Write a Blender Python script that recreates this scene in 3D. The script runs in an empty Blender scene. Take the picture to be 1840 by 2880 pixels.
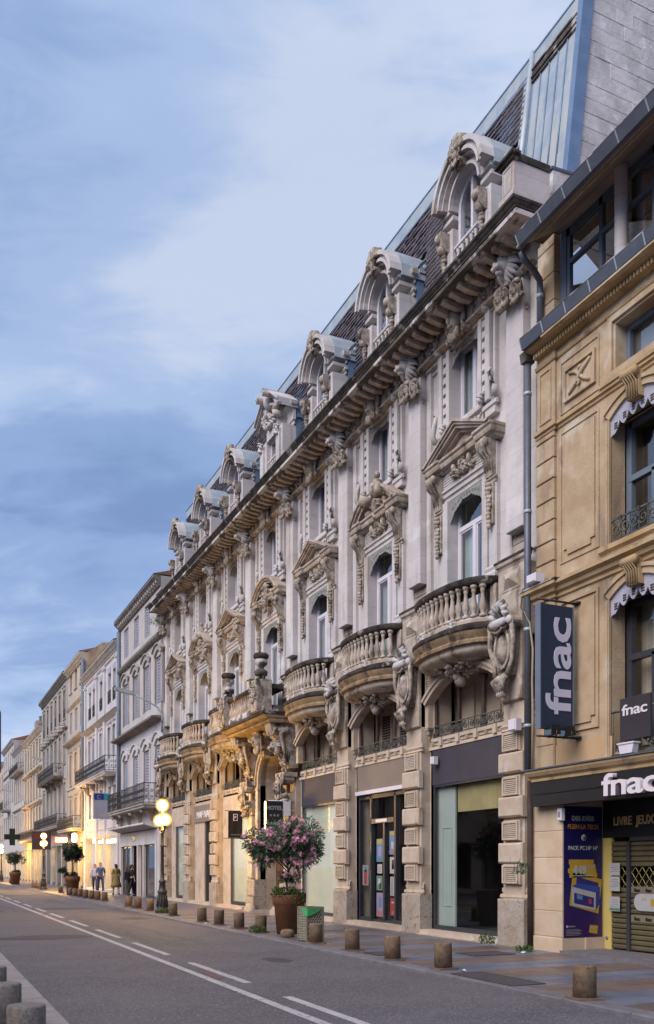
import bpy, bmesh, math, random
from mathutils import Vector, Matrix, Euler
PI = math.pi
R = random.Random(7)
sc = bpy.context.scene
COL = sc.collection

# ------------------------------------------------------------------ camera, sky, sun, exposure
cam = bpy.data.objects.new('camera', bpy.data.cameras.new('camera'))
COL.objects.link(cam)
YAW = math.atan(1152/2520.)
cam.location = (0, 0, 1.6)
cam.rotation_euler = (PI/2, 0, -YAW)
cam.data.sensor_fit = 'AUTO'
cam.data.sensor_width = 36
cam.data.lens = 2520/2880*36
cam.data.shift_y = (2437-1440)/2880
cam.data.clip_start = .1
cam.data.clip_end = 3000
sc.camera = cam

SUN_EL, SUN_AZ = math.radians(40), math.radians(-68)      # azimuth from +Y, negative = towards -X (west, across the street)
w = bpy.data.worlds.new('World'); sc.world = w; w.use_nodes = True
nt = w.node_tree; N = nt.nodes; L = nt.links
for n in list(N): N.remove(n)
out = N.new('ShaderNodeOutputWorld'); bg = N.new('ShaderNodeBackground'); L.new(bg.outputs[0], out.inputs[0])
sky = N.new('ShaderNodeTexSky'); sky.sky_type = 'NISHITA'; sky.sun_disc = False
sky.sun_elevation = SUN_EL; sky.sun_rotation = SUN_AZ; sky.altitude = 50; sky.air_density = 1.2; sky.dust_density = .6; sky.ozone_density = 2.5
tc = N.new('ShaderNodeTexCoord'); sep = N.new('ShaderNodeSeparateXYZ'); L.new(tc.outputs['Generated'], sep.inputs[0])
def mth(op, a, b=None, c=None):
    n = N.new('ShaderNodeMath'); n.operation = op
    for i, v in enumerate((a, b, c)):
        if v is None: continue
        if isinstance(v, (int, float)): n.inputs[i].default_value = v
        else: L.new(v, n.inputs[i])
    return n.outputs[0]
zz = mth('ADD', mth('MAXIMUM', sep.outputs[2], 0.0), .30)
cmb = N.new('ShaderNodeCombineXYZ')
L.new(mth('DIVIDE', sep.outputs[0], zz), cmb.inputs[0]); L.new(mth('DIVIDE', sep.outputs[1], zz), cmb.inputs[1])
SEED = (7.0, 14.0)
def noise(scale, detail, rough, off, dist=0., stretch=(1, 1, 1)):
    mr_ = N.new('ShaderNodeMapping'); mr_.inputs['Rotation'].default_value = (0, 0, YAW)
    L.new(cmb.outputs[0], mr_.inputs[0])
    mp = N.new('ShaderNodeMapping'); mp.inputs['Location'].default_value = (off[0]+SEED[0], off[1]+SEED[1], 0); mp.inputs['Scale'].default_value = stretch
    L.new(mr_.outputs[0], mp.inputs[0])
    n = N.new('ShaderNodeTexNoise'); n.inputs['Scale'].default_value = scale; n.inputs['Detail'].default_value = detail
    n.inputs['Roughness'].default_value = rough; n.inputs['Distortion'].default_value = dist
    L.new(mp.outputs[0], n.inputs[0]); return n.outputs[0]
def ramp(fac, stops, mode='EASE'):
    r = N.new('ShaderNodeValToRGB'); L.new(fac, r.inputs[0]); r.color_ramp.interpolation = mode
    e = r.color_ramp.elements
    while len(e) < len(stops): e.new(.5)
    for i, (p, c) in enumerate(stops): e[i].position = p; e[i].color = (*c, 1)
    return r.outputs[0]
big = noise(1.35, 2.5, .45, (3.1, 1.7, 0), .35, (.75, 1.1, 1))
wisp = noise(9., 5, .6, (2.3, 4.2, 0), 1.2, (.6, 1.3, 1))
fine = noise(3.6, 4, .55, (7.3, 2.2, 0), .6, (.7, 1.3, 1))
dens = mth('ADD', mth('ADD', mth('MULTIPLY', big, .62), mth('MULTIPLY', fine, .28)), mth('MULTIPLY', wisp, .10))
cloudcol = ramp(dens, [(.37, (1.45, 2.2, 4.0)), (.45, (2.05, 2.95, 4.95)), (.53, (3.05, 4.0, 5.9)), (.61, (4.6, 5.15, 6.5))])
cov0 = ramp(noise(1.3, 2, .4, (1.2, 5.5, 0), .2), [(.30, (.8, .8, .8)), (.6, (1, 1, 1))])
low = N.new('ShaderNodeMapRange'); low.interpolation_type = 'SMOOTHSTEP'; low.inputs[1].default_value = .02; low.inputs[2].default_value = .17; low.inputs[3].default_value = .25; L.new(sep.outputs[2], low.inputs[0])
blue = N.new('ShaderNodeMix'); blue.data_type = 'RGBA'; L.new(low.outputs[0], blue.inputs[0]); blue.inputs[6].default_value = (1.55, 3.1, 6.0, 1); L.new(cloudcol, blue.inputs[7]); cloudcol = blue.outputs[2]
cover = cov0
mixs = N.new('ShaderNodeMix'); mixs.data_type = 'RGBA'
L.new(cover, mixs.inputs[0]); L.new(sky.outputs[0], mixs.inputs[6]); L.new(cloudcol, mixs.inputs[7])
L.new(mixs.outputs[2], bg.inputs[0])
bg.inputs[1].default_value = .0535

sun = bpy.data.objects.new('sun', bpy.data.lights.new('sun', 'SUN')); COL.objects.link(sun)
sun.data.energy = 1.5; sun.data.angle = math.radians(50); sun.data.color = (1, .90, .86)
d = Vector((math.sin(SUN_AZ)*math.cos(SUN_EL), math.cos(SUN_AZ)*math.cos(SUN_EL), math.sin(SUN_EL)))
d = Vector((-abs(d.x), -abs(d.y), d.z))
sun.rotation_euler = (-d).to_track_quat('-Z', 'Y').to_euler()
sky.sun_rotation = math.atan2(d.x, d.y)
vs = sc.view_settings
vs.view_transform = 'Standard'; vs.look = 'None'; vs.gamma = 1; vs.use_curve_mapping = False; vs.exposure = 1.45
sc.cycles.use_denoising = True
sc.cycles.max_bounces = 6; sc.cycles.diffuse_bounces = 3; sc.cycles.glossy_bounces = 3; sc.cycles.transparent_max_bounces = 12
sc.cycles.sample_clamp_indirect = 4; sc.cycles.caustics_reflective = False; sc.cycles.caustics_refractive = False

# ------------------------------------------------------------------ materials
def newmat(name):
    m = bpy.data.materials.new(name); m.use_nodes = True
    nt = m.node_tree; nt.nodes.clear(); return m, nt
def nd(nt, t, **kw):
    n = nt.nodes.new(t)
    for k, v in kw.items(): setattr(n, k, v)
    return n
def mat(name, c1, c2=None, scale=2., rough=.85, bump=0., bscale=30., stain=None, metal=0., spec=.3, spots=None, zs=1., vary=.0, joints=None):
    """base colour c1..c2 by noise; stain = (colour, lo, hi, scale, z-stretch); spots = (colour, lo, hi, scale)"""
    m, nt = newmat(name); L = nt.links
    o = nd(nt, 'ShaderNodeOutputMaterial'); p = nd(nt, 'ShaderNodeBsdfPrincipled'); L.new(p.outputs[0], o.inputs[0])
    p.inputs['Roughness'].default_value = rough; p.inputs['Metallic'].default_value = metal
    p.inputs['Specular IOR Level'].default_value = spec
    if c2 is None: c2 = tuple(v*.86 for v in c1)
    g = nd(nt, 'ShaderNodeNewGeometry')
    def ns(scale, det=5, z=1., off=0., y=1.):
        mp = nd(nt, 'ShaderNodeMapping'); mp.inputs['Scale'].default_value = (1, y, z); mp.inputs['Location'].default_value = (off, off*.7, off*.3)
        L.new(g.outputs['Position'], mp.inputs[0])
        n = nd(nt, 'ShaderNodeTexNoise'); n.inputs['Scale'].default_value = scale; n.inputs['Detail'].default_value = det
        n.inputs['Roughness'].default_value = .62
        L.new(mp.outputs[0], n.inputs[0]); return n.outputs[0]
    def mr(f, lo, hi):
        n = nd(nt, 'ShaderNodeMapRange'); n.interpolation_type = 'SMOOTHSTEP'
        n.inputs[1].default_value = lo; n.inputs[2].default_value = hi; L.new(f, n.inputs[0]); return n.outputs[0]
    def mix(f, a, b):
        n = nd(nt, 'ShaderNodeMix', data_type='RGBA'); L.new(f, n.inputs[0])
        for i, v in ((6, a), (7, b)):
            if isinstance(v, tuple): n.inputs[i].default_value = (*v, 1)
            else: L.new(v, n.inputs[i])
        return n.outputs[2]
    c = mix(mr(ns(scale, 6, zs), .32, .68), c1, c2)
    if stain:
        c = mix(mr(ns(stain[3], 5, stain[4], 13., stain[5] if len(stain) > 5 else 1.), stain[1], stain[2]), c, tuple(stain[0]))
    if spots:
        c = mix(mr(ns(spots[3], 3, 1., 29.), spots[1], spots[2]), c, tuple(spots[0]))
    if vary:
        oi = nd(nt, 'ShaderNodeObjectInfo'); hs = nd(nt, 'ShaderNodeHueSaturation')
        n = nd(nt, 'ShaderNodeMapRange'); n.inputs[3].default_value = 1-vary; n.inputs[4].default_value = 1+vary
        L.new(oi.outputs['Random'], n.inputs[0]); L.new(n.outputs[0], hs.inputs['Value']); L.new(c, hs.inputs['Color']); c = hs.outputs[0]
    if joints:
        sx = nd(nt, 'ShaderNodeSeparateXYZ'); L.new(g.outputs['Position'], sx.inputs[0]); cx = nd(nt, 'ShaderNodeCombineXYZ'); L.new(sx.outputs[1], cx.inputs[0]); L.new(sx.outputs[2], cx.inputs[1])
        bk = nd(nt, 'ShaderNodeTexBrick'); L.new(cx.outputs[0], bk.inputs[0]); bk.inputs['Scale'].default_value = 1.; bk.inputs['Brick Width'].default_value = joints[0]; bk.inputs['Row Height'].default_value = joints[1]; bk.inputs['Mortar Size'].default_value = .006; bk.inputs['Mortar Smooth'].default_value = .4
        bk.inputs['Color1'].default_value = (1, 1, 1, 1); bk.inputs['Color2'].default_value = (.90, .895, .88, 1); bk.inputs['Mortar'].default_value = (joints[2],)*3+(1,)
        mu = nd(nt, 'ShaderNodeMix', data_type='RGBA', blend_type='MULTIPLY'); mu.inputs[0].default_value = 1; L.new(c, mu.inputs[6]); L.new(bk.outputs[0], mu.inputs[7]); c = mu.outputs[2]
    L.new(c, p.inputs['Base Color'])
    if bump:
        b = nd(nt, 'ShaderNodeBump'); b.inputs['Strength'].default_value = bump; b.inputs['Distance'].default_value = .02
        L.new(ns(bscale, 4), b.inputs['Height']); L.new(b.outputs[0], p.inputs['Normal'])
    return m
def emis(name, col, s):
    m, nt = newmat(name); o = nd(nt, 'ShaderNodeOutputMaterial'); e = nd(nt, 'ShaderNodeEmission')
    e.inputs[0].default_value = (*col, 1); e.inputs[1].default_value = s; nt.links.new(e.outputs[0], o.inputs[0]); return m
def glassmat(name, tint=(.9, .95, .95), refl=1., rough=.02, body=None, bodyf=0.):
    """thin window pane: clear sheet with fresnel reflection; body adds a dusty diffuse film"""
    m, nt = newmat(name); L = nt.links
    o = nd(nt, 'ShaderNodeOutputMaterial'); t = nd(nt, 'ShaderNodeBsdfTransparent'); t.inputs[0].default_value = (*tint, 1)
    g = nd(nt, 'ShaderNodeBsdfGlossy'); g.inputs['Roughness'].default_value = rough; g.inputs[0].default_value = (.95, .97, 1, 1)
    f = nd(nt, 'ShaderNodeFresnel'); f.inputs[0].default_value = 1.5
    k = nd(nt, 'ShaderNodeMath', operation='MULTIPLY', use_clamp=True); L.new(f.outputs[0], k.inputs[0]); k.inputs[1].default_value = 1.6*refl
    gb = nd(nt, 'ShaderNodeNewGeometry'); fr_ = nd(nt, 'ShaderNodeMath', operation='SUBTRACT'); fr_.inputs[0].default_value = 1; L.new(gb.outputs['Backfacing'], fr_.inputs[1]); k2 = nd(nt, 'ShaderNodeMath', operation='MULTIPLY'); L.new(k.outputs[0], k2.inputs[0]); L.new(fr_.outputs[0], k2.inputs[1]); k = k2
    base = t.outputs[0]
    if body:
        d = nd(nt, 'ShaderNodeBsdfDiffuse'); d.inputs[0].default_value = (*body, 1)
        mm = nd(nt, 'ShaderNodeMixShader'); mm.inputs[0].default_value = bodyf; L.new(base, mm.inputs[1]); L.new(d.outputs[0], mm.inputs[2]); base = mm.outputs[0]
    mx = nd(nt, 'ShaderNodeMixShader'); L.new(k.outputs[0], mx.inputs[0]); L.new(base, mx.inputs[1]); L.new(g.outputs[0], mx.inputs[2])
    L.new(mx.outputs[0], o.inputs[0]); return m

M = {}
M['wall'] = mat('pale_limestone', (.535, .51, .51), (.455, .425, .42), 1.3, .9, .25, 22, stain=((.32, .265, .215), .55, .72, 1.8, .14), spots=((.58, .555, .545), .56, .70, .9), joints=(1.05, .42, .72))
M['trim'] = mat('carved_limestone', (.43, .37, .315), (.30, .24, .185), 2.8, .9, .4, 26, stain=((.15, .115, .085), .51, .68, 2.8, .35), spots=((.48, .45, .43), .57, .70, 3.4))
M['carve'] = mat('weathered_carving', (.42, .365, .31), (.20, .16, .125), 5., .92, .5, 30, stain=((.075, .06, .05), .50, .66, 4., .5), spots=((.46, .43, .40), .57, .68, 6.))
M['tan'] = mat('ground_floor_stone', (.48, .40, .325), (.385, .305, .23), 2., .9, .35, 24, stain=((.22, .16, .11), .56, .74, 2.4, .3), spots=((.47, .42, .37), .56, .70, 3.2))
M['plinth'] = mat('pitted_plinth_stone', (.36, .31, .26), (.27, .22, .175), 3., .92, .9, 14, spots=((.16, .13, .11), .58, .68, 9.))
M['crust'] = mat('black_crusted_stone', (.016, .014, .014), (.065, .056, .05), 3.2, .95, .5, 18, spots=((.26, .235, .22), .60, .70, 2.4))
M['crust2'] = mat('sooty_stone', (.13, .11, .095), (.05, .043, .038), 2.4, .92, .45, 18, spots=((.46, .44, .44), .48, .58, 1.6))
M['soffit'] = mat('warm_lit_stained_stone', (.33, .235, .135), (.20, .14, .085), 2.6, .9, .35, 24, stain=((.085, .062, .043), .50, .68, 2.8, .6))  # ochre base carries warm lamp light from below; darker blotches are stains
M['ochre'] = mat('ochre_limestone', (.44, .335, .22), (.345, .245, .145), 1.7, .9, .35, 20, stain=((.225, .17, .12), .52, .70, 1.5, .3), spots=((.48, .415, .32), .53, .68, 1.1))
M['ochre_trim'] = mat('ochre_moulding', (.43, .315, .18), (.33, .225, .115), 2.2, .9, .3, 22, stain=((.17, .125, .085), .55, .72, 2., .6))
M['fresh'] = mat('fresh_sandstone', (.52, .415, .30), (.45, .345, .235), 2.5, .88, .15, 40, vary=.06)
M['peach'] = mat('peach_render', (.46, .31, .18), (.42, .28, .16), 1.5, .9, .1)
M['gable'] = mat('gable_stone', (.56, .55, .555), (.41, .40, .405), 2.6, .92, .7, 9, stain=((.24, .23, .23), .54, .72, 1.3, .25), spots=((.66, .65, .65), .55, .70, 3.), vary=.035)
M['slate'] = mat('roof_tile_brown', (.085, .068, .075), (.055, .05, .062), 5., .7, .3, 40, vary=.35, spec=.4)
M['slate2'] = mat('roof_tile_dark', (.05, .042, .05), (.035, .03, .04), 5., .7, .3, 40, spec=.4)
M['slate3'] = mat('roof_tile_pale', (.105, .082, .088), (.075, .06, .068), 5., .7, .3, 40, spec=.4)
M['slateb2'] = mat('roof_slate_dark', (.045, .05, .075), (.032, .036, .055), 5., .6, .3, 40, spec=.5)
M['slateb'] = mat('roof_slate_blue', (.075, .08, .115), (.05, .055, .08), 5., .6, .3, 40, vary=.3, spec=.5)
M['zinc'] = mat('weathered_zinc', (.38, .43, .46), (.28, .335, .39), 2.2, .55, .1, 8, metal=.25, spec=.5, stain=((.42, .44, .42), .55, .7, 1.5, .15))
M['zincb'] = mat('blue_zinc', (.16, .24, .37), (.12, .19, .31), 2.2, .5, .1, 8, metal=.3, spec=.5)
M['lead'] = mat('gutter_zinc', (.115, .125, .155), (.085, .095, .12), 3., .5, .1, 8, metal=.35, spec=.5)
M['frame'] = mat('white_joinery', (.60, .57, .62), (.55, .53, .58), 3., .5)
M['curtain'] = mat('net_curtain', (.42, .47, .46), (.30, .36, .36), 9., .9, zs=.05)
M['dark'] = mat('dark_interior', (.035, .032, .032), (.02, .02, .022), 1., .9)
M['room'] = mat('mezzanine_wall', (.52, .42, .32), (.46, .37, .28), 1., .9)
M['lamb'] = mat('green_grey_valance', (.26, .265, .245), (.185, .19, .172), 8., .7)
M['lambp'] = mat('lilac_valance', (.37, .365, .43), (.31, .305, .37), 8., .6)
M['iron'] = mat('black_iron', (.022, .021, .022), (.035, .028, .024), 8., .55, spec=.5)
M['ironr'] = mat('rusty_iron', (.06, .035, .027), (.035, .024, .02), 6., .75)
M['irong'] = mat('grey_green_iron', (.10, .105, .095), (.055, .055, .05), 12., .65)
M['bluegrey'] = mat('blue_grey_joinery', (.135, .165, .215), (.11, .135, .18), 2., .5)
M['anth'] = mat('anthracite_metal', (.035, .036, .045), (.028, .029, .036), 3., .45, spec=.5)
M['fascia'] = mat('aubergine_fascia', (.055, .048, .062), (.042, .037, .05), 1.4, .7)
M['fasciat'] = mat('taupe_fascia', (.22, .175, .14), (.19, .15, .12), 1.2, .8)
M['black'] = mat('black_sign_panel', (.016, .015, .015), (.012, .011, .012), 2., .4, spec=.4)
M['navy'] = mat('navy_banner', (.022, .034, .065), (.018, .028, .055), 2., .6)
M['letter'] = mat('pale_lettering', (.50, .49, .60), (.47, .46, .57), 3., .5)
M['letterw'] = mat('white_lettering', (.62, .57, .60), (.58, .53, .56), 3., .5)
M['gold'] = mat('gold_lettering', (.75, .52, .24), (.7, .48, .2), 3., .4, spec=.5)
M['frost'] = mat('whitewashed_backing', (.60, .62, .54), (.50, .53, .46), 1.2, .9, stain=((.66, .66, .58), .5, .7, .8, .2))
M['glass'] = glassmat('window_glass', (.93, .96, .96), 2.0)
M['glassc'] = glassmat('coated_glass', (.6, .6, .6), 5.)
M['glassd'] = glassmat('shop_glass', (.95, .97, .96), .7)
M['glassf'] = glassmat('dusty_shop_glass', (.97, .98, .96), .7, .05, (.45, .47, .40), .08)
M['pave1'] = mat('blue_grey_flagstone', (.145, .155, .20), (.115, .12, .155), 2.2, .42, .12, 30, vary=.14, spec=.5, stain=((.10, .095, .11), .56, .72, 1.2, 1))
M['pave2'] = mat('brown_flagstone', (.165, .118, .10), (.13, .095, .085), 2.2, .45, .12, 30, vary=.14, spec=.45, stain=((.11, .085, .085), .56, .72, 1.2, 1))
M['kerb'] = mat('granite_kerb', (.17, .16, .17), (.13, .12, .13), 6., .7, .2, 40, vary=.1)
M['paint'] = mat('road_paint', (.44, .41, .41), (.36, .33, .33), 5., .8, .2, 60, spots=((.13, .118, .122), .55, .66, 22.))
M['bollard'] = mat('brown_granite', (.21, .145, .095), (.13, .088, .058), 9., .85, .45, 70, spots=((.07, .05, .038), .58, .68, 30.), vary=.10)
M['bollardg'] = mat('grey_granite', (.245, .21, .185), (.155, .132, .115), 22., .85, .5, 90, spots=((.07, .065, .065), .58, .66, 60.))
M['terra'] = mat('brown_terracotta', (.19, .085, .04), (.135, .06, .03), 3., .7, .1, 20)
M['soil'] = mat('soil', (.035, .025, .018), None, 9., .95)
M['bark'] = mat('bark', (.12, .09, .06), (.07, .05, .035), 14., .9, .4, 40)
M['leaf'] = mat('oleander_leaf', (.065, .115, .05), (.04, .075, .038), 3., .55, vary=.25, spec=.4)
M['leaf2'] = mat('weed_leaf', (.07, .12, .025), (.045, .085, .02), 5., .6)
M['leaf3'] = mat('dark_tree_leaf', (.03, .05, .028), (.02, .035, .02), 5., .6)
M['petal'] = mat('pink_petal', (.72, .26, .40), (.78, .42, .54), 14., .7)
M['binm'] = mat('perforated_steel', (.27, .245, .185), (.20, .18, .135), 9., .6, metal=.3)
M['bag'] = mat('green_bag', (.06, .33, .11), (.045, .26, .08), 8., .5)
M['cover'] = mat('cast_iron_cover', (.075, .066, .07), (.055, .05, .054), 9., .6, .3, 30)
M['bwall'] = mat('white_render', (.45, .43, .42), (.38, .36, .345), 1.2, .9, .2, 16, stain=((.27, .245, .23), .56, .76, 1., .2))
M['bwhite'] = mat('white_painted_stone', (.50, .485, .50), (.43, .415, .43), 1.2, .85, .2, 16, stain=((.30, .275, .26), .56, .74, 1.2, .2))
M['bcream'] = mat('cream_stone', (.46, .40, .325), (.38, .325, .26), 1.2, .9, .2, 16, stain=((.26, .22, .18), .56, .76, 1., .2))
M['bgrey'] = mat('grey_stone', (.36, .335, .31), (.28, .26, .24), 1.2, .9, .2, 16, stain=((.19, .175, .165), .54, .74, 1., .2))
M['shut'] = mat('blue_grey_shutter', (.33, .34, .42), (.29, .30, .38), 2., .7)
M['shutd'] = mat('grey_shutter', (.27, .265, .275), (.23, .225, .235), 2., .7)
M['eave'] = mat('stained_eave', (.19, .175, .16), (.10, .09, .085), 3., .9, .3, 20)
M['tileroof'] = mat('clay_roof_tile', (.26, .13, .09), (.19, .10, .075), 5., .9, .3, 12)
M['warm'] = emis('lit_interior', (1., .62, .22), 7.)
M['warm2'] = emis('lit_wall', (1., .70, .30), 4.5)
M['globe2'] = emis('far_lamp_globe_light', (1., .53, .12), 420.)
m, nt_ = newmat('amber_globe_glass'); o_ = nd(nt_, 'ShaderNodeOutputMaterial'); t_ = nd(nt_, 'ShaderNodeBsdfTransparent'); e_ = nd(nt_, 'ShaderNodeEmission'); e_.inputs[0].default_value = (1., .50, .06, 1); e_.inputs[1].default_value = .85; x_ = nd(nt_, 'ShaderNodeMixShader'); x_.inputs[0].default_value = .42; nt_.links.new(t_.outputs[0], x_.inputs[1]); nt_.links.new(e_.outputs[0], x_.inputs[2]); nt_.links.new(x_.outputs[0], o_.inputs[0]); M['shell'] = m
M['globe'] = emis('lamp_globe_light', (1., .57, .14), 240.)
M['redsign'] = emis('lit_red_sign', (1., .16, .05), 1.2)
M['skin'] = mat('skin', (.42, .26, .19), None, 5., .6)
M['hair'] = mat('dark_hair', (.03, .022, .018), None, 5., .7)
M['shirtb'] = mat('blue_shirt', (.09, .12, .26), (.07, .10, .22), 6., .8)
M['shirtw'] = mat('lilac_shirt', (.42, .42, .58), (.36, .36, .50), 6., .8)
M['jeans'] = mat('dark_jeans', (.05, .06, .11), (.04, .05, .09), 6., .85)
M['dress'] = mat('olive_dress', (.24, .17, .06), (.20, .14, .05), 6., .85)
M['coat'] = mat('black_coat', (.014, .014, .016), None, 6., .8)

# ------------------------------------------------------------------ mesh builder
class MB:
    def __init__(s): s.v = []; s.f = []; s.sm = []
    def add(s, vs, fs, smooth=False):
        n = len(s.v); s.v += [tuple(v) for v in vs]; s.f += [tuple(i+n for i in f) for f in fs]; s.sm += [smooth]*len(fs)
        return s
    def box(s, a0, a1, b0, b1, z0, z1):
        v = [(a, b, z) for z in (z0, z1) for b in (b0, b1) for a in (a0, a1)]
        return s.add(v, [(0, 2, 3, 1), (4, 5, 7, 6), (0, 1, 5, 4), (2, 6, 7, 3), (0, 4, 6, 2), (1, 3, 7, 5)])
    def cbox(s, a0, a1, b0, b1, z0, z1, c=.015):
        """box with chamfered outer-face edges (front is +b)"""
        v = [(a0, b0, z0), (a1, b0, z0), (a1, b0, z1), (a0, b0, z1), (a0, b1-c, z0), (a1, b1-c, z0), (a1, b1-c, z1), (a0, b1-c, z1),
             (a0+c, b1, z0+c), (a1-c, b1, z0+c), (a1-c, b1, z1-c), (a0+c, b1, z1-c)]
        f = [(0, 1, 2, 3), (8, 11, 10, 9)]
        for i in range(4):
            j = (i+1) % 4; f += [(i, 4+i, 4+j, j), (4+i, 8+i, 8+j, 4+j)]
        return s.add(v, f)
    def prism(s, poly, b0, b1, axis='b'):
        """polygon in (a,z) extruded along b; axis 'a': polygon in (b,z) extruded along a; 'z': polygon in (a,b) extruded along z"""
        n = len(poly)
        if axis == 'b': v = [(p, b0, q) for p, q in poly]+[(p, b1, q) for p, q in poly]
        elif axis == 'a': v = [(b0, p, q) for p, q in poly]+[(b1, p, q) for p, q in poly]
        else: v = [(p, q, b0) for p, q in poly]+[(p, q, b1) for p, q in poly]
        return s.add(v, [tuple(range(n)), tuple(range(2*n-1, n-1, -1))]+[(i, n+i, n+(i+1) % n, (i+1) % n) for i in range(n)])
    def ring(s, outer, inner, b0, b1):
        """band between two open polylines of equal length, (a,z), extruded along b"""
        n = len(outer); v = []
        for p, q in zip(outer, inner): v += [(p[0], b0, p[1]), (p[0], b1, p[1]), (q[0], b1, q[1]), (q[0], b0, q[1])]
        f = []
        for i in range(n-1):
            for k in range(4): f.append((4*i+k, 4*i+(k+1) % 4, 4*i+4+(k+1) % 4, 4*i+4+k))
        f += [(0, 1, 2, 3), (4*n-4, 4*n-1, 4*n-2, 4*n-3)]
        return s.add(v, f)
    def lathe(s, prof, c=(0, 0, 0), n=12, sq=1., smooth=True):
        v = []; k = len(prof)
        for r, z in prof:
            for i in range(n):
                t = 2*PI*i/n; v.append((c[0]+r*math.cos(t), c[1]+r*sq*math.sin(t), c[2]+z))
        f = [(i*n+j, i*n+(j+1) % n, (i+1)*n+(j+1) % n, (i+1)*n+j) for i in range(k-1) for j in range(n)]
        f += [tuple(range(n-1, -1, -1)), tuple(range((k-1)*n, k*n))]
        return s.add(v, f, smooth)
    def tube(s, pts, r, n=6, smooth=True):
        pts = [Vector(p) for p in pts]; k = len(pts); v = []
        rr = r if isinstance(r, (list, tuple)) else [r]*k
        for i, p in enumerate(pts):
            t = (pts[min(i+1, k-1)]-pts[max(i-1, 0)]).normalized()
            u = t.cross(Vector((0, 0, 1)) if abs(t.z) < .9 else Vector((1, 0, 0))).normalized(); w_ = t.cross(u)
            for j in range(n):
                a = 2*PI*j/n; v.append(p+(u*math.cos(a)+w_*math.sin(a))*rr[i])
        f = [(i*n+j, i*n+(j+1) % n, (i+1)*n+(j+1) % n, (i+1)*n+j) for i in range(k-1) for j in range(n)]
        f += [tuple(range(n-1, -1, -1)), tuple(range((k-1)*n, k*n))]
        return s.add(v, f, smooth)
    def ell(s, c, r, n=8, m=5, rot=None):
        v = [Vector((0, 0, -1))]
        for i in range(1, m):
            a = PI*i/m
            for j in range(n): v.append(Vector((math.sin(a)*math.cos(2*PI*j/n), math.sin(a)*math.sin(2*PI*j/n), -math.cos(a))))
        v.append(Vector((0, 0, 1)))
        r = r if isinstance(r, (tuple, list)) else (r, r, r)
        e = Euler(rot).to_matrix() if rot else None
        V = []
        for p in v:
            q = Vector((p.x*r[0], p.y*r[1], p.z*r[2]))
            if e: q = e @ q
            V.append(q+Vector(c))
        f = [(0, 1+(j+1) % n, 1+j) for j in range(n)]
        for i in range(m-2):
            for j in range(n): f.append((1+i*n+j, 1+i*n+(j+1) % n, 1+(i+1)*n+(j+1) % n, 1+(i+1)*n+j))
        b = 1+(m-2)*n; f += [(b+j, b+(j+1) % n, len(V)-1) for j in range(n)]
        return s.add(V, f, True)
    def scroll(s, c, r0, turns=1.6, w_=.05, b=.0, d=.1, start=0., flip=1, n=18, r1=.25):
        """flat spiral in the (a,z) plane standing proud by d from depth b"""
        o, i = [], []
        for k in range(n+1):
            t = k/n; a = start+flip*2*PI*turns*t; r = r0*(1-t*(1-r1))
            o.append((c[0]+r*math.cos(a), c[1]+r*math.sin(a))); q = max(r-w_, .002); i.append((c[0]+q*math.cos(a), c[1]+q*math.sin(a)))
        return s.ring(o, i, b, b+d)
    def mould(s, prof, a0, a1, b0, ret=(1, 1)):
        """horizontal moulding: profile [(projection,z)] along a with mitred returns at the ends"""
        v = []; k = len(prof)
        for p, z in prof:
            l = a0-p*ret[0]; r = a1+p*ret[1]
            v += [(l, b0, z), (l, b0+p, z), (r, b0+p, z), (r, b0, z)]
        f = [(4*i+j, 4*i+j+1, 4*i+5+j, 4*i+4+j) for i in range(k-1) for j in range(3)]
        f += [(3, 2, 1, 0), (4*k-4, 4*k-3, 4*k-2, 4*k-1)]
        return s.add(v, f)
    def plan(s, path, prof, smooth=False):
        """profile [(outward offset,z)] swept along a plan path [(a,b,na,nb)], closed to the wall at both ends"""
        v = []; n = len(path); k = len(prof)
        for p, z in prof:
            for a, b, x, y in path: v.append((a+x*p, b+y*p, z))
        f = [(i*n+j, i*n+j+1, (i+1)*n+j+1, (i+1)*n+j) for i in range(k-1) for j in range(n-1)]
        f += [tuple(range(n-1, -1, -1)), tuple(range((k-1)*n, k*n))]
        f.append(tuple(i*n for i in range(k))); f.append(tuple(i*n+n-1 for i in range(k-1, -1, -1)))
        return s.add(v, f, smooth)
    def merge(s, o, off=(0, 0, 0), sx=1., k=1.):
        s.add([(off[0]+v[0]*sx*k, off[1]+v[1]*k, off[2]+v[2]*k) for v in o.v], o.f); s.sm[len(s.sm)-len(o.sm):] = o.sm; return s
    def mesh(s, name, m, smooth=None):
        me = bpy.data.meshes.new(name); me.from_pydata(s.v, [], s.f)
        bm = bmesh.new(); bm.from_mesh(me); bmesh.ops.recalc_face_normals(bm, faces=bm.faces); bm.to_mesh(me); bm.free()
        sm = s.sm if smooth is None else [smooth]*len(s.f)
        me.polygons.foreach_set('use_smooth', sm)
        me.materials.append(m); return me

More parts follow.
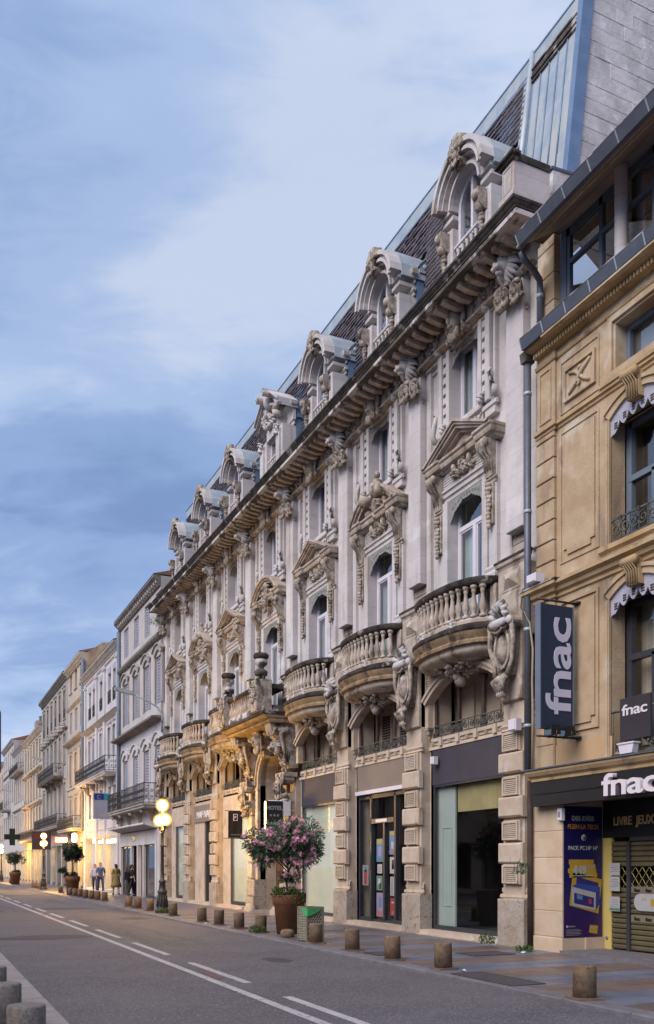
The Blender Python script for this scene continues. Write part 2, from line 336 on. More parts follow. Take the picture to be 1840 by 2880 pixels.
def link(o, parent=None, loc=(0, 0, 0), rz=0.):
    COL.objects.link(o)
    if parent: o.parent = parent
    o.location = loc; o.rotation_euler = (0, 0, rz); return o
def obj(name, mb, m, parent=None, loc=(0, 0, 0), rz=0., smooth=None):
    return link(bpy.data.objects.new(name, mb if isinstance(mb, bpy.types.Mesh) else mb.mesh(name, m, smooth)), parent, loc, rz)
def empty(name, parent=None, loc=(0, 0, 0), rz=0.):
    return link(bpy.data.objects.new(name, None), parent, loc, rz)
def tag(o, label, cat, group=None, kind=None):
    o['label'] = label; o['category'] = cat
    if group: o['group'] = group
    if kind: o['kind'] = kind
    return o
def copy_tree(o, parent=None, loc=None, rz=None):
    c = o.copy(); COL.objects.link(c); c.parent = parent
    if loc is not None: c.location = loc
    if rz is not None: c.rotation_euler = (0, 0, rz)
    for ch in list(o.children): copy_tree(ch, c)
    return c
def boxm(*a): return MB().box(*a)
def arc(c, r, a0, a1, n, rz=None):
    return [(c[0]+r*math.cos(a0+(a1-a0)*i/n), c[1]+(rz or r)*math.sin(a0+(a1-a0)*i/n)) for i in range(n+1)]
def text_mesh(name, body, size, m, depth=.01, bold=0., width=1., spacing=1., fit=None):
    """lettering as a real mesh, baseline along local x, facing local +y is done by the caller's rotation"""
    cu = bpy.data.curves.new(name, 'FONT'); cu.body = body; cu.size = size; cu.extrude = depth/2; cu.offset = bold; cu.space_character = spacing
    cu.resolution_u = 3
    o = bpy.data.objects.new(name, cu); COL.objects.link(o)
    dg = bpy.context.evaluated_depsgraph_get()
    me = bpy.data.meshes.new_from_object(o.evaluated_get(dg)); bpy.data.objects.remove(o); bpy.data.curves.remove(cu)
    me.name = name
    xs = [v.co.x for v in me.vertices] or [0]
    x0 = (min(xs)+max(xs))/2
    if fit: width = fit/max(max(xs)-min(xs), 1e-6)
    for v in me.vertices: v.co = ((v.co.x-x0)*width, v.co.y, v.co.z)
    me.materials.clear(); me.materials.append(m); return me
def text(name, body, size, m, parent, loc, rot=(PI/2, 0, PI), **kw):
    """default rotation: reads left to right for someone facing a wall whose outside is local +y"""
    o = bpy.data.objects.new(name, text_mesh(name, body, size, m, **kw)); COL.objects.link(o)
    o.parent = parent; o.location = loc; o.rotation_euler = rot; return o
def wall_panel(mb, a0, a1, z0, z1, b, holes, depth):
    """front skin at b with rectangular holes (a0,a1,z0,z1) and reveals going back by depth"""
    A = sorted({a0, a1, *[h[0] for h in holes], *[h[1] for h in holes]}); Z = sorted({z0, z1, *[h[2] for h in holes], *[h[3] for h in holes]})
    A = [x for x in A if a0 <= x <= a1]; Z = [x for x in Z if z0 <= x <= z1]
    for j in range(len(Z)-1):
        run = None
        for i in range(len(A)):
            solid = False
            if i < len(A)-1:
                ca, cz = (A[i]+A[i+1])/2, (Z[j]+Z[j+1])/2
                solid = not any(h[0] < ca < h[1] and h[2] < cz < h[3] for h in holes)
            if solid and run is None: run = A[i]
            if not solid and run is not None:
                mb.add([(run, b, Z[j]), (A[i], b, Z[j]), (A[i], b, Z[j+1]), (run, b, Z[j+1])], [(0, 1, 2, 3)]); run = None
    for h in holes:
        x0, x1, y0, y1 = max(h[0], a0), min(h[1], a1), max(h[2], z0), min(h[3], z1); q = b-depth
        mb.add([(x0, b, y0), (x1, b, y0), (x1, b, y1), (x0, b, y1), (x0, q, y0), (x1, q, y0), (x1, q, y1), (x0, q, y1)],
               [(0, 4, 5, 1), (1, 5, 6, 2), (2, 6, 7, 3), (3, 7, 4, 0)])
    return mb
# ------------------------------------------------------------------ the ornate hotel
P0, BW, NB = 14.4, 3.88, 7
S0, S1 = 13.8, 41.85
hotel = tag(empty('hotel_building', None, (10.5, 0, 0), PI/2), 'long ornate pale stone hotel with seven bays, bowed balconies, dormers and a mansard roof', 'building')
WB = -.35                                                  # upper wall plane
cen = [P0+BW/2+BW*k for k in range(NB)]
pil = [P0+BW*k for k in range(NB+1)]

# wall skin with window openings
h1 = [(c-.67, c+.67, 6.62, 9.72) for c in cen]; h2 = [(c-.56, c+.56, 11.35, 13.04) for c in cen]
mb = MB(); wall_panel(mb, S0, S1, 6.0, 13.75, WB, h1+h2, .35)
obj('upper_wall', mb, M['wall'], hotel)
mb = MB(); mb.box(S0, S1, -9, -8.9, 0, 18); mb.box(S0, S0+.02, -9, WB-.02, 0, 13.7); mb.box(S1-.02, S1, -9, WB-.02, 0, 13.7); mb.box(S0+.03, S1-.03, -8.89, -2.2, 13.5, 13.6)
mb.box(S0+.03, S1-.03, -2.3, -2.2, 6.1, 13.5); mb.box(S0+.03, S1-.03, -8.89, WB-.3, 6.0, 6.08)
obj('rear_and_party_walls', mb, M['wall'], hotel)

# --- carved details, each returns an MB around its own origin (a, b outward, z)
def lion():
    m = MB()
    m.ell((0, .14, .02), (.12, .14, .14), 10, 7); m.ell((0, .27, -.05), (.075, .1, .065), 8, 6); m.ell((0, .24, -.135), (.06, .075, .035), 8, 5)
    m.ell((0, .34, -.02), (.032, .03, .025), 6, 4)
    for x in (-1, 1): m.ell((x*.055, .245, .055), (.045, .04, .025), 6, 4); m.ell((x*.045, .32, -.075), (.045, .05, .04), 6, 4); m.ell((x*.11, .13, .14), (.035, .03, .04), 6, 4)
    m.ell((0, .22, .1), (.06, .06, .05), 6, 4)
    for k in range(18):
        a = 2*PI*k/18; q = 1 if k % 2 else .86; c, s = math.cos(a), math.sin(a)
        m.tube([(.1*c, .15, .1*s+.01), (.17*c*q, .13, .18*s*q), (.23*c*q, .07, .25*s*q-.01), (.25*c*q, .0, .29*s*q-.03)], [.03, .042, .036, .02], 5)
    return m
def mask():
    m = MB()
    m.ell((0, .12, 0), (.16, .15, .23)); m.ell((0, .26, -.02), (.035, .06, .08)); m.ell((0, .22, .09), (.13, .06, .035)); m.ell((0, .23, -.12), (.07, .05, .03))
    m.ell((-.07, .22, .05), (.035, .03, .02)); m.ell((.07, .22, .05), (.035, .03, .02))
    for k in range(7): m.ell((-.18+.06*k, .14, .22+.05*math.sin(k*PI/6)), (.06, .09, .09), 6, 4)
    for k in range(5): m.ell((-.12+.06*k, .14, -.24-.05*math.sin(k*PI/4)), (.045, .07, .11), 6, 4)
    for x in (-1, 1):
        m.ell((x*.21, .07, -.02), (.06, .06, .2), 6, 4); m.scroll((x*.27, -.22), .09, 1.4, .035, 0, .12, PI/2, x)
        m.tube([(x*.2, .1, .24), (x*.29, .12, .12), (x*.27, .1, -.1)], .035, 5)
    return m
def leaves(w_, h_, n, seed, r0=.07, dep=.1):
    m = MB(); r = random.Random(seed)
    for k in range(n):
        x = r.uniform(-1, 1); z = r.uniform(-1, 1)*(1-abs(x)*.6); s = r.uniform(.6, 1.3)*r0
        m.ell((x*w_, dep*.5*(1-abs(x)*.5), z*h_), (s, dep*r.uniform(.5, 1), s*.6), 6, 4, (0, r.uniform(0, PI), r.uniform(-.4, .4)))
    return m
def scrollfrieze(w_, h_, seed, d=.07):
    m = MB(); r = random.Random(seed); n = max(2, int(w_/(h_*1.05)))
    for k in range(n):
        x = -w_/2+(k+.5)*w_/n; f = 1 if k % 2 else -1
        m.scroll((x, 0), h_*.42, 1.5, .035, 0, d, PI/2*f, f, 14); m.ell((x, d*.6, 0), (.045, d, .045), 6, 4)
        for q in range(3): m.ell((x+r.uniform(-.5, .5)*w_/n, d*.4, r.uniform(-.4, .4)*h_), (.05, d*.7, .028), 6, 4, (0, r.uniform(0, PI), 0))
    return m
def festoon(n, dz, r0):
    m = MB(); r = random.Random(5)
    for k in range(n):
        t = k/n; m.ell((r.uniform(-.02, .02), .05, -dz*k), (r0*(1-.5*t)*r.uniform(.8, 1.2), r0*(1-.3*t), dz*.75), 6, 4)
        if k % 2: m.ell((r.choice((-1, 1))*r0*.7, .04, -dz*k), (.035, .035, .05), 6, 4)
    return m
def cartouche():
    """tall shield console: dark shell hood, oval boss in a strapwork rim, scrolled foot"""
    m = MB()
    m.prism([(-.2, -.5), (.2, -.5), (.3, .1), (.28, .5), (-.28, .5), (-.3, .1)], 0, .12)
    m.ell((0, .14, .02), (.17, .14, .3), 12, 7)
    o = [(.26*math.cos(t*PI/10), .02+.4*math.sin(t*PI/10)) for t in range(21)]; i = [(.2*math.cos(t*PI/10), .02+.33*math.sin(t*PI/10)) for t in range(21)]; m.ring(o, i, .08, .2)
    for x in (-1, 1):
        m.tube([(x*.22, .12, .52), (x*.36, .2, .4), (x*.38, .2, .1), (x*.28, .16, -.25), (x*.2, .2, -.5)], [.05, .065, .05, .045, .06], 6)
        m.scroll((x*.33, .48), .12, 1.4, .045, .05, .18, PI/2, -x); m.ell((x*.3, .16, -.1), (.05, .06, .14), 6, 4); m.ell((x*.33, .2, .3), (.05, .06, .08), 6, 4)
    for k in range(7): m.ell((-.15+.05*k, .3, .37-.05*math.sin(k*PI/6)), .033, 6, 4)
    for k in range(5): m.tube([(-.14+.07*k, .1, -.42), (-.16+.08*k, .27, -.62), (-.1+.05*k, .2, -.85)], [.05, .07, .035], 5)
    m.ell((0, .2, -.6), (.18, .16, .1), 8, 5); m.ell((0, .12, -.92), (.09, .1, .1), 6, 4)
    for k in range(4): m.ell((-.09+.06*k, .2, -.86), (.035, .06, .08), 6, 4)
    return m
def hood():
    m = MB()
    for k in range(7):
        a = PI*(k+.5)/7; x, z = math.cos(a), math.sin(a)
        m.tube([(x*.04, .06, .56+z*.02), (x*.17, .2, .58+z*.16), (x*.25, .3, .6+z*.27), (x*.26, .22, .62+z*.34)], [.03, .06, .075, .04], 6)
    m.tube([(-.24, .2, .56), (-.1, .32, .47), (.1, .32, .47), (.24, .2, .56)], [.07, .1, .1, .07], 8); m.ell((-.28, .2, .52), .1, 8, 5); m.ell((.28, .2, .52), .1, 8, 5)
    m.ell((0, .3, .44), (.1, .08, .08), 8, 5); return m
cache = {}
def inst(name, key, mk, m, parent, loc, rz=0.):
    if key not in cache: cache[key] = mk().mesh(name, M[m])
    return obj(name, cache[key], None, parent, loc, rz)

# --- piers: rusticated blocks and grooved panels
PAN = [(3.84, 4.24), (2.97, 3.40), (2.10, 2.54), (1.25, 1.64)]; BLK = [(3.42, 3.82), (2.56, 2.95), (1.66, 2.08)]
def panel_mb(h):
    m = MB(); m.cbox(-.27, .27, -.1, -.02, 0, h, .02); m.ring([(-.25, .02), (.25, .02), (.25, h-.02), (-.25, h-.02), (-.25, .02)], [(-.2, .06), (.2, .06), (.2, h-.06), (-.2, h-.06), (-.2, .06)], -.021, .012)
    n = 7
    for k in range(n):
        z = .07+(h-.14)*k/n; m.box(-.18, .18, -.021, .004, z, z+(h-.14)/n*.62)
    return m
for i, p in enumerate(pil):
    if i in (3, 4): continue
    e = empty('pier', hotel, (p, 0, 0)); e['label'] = 'banded stone pier with smooth blocks and grooved panels'
    m = MB(); m.box(-.34, .34, -.5, -.1, .0, 6.1); m.box(-.52, .52, -.8, -.34, 0, 6.02); obj('pier_core', m, M['tan'], e)
    inst('plinth', 'plinth', lambda: MB().cbox(-.42, .42, -.5, 0, 0, .96, .02), 'plinth', e, (0, 0, 0))
    inst('base_moulding', 'pbase', lambda: MB().mould([(0, .965), (.02, .97), (.035, 1.0), (.02, 1.05), (-.02, 1.07), (-.02, 1.09), (.0, 1.1), (.0, 1.17), (-.05, 1.2), (-.09, 1.245)], -.42, .42, -.12, (1, 1)), 'tan', e, (0, 0, 0))
    for z0, z1 in PAN: inst('grooved_panel', 'pan', lambda: panel_mb(.4), 'tan', e, (0, 0, z0))
    for z0, z1 in BLK: inst('block', 'blk', lambda: MB().cbox(-.385, .385, -.12, .02, 0, .40, .035), 'fresh' if i % 3 else 'tan', e, (0, 0, z0))
    inst('cap_moulding', 'pcap', lambda: MB().mould([(0, 4.25), (.05, 4.27), (.03, 4.31), (.06, 4.36), (.02, 4.40), (0, 4.47)], -.36, .36, -.12), 'tan', e, (0, 0, 0))
    inst('impost', 'pimp', lambda: MB().mould([(0, 4.475), (.0, 4.5), (.05, 4.54), (.07, 4.62), (.1, 4.64), (.13, 4.72), (.15, 4.74), (.15, 4.79), (.05, 4.81), (.02, 4.83)], -.36, .36, -.34), 'trim', e, (0, 0, 0))
    obj('upper_pier', MB().cbox(-.34, .34, -.34, -.02, 4.83, 6.95, .02), M['trim'], e)
    inst('cartouche', 'cart', cartouche, 'carve', e, (0, 0, 5.8)); inst('shell_hood', 'hood', hood, 'crust2', e, (0, 0, 5.8))
for i, p in enumerate(pil):
    e = empty('pilaster', hotel, (p, 0, 0))
    m = MB(); m.cbox(-.45, .45, WB, -.04, 6.9, 7.45, .02)
    m.prism([(-.28, 7.0), (.28, 7.0), (.28, 7.4), (-.28, 7.4)], -.041, -.03); v = [(-.24, -.03, 7.04), (.24, -.03, 7.04), (.24, -.03, 7.36), (-.24, -.03, 7.36), (-.05, .07, 7.2), (.05, .07, 7.2)]
    m.add(v, [(0, 1, 5, 4), (1, 2, 5), (2, 3, 4, 5), (3, 0, 4)]); obj('pedestal', m, M['trim'], e)
    obj('pedestal_cornice', MB().mould([(0, 7.44), (.03, 7.46), (.05, 7.52), (.09, 7.55), (.1, 7.61)], -.45, .45, -.12), M['trim'], e)
    obj('cornice_crust', MB().mould([(.1, 7.612), (.11, 7.62), (.11, 7.66), (.02, 7.72)], -.45, .45, -.12), M['crust'], e)
    obj('base', MB().mould([(0, 7.72), (.03, 7.8), (.07, 7.82), (.07, 7.94), (.03, 7.98), (.05, 8.0), (.05, 8.1), (0, 8.18)], -.27, .27, WB, (1, 1)), M['trim'], e)
    m = MB(); m.cbox(-.27, .27, WB, -.1, 8.18, 13.5, .015); m.cbox(-.48, -.3, WB, -.26, 7.72, 13.2, .01); m.cbox(.3, .48, WB, -.26, 7.72, 13.2, .01); obj('shaft', m, M['wall'], e)
    obj('astragal', MB().mould([(0, 12.34), (.04, 12.36), (.02, 12.41), (.05, 12.44), (.05, 12.5), (.01, 12.53)], -.27, .27, -.2), M['trim'], e)
    inst('capital', 'capital', lambda: (lambda m: [m.merge(mask(), (x, b, z), 1, .62) for x, b, z in ((-.26, -.02, .04), (0, .03, .1), (.26, -.02, .16))] and m.mould([(0, .34), (.06, .36), (.12, .42), (.1, .47), (.03, .5)], -.27, .27, -.12) and m)(MB()), 'carve', e, (0, 0, 12.62))
    inst('lion_head', 'lion', lambda: MB().merge(lion(), (0, 0, 0), 1, 1.2), 'wall', e, (0, -.04, 13.25))

# entablature
mb = MB()
mb.mould([(0, 12.88), (.05, 12.9), (.05, 12.97), (.14, 13.0), (.14, 13.08), (.3, 13.1), (.3, 13.14)], S0, S1, WB, (0, 0)); obj('architrave', mb, M['trim'], hotel)
for k in range(NB):
    for x in (-1.2, 1.2): inst('frieze_carving', 'frz', lambda: scrollfrieze(.95, .28, 8), 'carve', hotel, (cen[k]+x, WB+.27, 13.3))
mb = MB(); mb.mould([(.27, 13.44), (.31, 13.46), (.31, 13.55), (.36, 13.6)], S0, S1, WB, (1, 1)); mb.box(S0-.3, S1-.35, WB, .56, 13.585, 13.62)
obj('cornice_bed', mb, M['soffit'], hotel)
mb = MB(); mb.box(S0, S1, WB, WB+.27, 13.14, 13.44)
n = int((S1-S0)/.11)
for k in range(n): a = S0+k*(S1-S0)/n; mb.box(a, a+.065, WB+.31, WB+.345, 13.47, 13.54)
obj('dentil_band', mb, M['trim'], hotel)
cor = empty('cornice', hotel)
obj('drip_edge', MB().mould([(.95, 13.47), (.99, 13.47), (.99, 13.55), (.97, 13.57), (.9, 13.575)], S0, S1-.35, WB, (.45, .1)), M['crust2'], cor)
obj('cyma', MB().mould([(.95, 13.58), (.99, 13.59), (.99, 13.62), (1.02, 13.65), (1.05, 13.70), (1.07, 13.71), (1.07, 13.76), (.4, 13.82)], S0, S1-.35, WB, (.45, .1)), M['crust'], cor)
def modil():
    m = MB(); m.box(-.085, .085, .35, .9, .11, .155); m.prism([(.35, .11), (.35, -.06), (.5, -.085), (.7, -.06), (.84, -.04), (.86, .11)], -.065, .065, 'a'); return m
n = int((S1-S0-.2)/.303)
for k in range(n): inst('modillion', 'modl', modil, 'trim', cor, (S0+.15+k*.303, WB, 13.43))
for k in range(3): obj('modillion', cache['modl'], None, cor, (S0, -.1-.3*k, 13.43), -PI/2)

# --- lower windows with consoles and pediments
def glazing(parent, a0, a1, z0, z1, b, fr=.06, tz=None, mid=True, curt=.5, g='glass', fm='frame'):
    m = MB(); m.box(a0, a0+fr, b-.04, b+.03, z0, z1); m.box(a1-fr, a1, b-.04, b+.03, z0, z1); m.box(a0+fr, a1-fr, b-.04, b+.03, z1-fr, z1); m.box(a0+fr, a1-fr, b-.04, b+.03, z0, z0+fr)
    top = z1-fr
    if tz: m.box(a0+fr, a1-fr, b-.04, b+.035, tz-.05, tz+.05); top = tz-.05
    c = (a0+a1)/2
    if mid: m.box(c-.06, c+.06, b-.04, b+.04, z0+fr, top)
    for s in ((a0+fr, c-.06), (c+.06, a1-fr)) if mid else ((a0+fr, a1-fr),):
        m.box(s[0], s[0]+.035, b-.03, b+.015, z0+fr, top); m.box(s[1]-.035, s[1], b-.03, b+.015, z0+fr, top); m.box(s[0]+.035, s[1]-.035, b-.03, b+.015, top-.04, top); m.box(s[0]+.035, s[1]-.035, b-.03, b+.015, z0+fr, z0+fr+.09)
    obj('frame', m, M[fm], parent)
    for s in ((a0+fr, c-.06), (c+.06, a1-fr)) if mid else ((a0+fr, a1-fr),):
        obj('pane', MB().box(s[0]+.03, s[1]-.03, b-.006, b, z0+fr+.08, top-.03), M[g], parent)
    if tz: obj('pane', MB().box(a0+fr, a1-fr, b-.006, b, tz+.05, z1-fr), M[g], parent)
    if curt:
        for s in ((a0+.04, c-.02), (c+.02, a1-.04)):
            n = 14; pts = [(s[0]+(s[1]-s[0])*k/n, b-.12+.02*math.sin(k*2.1)) for k in range(n+1)]
            m = MB(); m.add([(x, y, z0+.05) for x, y in pts]+[(x, y, z0+(top-z0)*.985) for x, y in pts], [(k, k+1, n+2+k, n+1+k) for k in range(n)], True)
            if curt > .6 or s[0] > c: obj('curtain', m, M['curtain'], parent)
def lambreq(w_, drop):
    n = 32; bot = []
    for k in range(n+1):
        t = -1+2*k/n; bot.append((t*w_, -(.12+drop*abs(t)**2.2)-.035*abs(math.sin(k*PI/4))-(.05 if k % 8 == 0 else 0)))
    m = MB(); m.ring([(x, 0) for x, z in bot], bot, -.012, .012)
    for k in range(1, 12):
        t = -1+2*k/12; z = -(.06+drop*.6*abs(t)**2.2); m.scroll((t*w_, z), .045, 1.3, .016, .012, .012, k, 1 if k % 2 else -1, 8)
    return m
def surround1(kind):
    m = MB()
    for x in (-1, 1):
        m.cbox(min(x*.67, x*.86), max(x*.67, x*.86), WB, -.2, 6.62, 9.72, .02); m.cbox(min(x*.88, x*1.14), max(x*.88, x*1.14), WB, -.24, 7.0, 10.3, .02)
        m.mould([(0, 7.5), (.06, 7.52), (.06, 7.6), (.02, 7.66), (.04, 7.72), (0, 7.78)], min(x*.86, x*1.16), max(x*.86, x*1.16), -.22)
    m.mould([(0, 9.73), (.02, 9.74), (.02, 9.82), (.06, 9.84), (.06, 9.93), (.1, 9.95), (.1, 10.0)], -.86, .86, -.3, (.3, .3)); m.box(-.86, .86, WB, -.24, 10.0, 10.36)
    for k in range(5): m.box(-.84, .84, -.24, -.225, 10.03+k*.06, 10.065+k*.06)
    return m
def console1():
    m = MB(); m.prism([(-.25, 9.6), (-.17, 9.6), (-.13, 9.75), (-.12, 9.95), (-.05, 10.05), (.02, 10.2), (.02, 10.33), (-.25, 10.33)], -.13, .13, 'a')
    for x in (-.085, 0, .085): m.tube([(x, -.14, 9.72), (x, -.1, 9.95), (x, .03, 10.1), (x, .06, 10.22), (x, .0, 10.32)], [.03, .04, .05, .055, .05], 6)
    m.ell((-.13, .02, 10.24), (.05, .07, .09)); m.ell((.13, .02, 10.24), (.05, .07, .09))
    m.mould([(0, 9.46), (.03, 9.48), (.03, 9.53), (.06, 9.55), (.06, 9.59), (.01, 9.6)], -.13, .13, -.25); m.box(-.11, .11, -.25, -.19, 8.62, 9.46)
    m.merge(festoon(11, .085, .075), (0, -.2, 9.42)); return m
def entab(m):
    pr = [(.2, 10.34), (.24, 10.36), (.26, 10.4), (.36, 10.42), (.38, 10.47), (.38, 10.52), (.42, 10.55), (.42, 10.6)]
    m.mould(pr, -.88, .88, WB-.08, (.2, .2))
    for x in (-1, 1): m.mould([(p+.06, z) for p, z in pr], x*1.0-.15, x*1.0+.15, WB-.08, (.36, .36))
def ped_tri():
    m = MB(); entab(m); ap = 11.2; w_ = 1.31
    m.prism([(-1.1, 10.6), (1.1, 10.6), (0, 11.02)], WB, -.2)
    for k, (d0, d1, b1) in enumerate(((0, .06, .09), (.06, .12, .05), (.12, .19, .0), (.19, .26, -.1))):
        f = lambda d: [(-w_+d*2.0, 10.6+.012*k), (0, ap-d), (w_-d*2.0, 10.6+.012*k)]
        m.ring(f(d0), f(d1), WB, b1)
    return m
def ped_seg(broken):
    m = MB(); entab(m); w_ = 1.31; c = (0, 10.0); n = 12
    for d0, d1, b1 in ((0, .07, .09), (.07, .13, .04), (.13, .21, -.03)):
        for q0, q1 in (((.48, 1.0), (2.14, 2.66)) if broken else ((.48, 2.66),)):
            pass
    r = 1.45; zc = 10.6+.62-r; a0 = math.asin((10.6-zc)/r)
    spans = ((a0, a0+.62), (PI-a0-.62, PI-a0)) if broken else ((a0, PI-a0),)
    for d0, d1, b1 in ((0, .07, .09), (.07, .13, .04), (.13, .21, -.03)):
        for q0, q1 in spans: m.ring(arc((0, zc), r-d0, q0, q1, n), arc((0, zc), r-d1, q0, q1, n), WB, b1)
    m.prism([(-1.1, 10.6)]+[(1.1, 10.6)]+arc((0, zc), r-.22, a0+.12, PI-a0-.12, 10), WB, -.22)
    if broken:
        for x in (-1, 1): m.tube([(x*.42, -.2, 11.02), (x*.42, .12, 11.02)], .13, 10)
    return m
def urn_cart():
    m = MB(); m.lathe([(.05, -.1), (.2, .0), (.24, .12), (.2, .24), (.1, .3), (.13, .34), (.05, .4)], (0, .05, .45), 10); m.ell((0, .05, .95), (.08, .08, .1)); m.ell((0, .12, .15), (.15, .1, .2)); m.merge(leaves(.55, .22, 16, 4, .09, .16), (0, 0, .05)); return m
def figures():
    m = MB(); m.ell((0, .14, .32), (.12, .12, .15)); m.ell((0, .1, .12), (.22, .12, .14)); m.merge(leaves(.75, .5, 46, 9, .1, .2), (0, 0, .12)); m.merge(mask(), (0, .1, -.3), 1, .8); return m
KIND = ['tri', 'brk', 'tri', 'seg', 'tri', 'brk', 'tri']
for k, c in enumerate(cen):
    e = empty('tall_window', hotel, (c, 0, 0)); kd = KIND[k]
    inst('surround', 'sur1', lambda: surround1(0), 'wall', e, (0, 0, 0))
    for x in (-1, 1): inst('console', 'con1', console1, 'carve', e, (x, 0, 0))
    inst('pediment', 'ped'+kd, {'tri': ped_tri, 'brk': lambda: ped_seg(True), 'seg': lambda: ped_seg(False)}[kd], 'trim', e, (0, 0, 0))
    if kd == 'tri': inst('garland', 'gar1', lambda: (lambda m: m.merge(leaves(.42, .13, 46, 2, .055, .13)) and m.merge(mask(), (0, 0, .1), 1, .55) and [m.ell((x*.3, .08, .1), (.05, .09, .13)) for x in (-1, 1)] and m)(MB()), 'carve', e, (0, -.24, 10.17))
    if kd == 'brk': inst('urn_and_shield', 'urnc', urn_cart, 'carve', e, (0, -.2, 10.62)); inst('garland', 'gar1', None, 'carve', e, (0, -.24, 10.17))
    if kd == 'seg': inst('carved_figures', 'figs', figures, 'carve', e, (0, -.22, 10.62))
    inst('valance', 'lam1', lambda: lambreq(.66, .36), 'lamb', e, (0, -.3, 9.74))
    glazing(e, -.66, .66, 6.62, 9.74, -.52, .07, 9.08, True, .5 if k % 2 == 0 else .7)
    obj('room', boxm(-.9, .9, -1.95, -1.9, 6.2, 10.0), M['dark'], e)
# --- upper windows
def surround2():
    m = MB()
    for x in (-1, 1):
        a = lambda p, q: (min(x*p, x*q), max(x*p, x*q))
        m.cbox(*a(.56, .68), WB, -.18, 11.3, 13.04, .01); m.cbox(*a(.84, 1.0), WB, -.16, 11.2, 13.42, .015); m.cbox(*a(1.03, 1.1), WB, -.24, 11.2, 13.2, .01)
        n = 7
        for k in range(n): z = 11.45+k*.225; m.cbox(*a(.70, .82), WB, -.19, z, z+.15, .01)
        m.mould([(0, 11.03), (.07, 11.06), (.07, 11.14), (.03, 11.18), (.0, 11.22)], *a(.78, 1.14), -.26); m.box(*a(.78, 1.14), WB, -.22, 10.9, 11.05)
        m.tube([(x*1.14, -.2, 11.2), (x*1.2, -.16, 11.36), (x*1.08, -.14, 11.56), (x*1.02, -.14, 11.72), (x*1.1, -.14, 11.78)], [.07, .07, .06, .045, .03], 6)
        m.lathe([(.09, 0), (.1, .1), (.07, .14), (.08, .2), (.085, .34), (.1, .4)], (x*.92, -.14, 13.05), 8)
        m.merge(leaves(.07, .14, 9, 4, .05, .1), (x*.74, -.18, 11.38))
    m.mould([(0, 13.04), (.03, 13.05), (.03, 13.12), (.06, 13.14), (.06, 13.2), (.1, 13.23), (.1, 13.28)], -.7, .7, -.26, (.4, .4))
    m.mould([(0, 11.15), (.06, 11.17), (.06, 11.23), (.03, 11.26), (.0, 11.34)], -.66, .66, -.24); m.box(-.66, .66, WB, -.26, 10.95, 11.16); m.merge(scrollfrieze(1.2, .16, 3, .04), (0, -.26, 11.05)); return m
for k, c in enumerate(cen):
    e = empty('upper_window', hotel, (c, 0, 0))
    inst('surround', 'sur2', surround2, 'wall', e, (0, 0, 0))
    inst('carved_head', 'mask2', lambda: MB().merge(mask(), (0, 0, 0), 1, 1.15), 'carve', e, (0, -.12, 13.28))
    inst('valance', 'lam2', lambda: lambreq(.55, .26), 'lamb', e, (0, -.28, 13.05))
    glazing(e, -.55, .55, 11.34, 13.05, -.52, .06, None, True, .5)
    obj('room', boxm(-.8, .8, -1.6, -1.55, 11.0, 13.3), M['dark'], e)

# --- bowed balconies
def bow(h, p, n=22):
    out = []
    for k in range(n+1):
        t = PI*k/n; ct, st = math.cos(t), math.sin(t)
        a = h*math.copysign(abs(ct)**.8, ct); b = p*abs(st)**.85
        out.append((a, b))
    res = []
    for k in range(n+1):
        q0, q1 = out[max(k-1, 0)], out[min(k+1, n)]; tx, ty = q1[0]-q0[0], q1[1]-q0[1]; l = math.hypot(tx, ty) or 1
        nx, ny = ty/l, -tx/l
        if k in (0, n): nx, ny = (1 if k == 0 else -1), 0
        res.append((out[k][0], out[k][1], nx, ny))
    return res
BP = bow(1.34, .68)
baluster = lambda: MB().lathe([(.075, 0), (.075, .05), (.05, .06), (.04, .09), (.07, .16), (.078, .22), (.06, .3), (.042, .42), (.036, .5), (.05, .52), (.05, .55), (.045, .56), (.06, .59), (.075, .6), (.075, .65)], (0, 0, 0), 8)
def slab(): return MB().plan(BP, [(.02, 6.1), (.07, 6.12), (.08, 6.18), (.04, 6.22), (.09, 6.3), (.12, 6.36)])
def slabtop(): return MB().plan(BP, [(.11, 6.365), (.135, 6.4), (.135, 6.46), (.09, 6.5), (.0, 6.52)])
def bowl():
    m = MB(); m.plan(BP, [(-.5, 5.88), (-.3, 5.89), (-.16, 5.92), (-.06, 5.97), (-.015, 6.03), (-.03, 6.09), (0, 6.1)], True); return m
def dado(): return MB().plan(BP, [(.0, 6.52), (.03, 6.53), (.03, 6.6), (.0, 6.64)])
def rail(): return MB().plan(BP, [(-.09, 7.3), (.04, 7.3), (.07, 7.33), (.08, 7.37), (.08, 7.42), (.04, 7.45), (-.09, 7.45)])
def underleaf():
    m = MB(); r = random.Random(12)
    for k in range(70):
        t = r.uniform(-1, 1); d = r.uniform(0, 1); z = -.28*(1-abs(t)**1.5)*d; b = .1+.55*(1-d)*(1-t*t)
        m.ell((t*.95, b, z), (.09*r.uniform(.6, 1.2), .07, .045), 6, 4, (r.uniform(-.6, .6), r.uniform(-.9, .9), r.uniform(0, 3)))
    m.ell((0, .2, -.28), (.13, .15, .17)); m.ell((0, .3, -.22), (.09, .09, .1)); return m
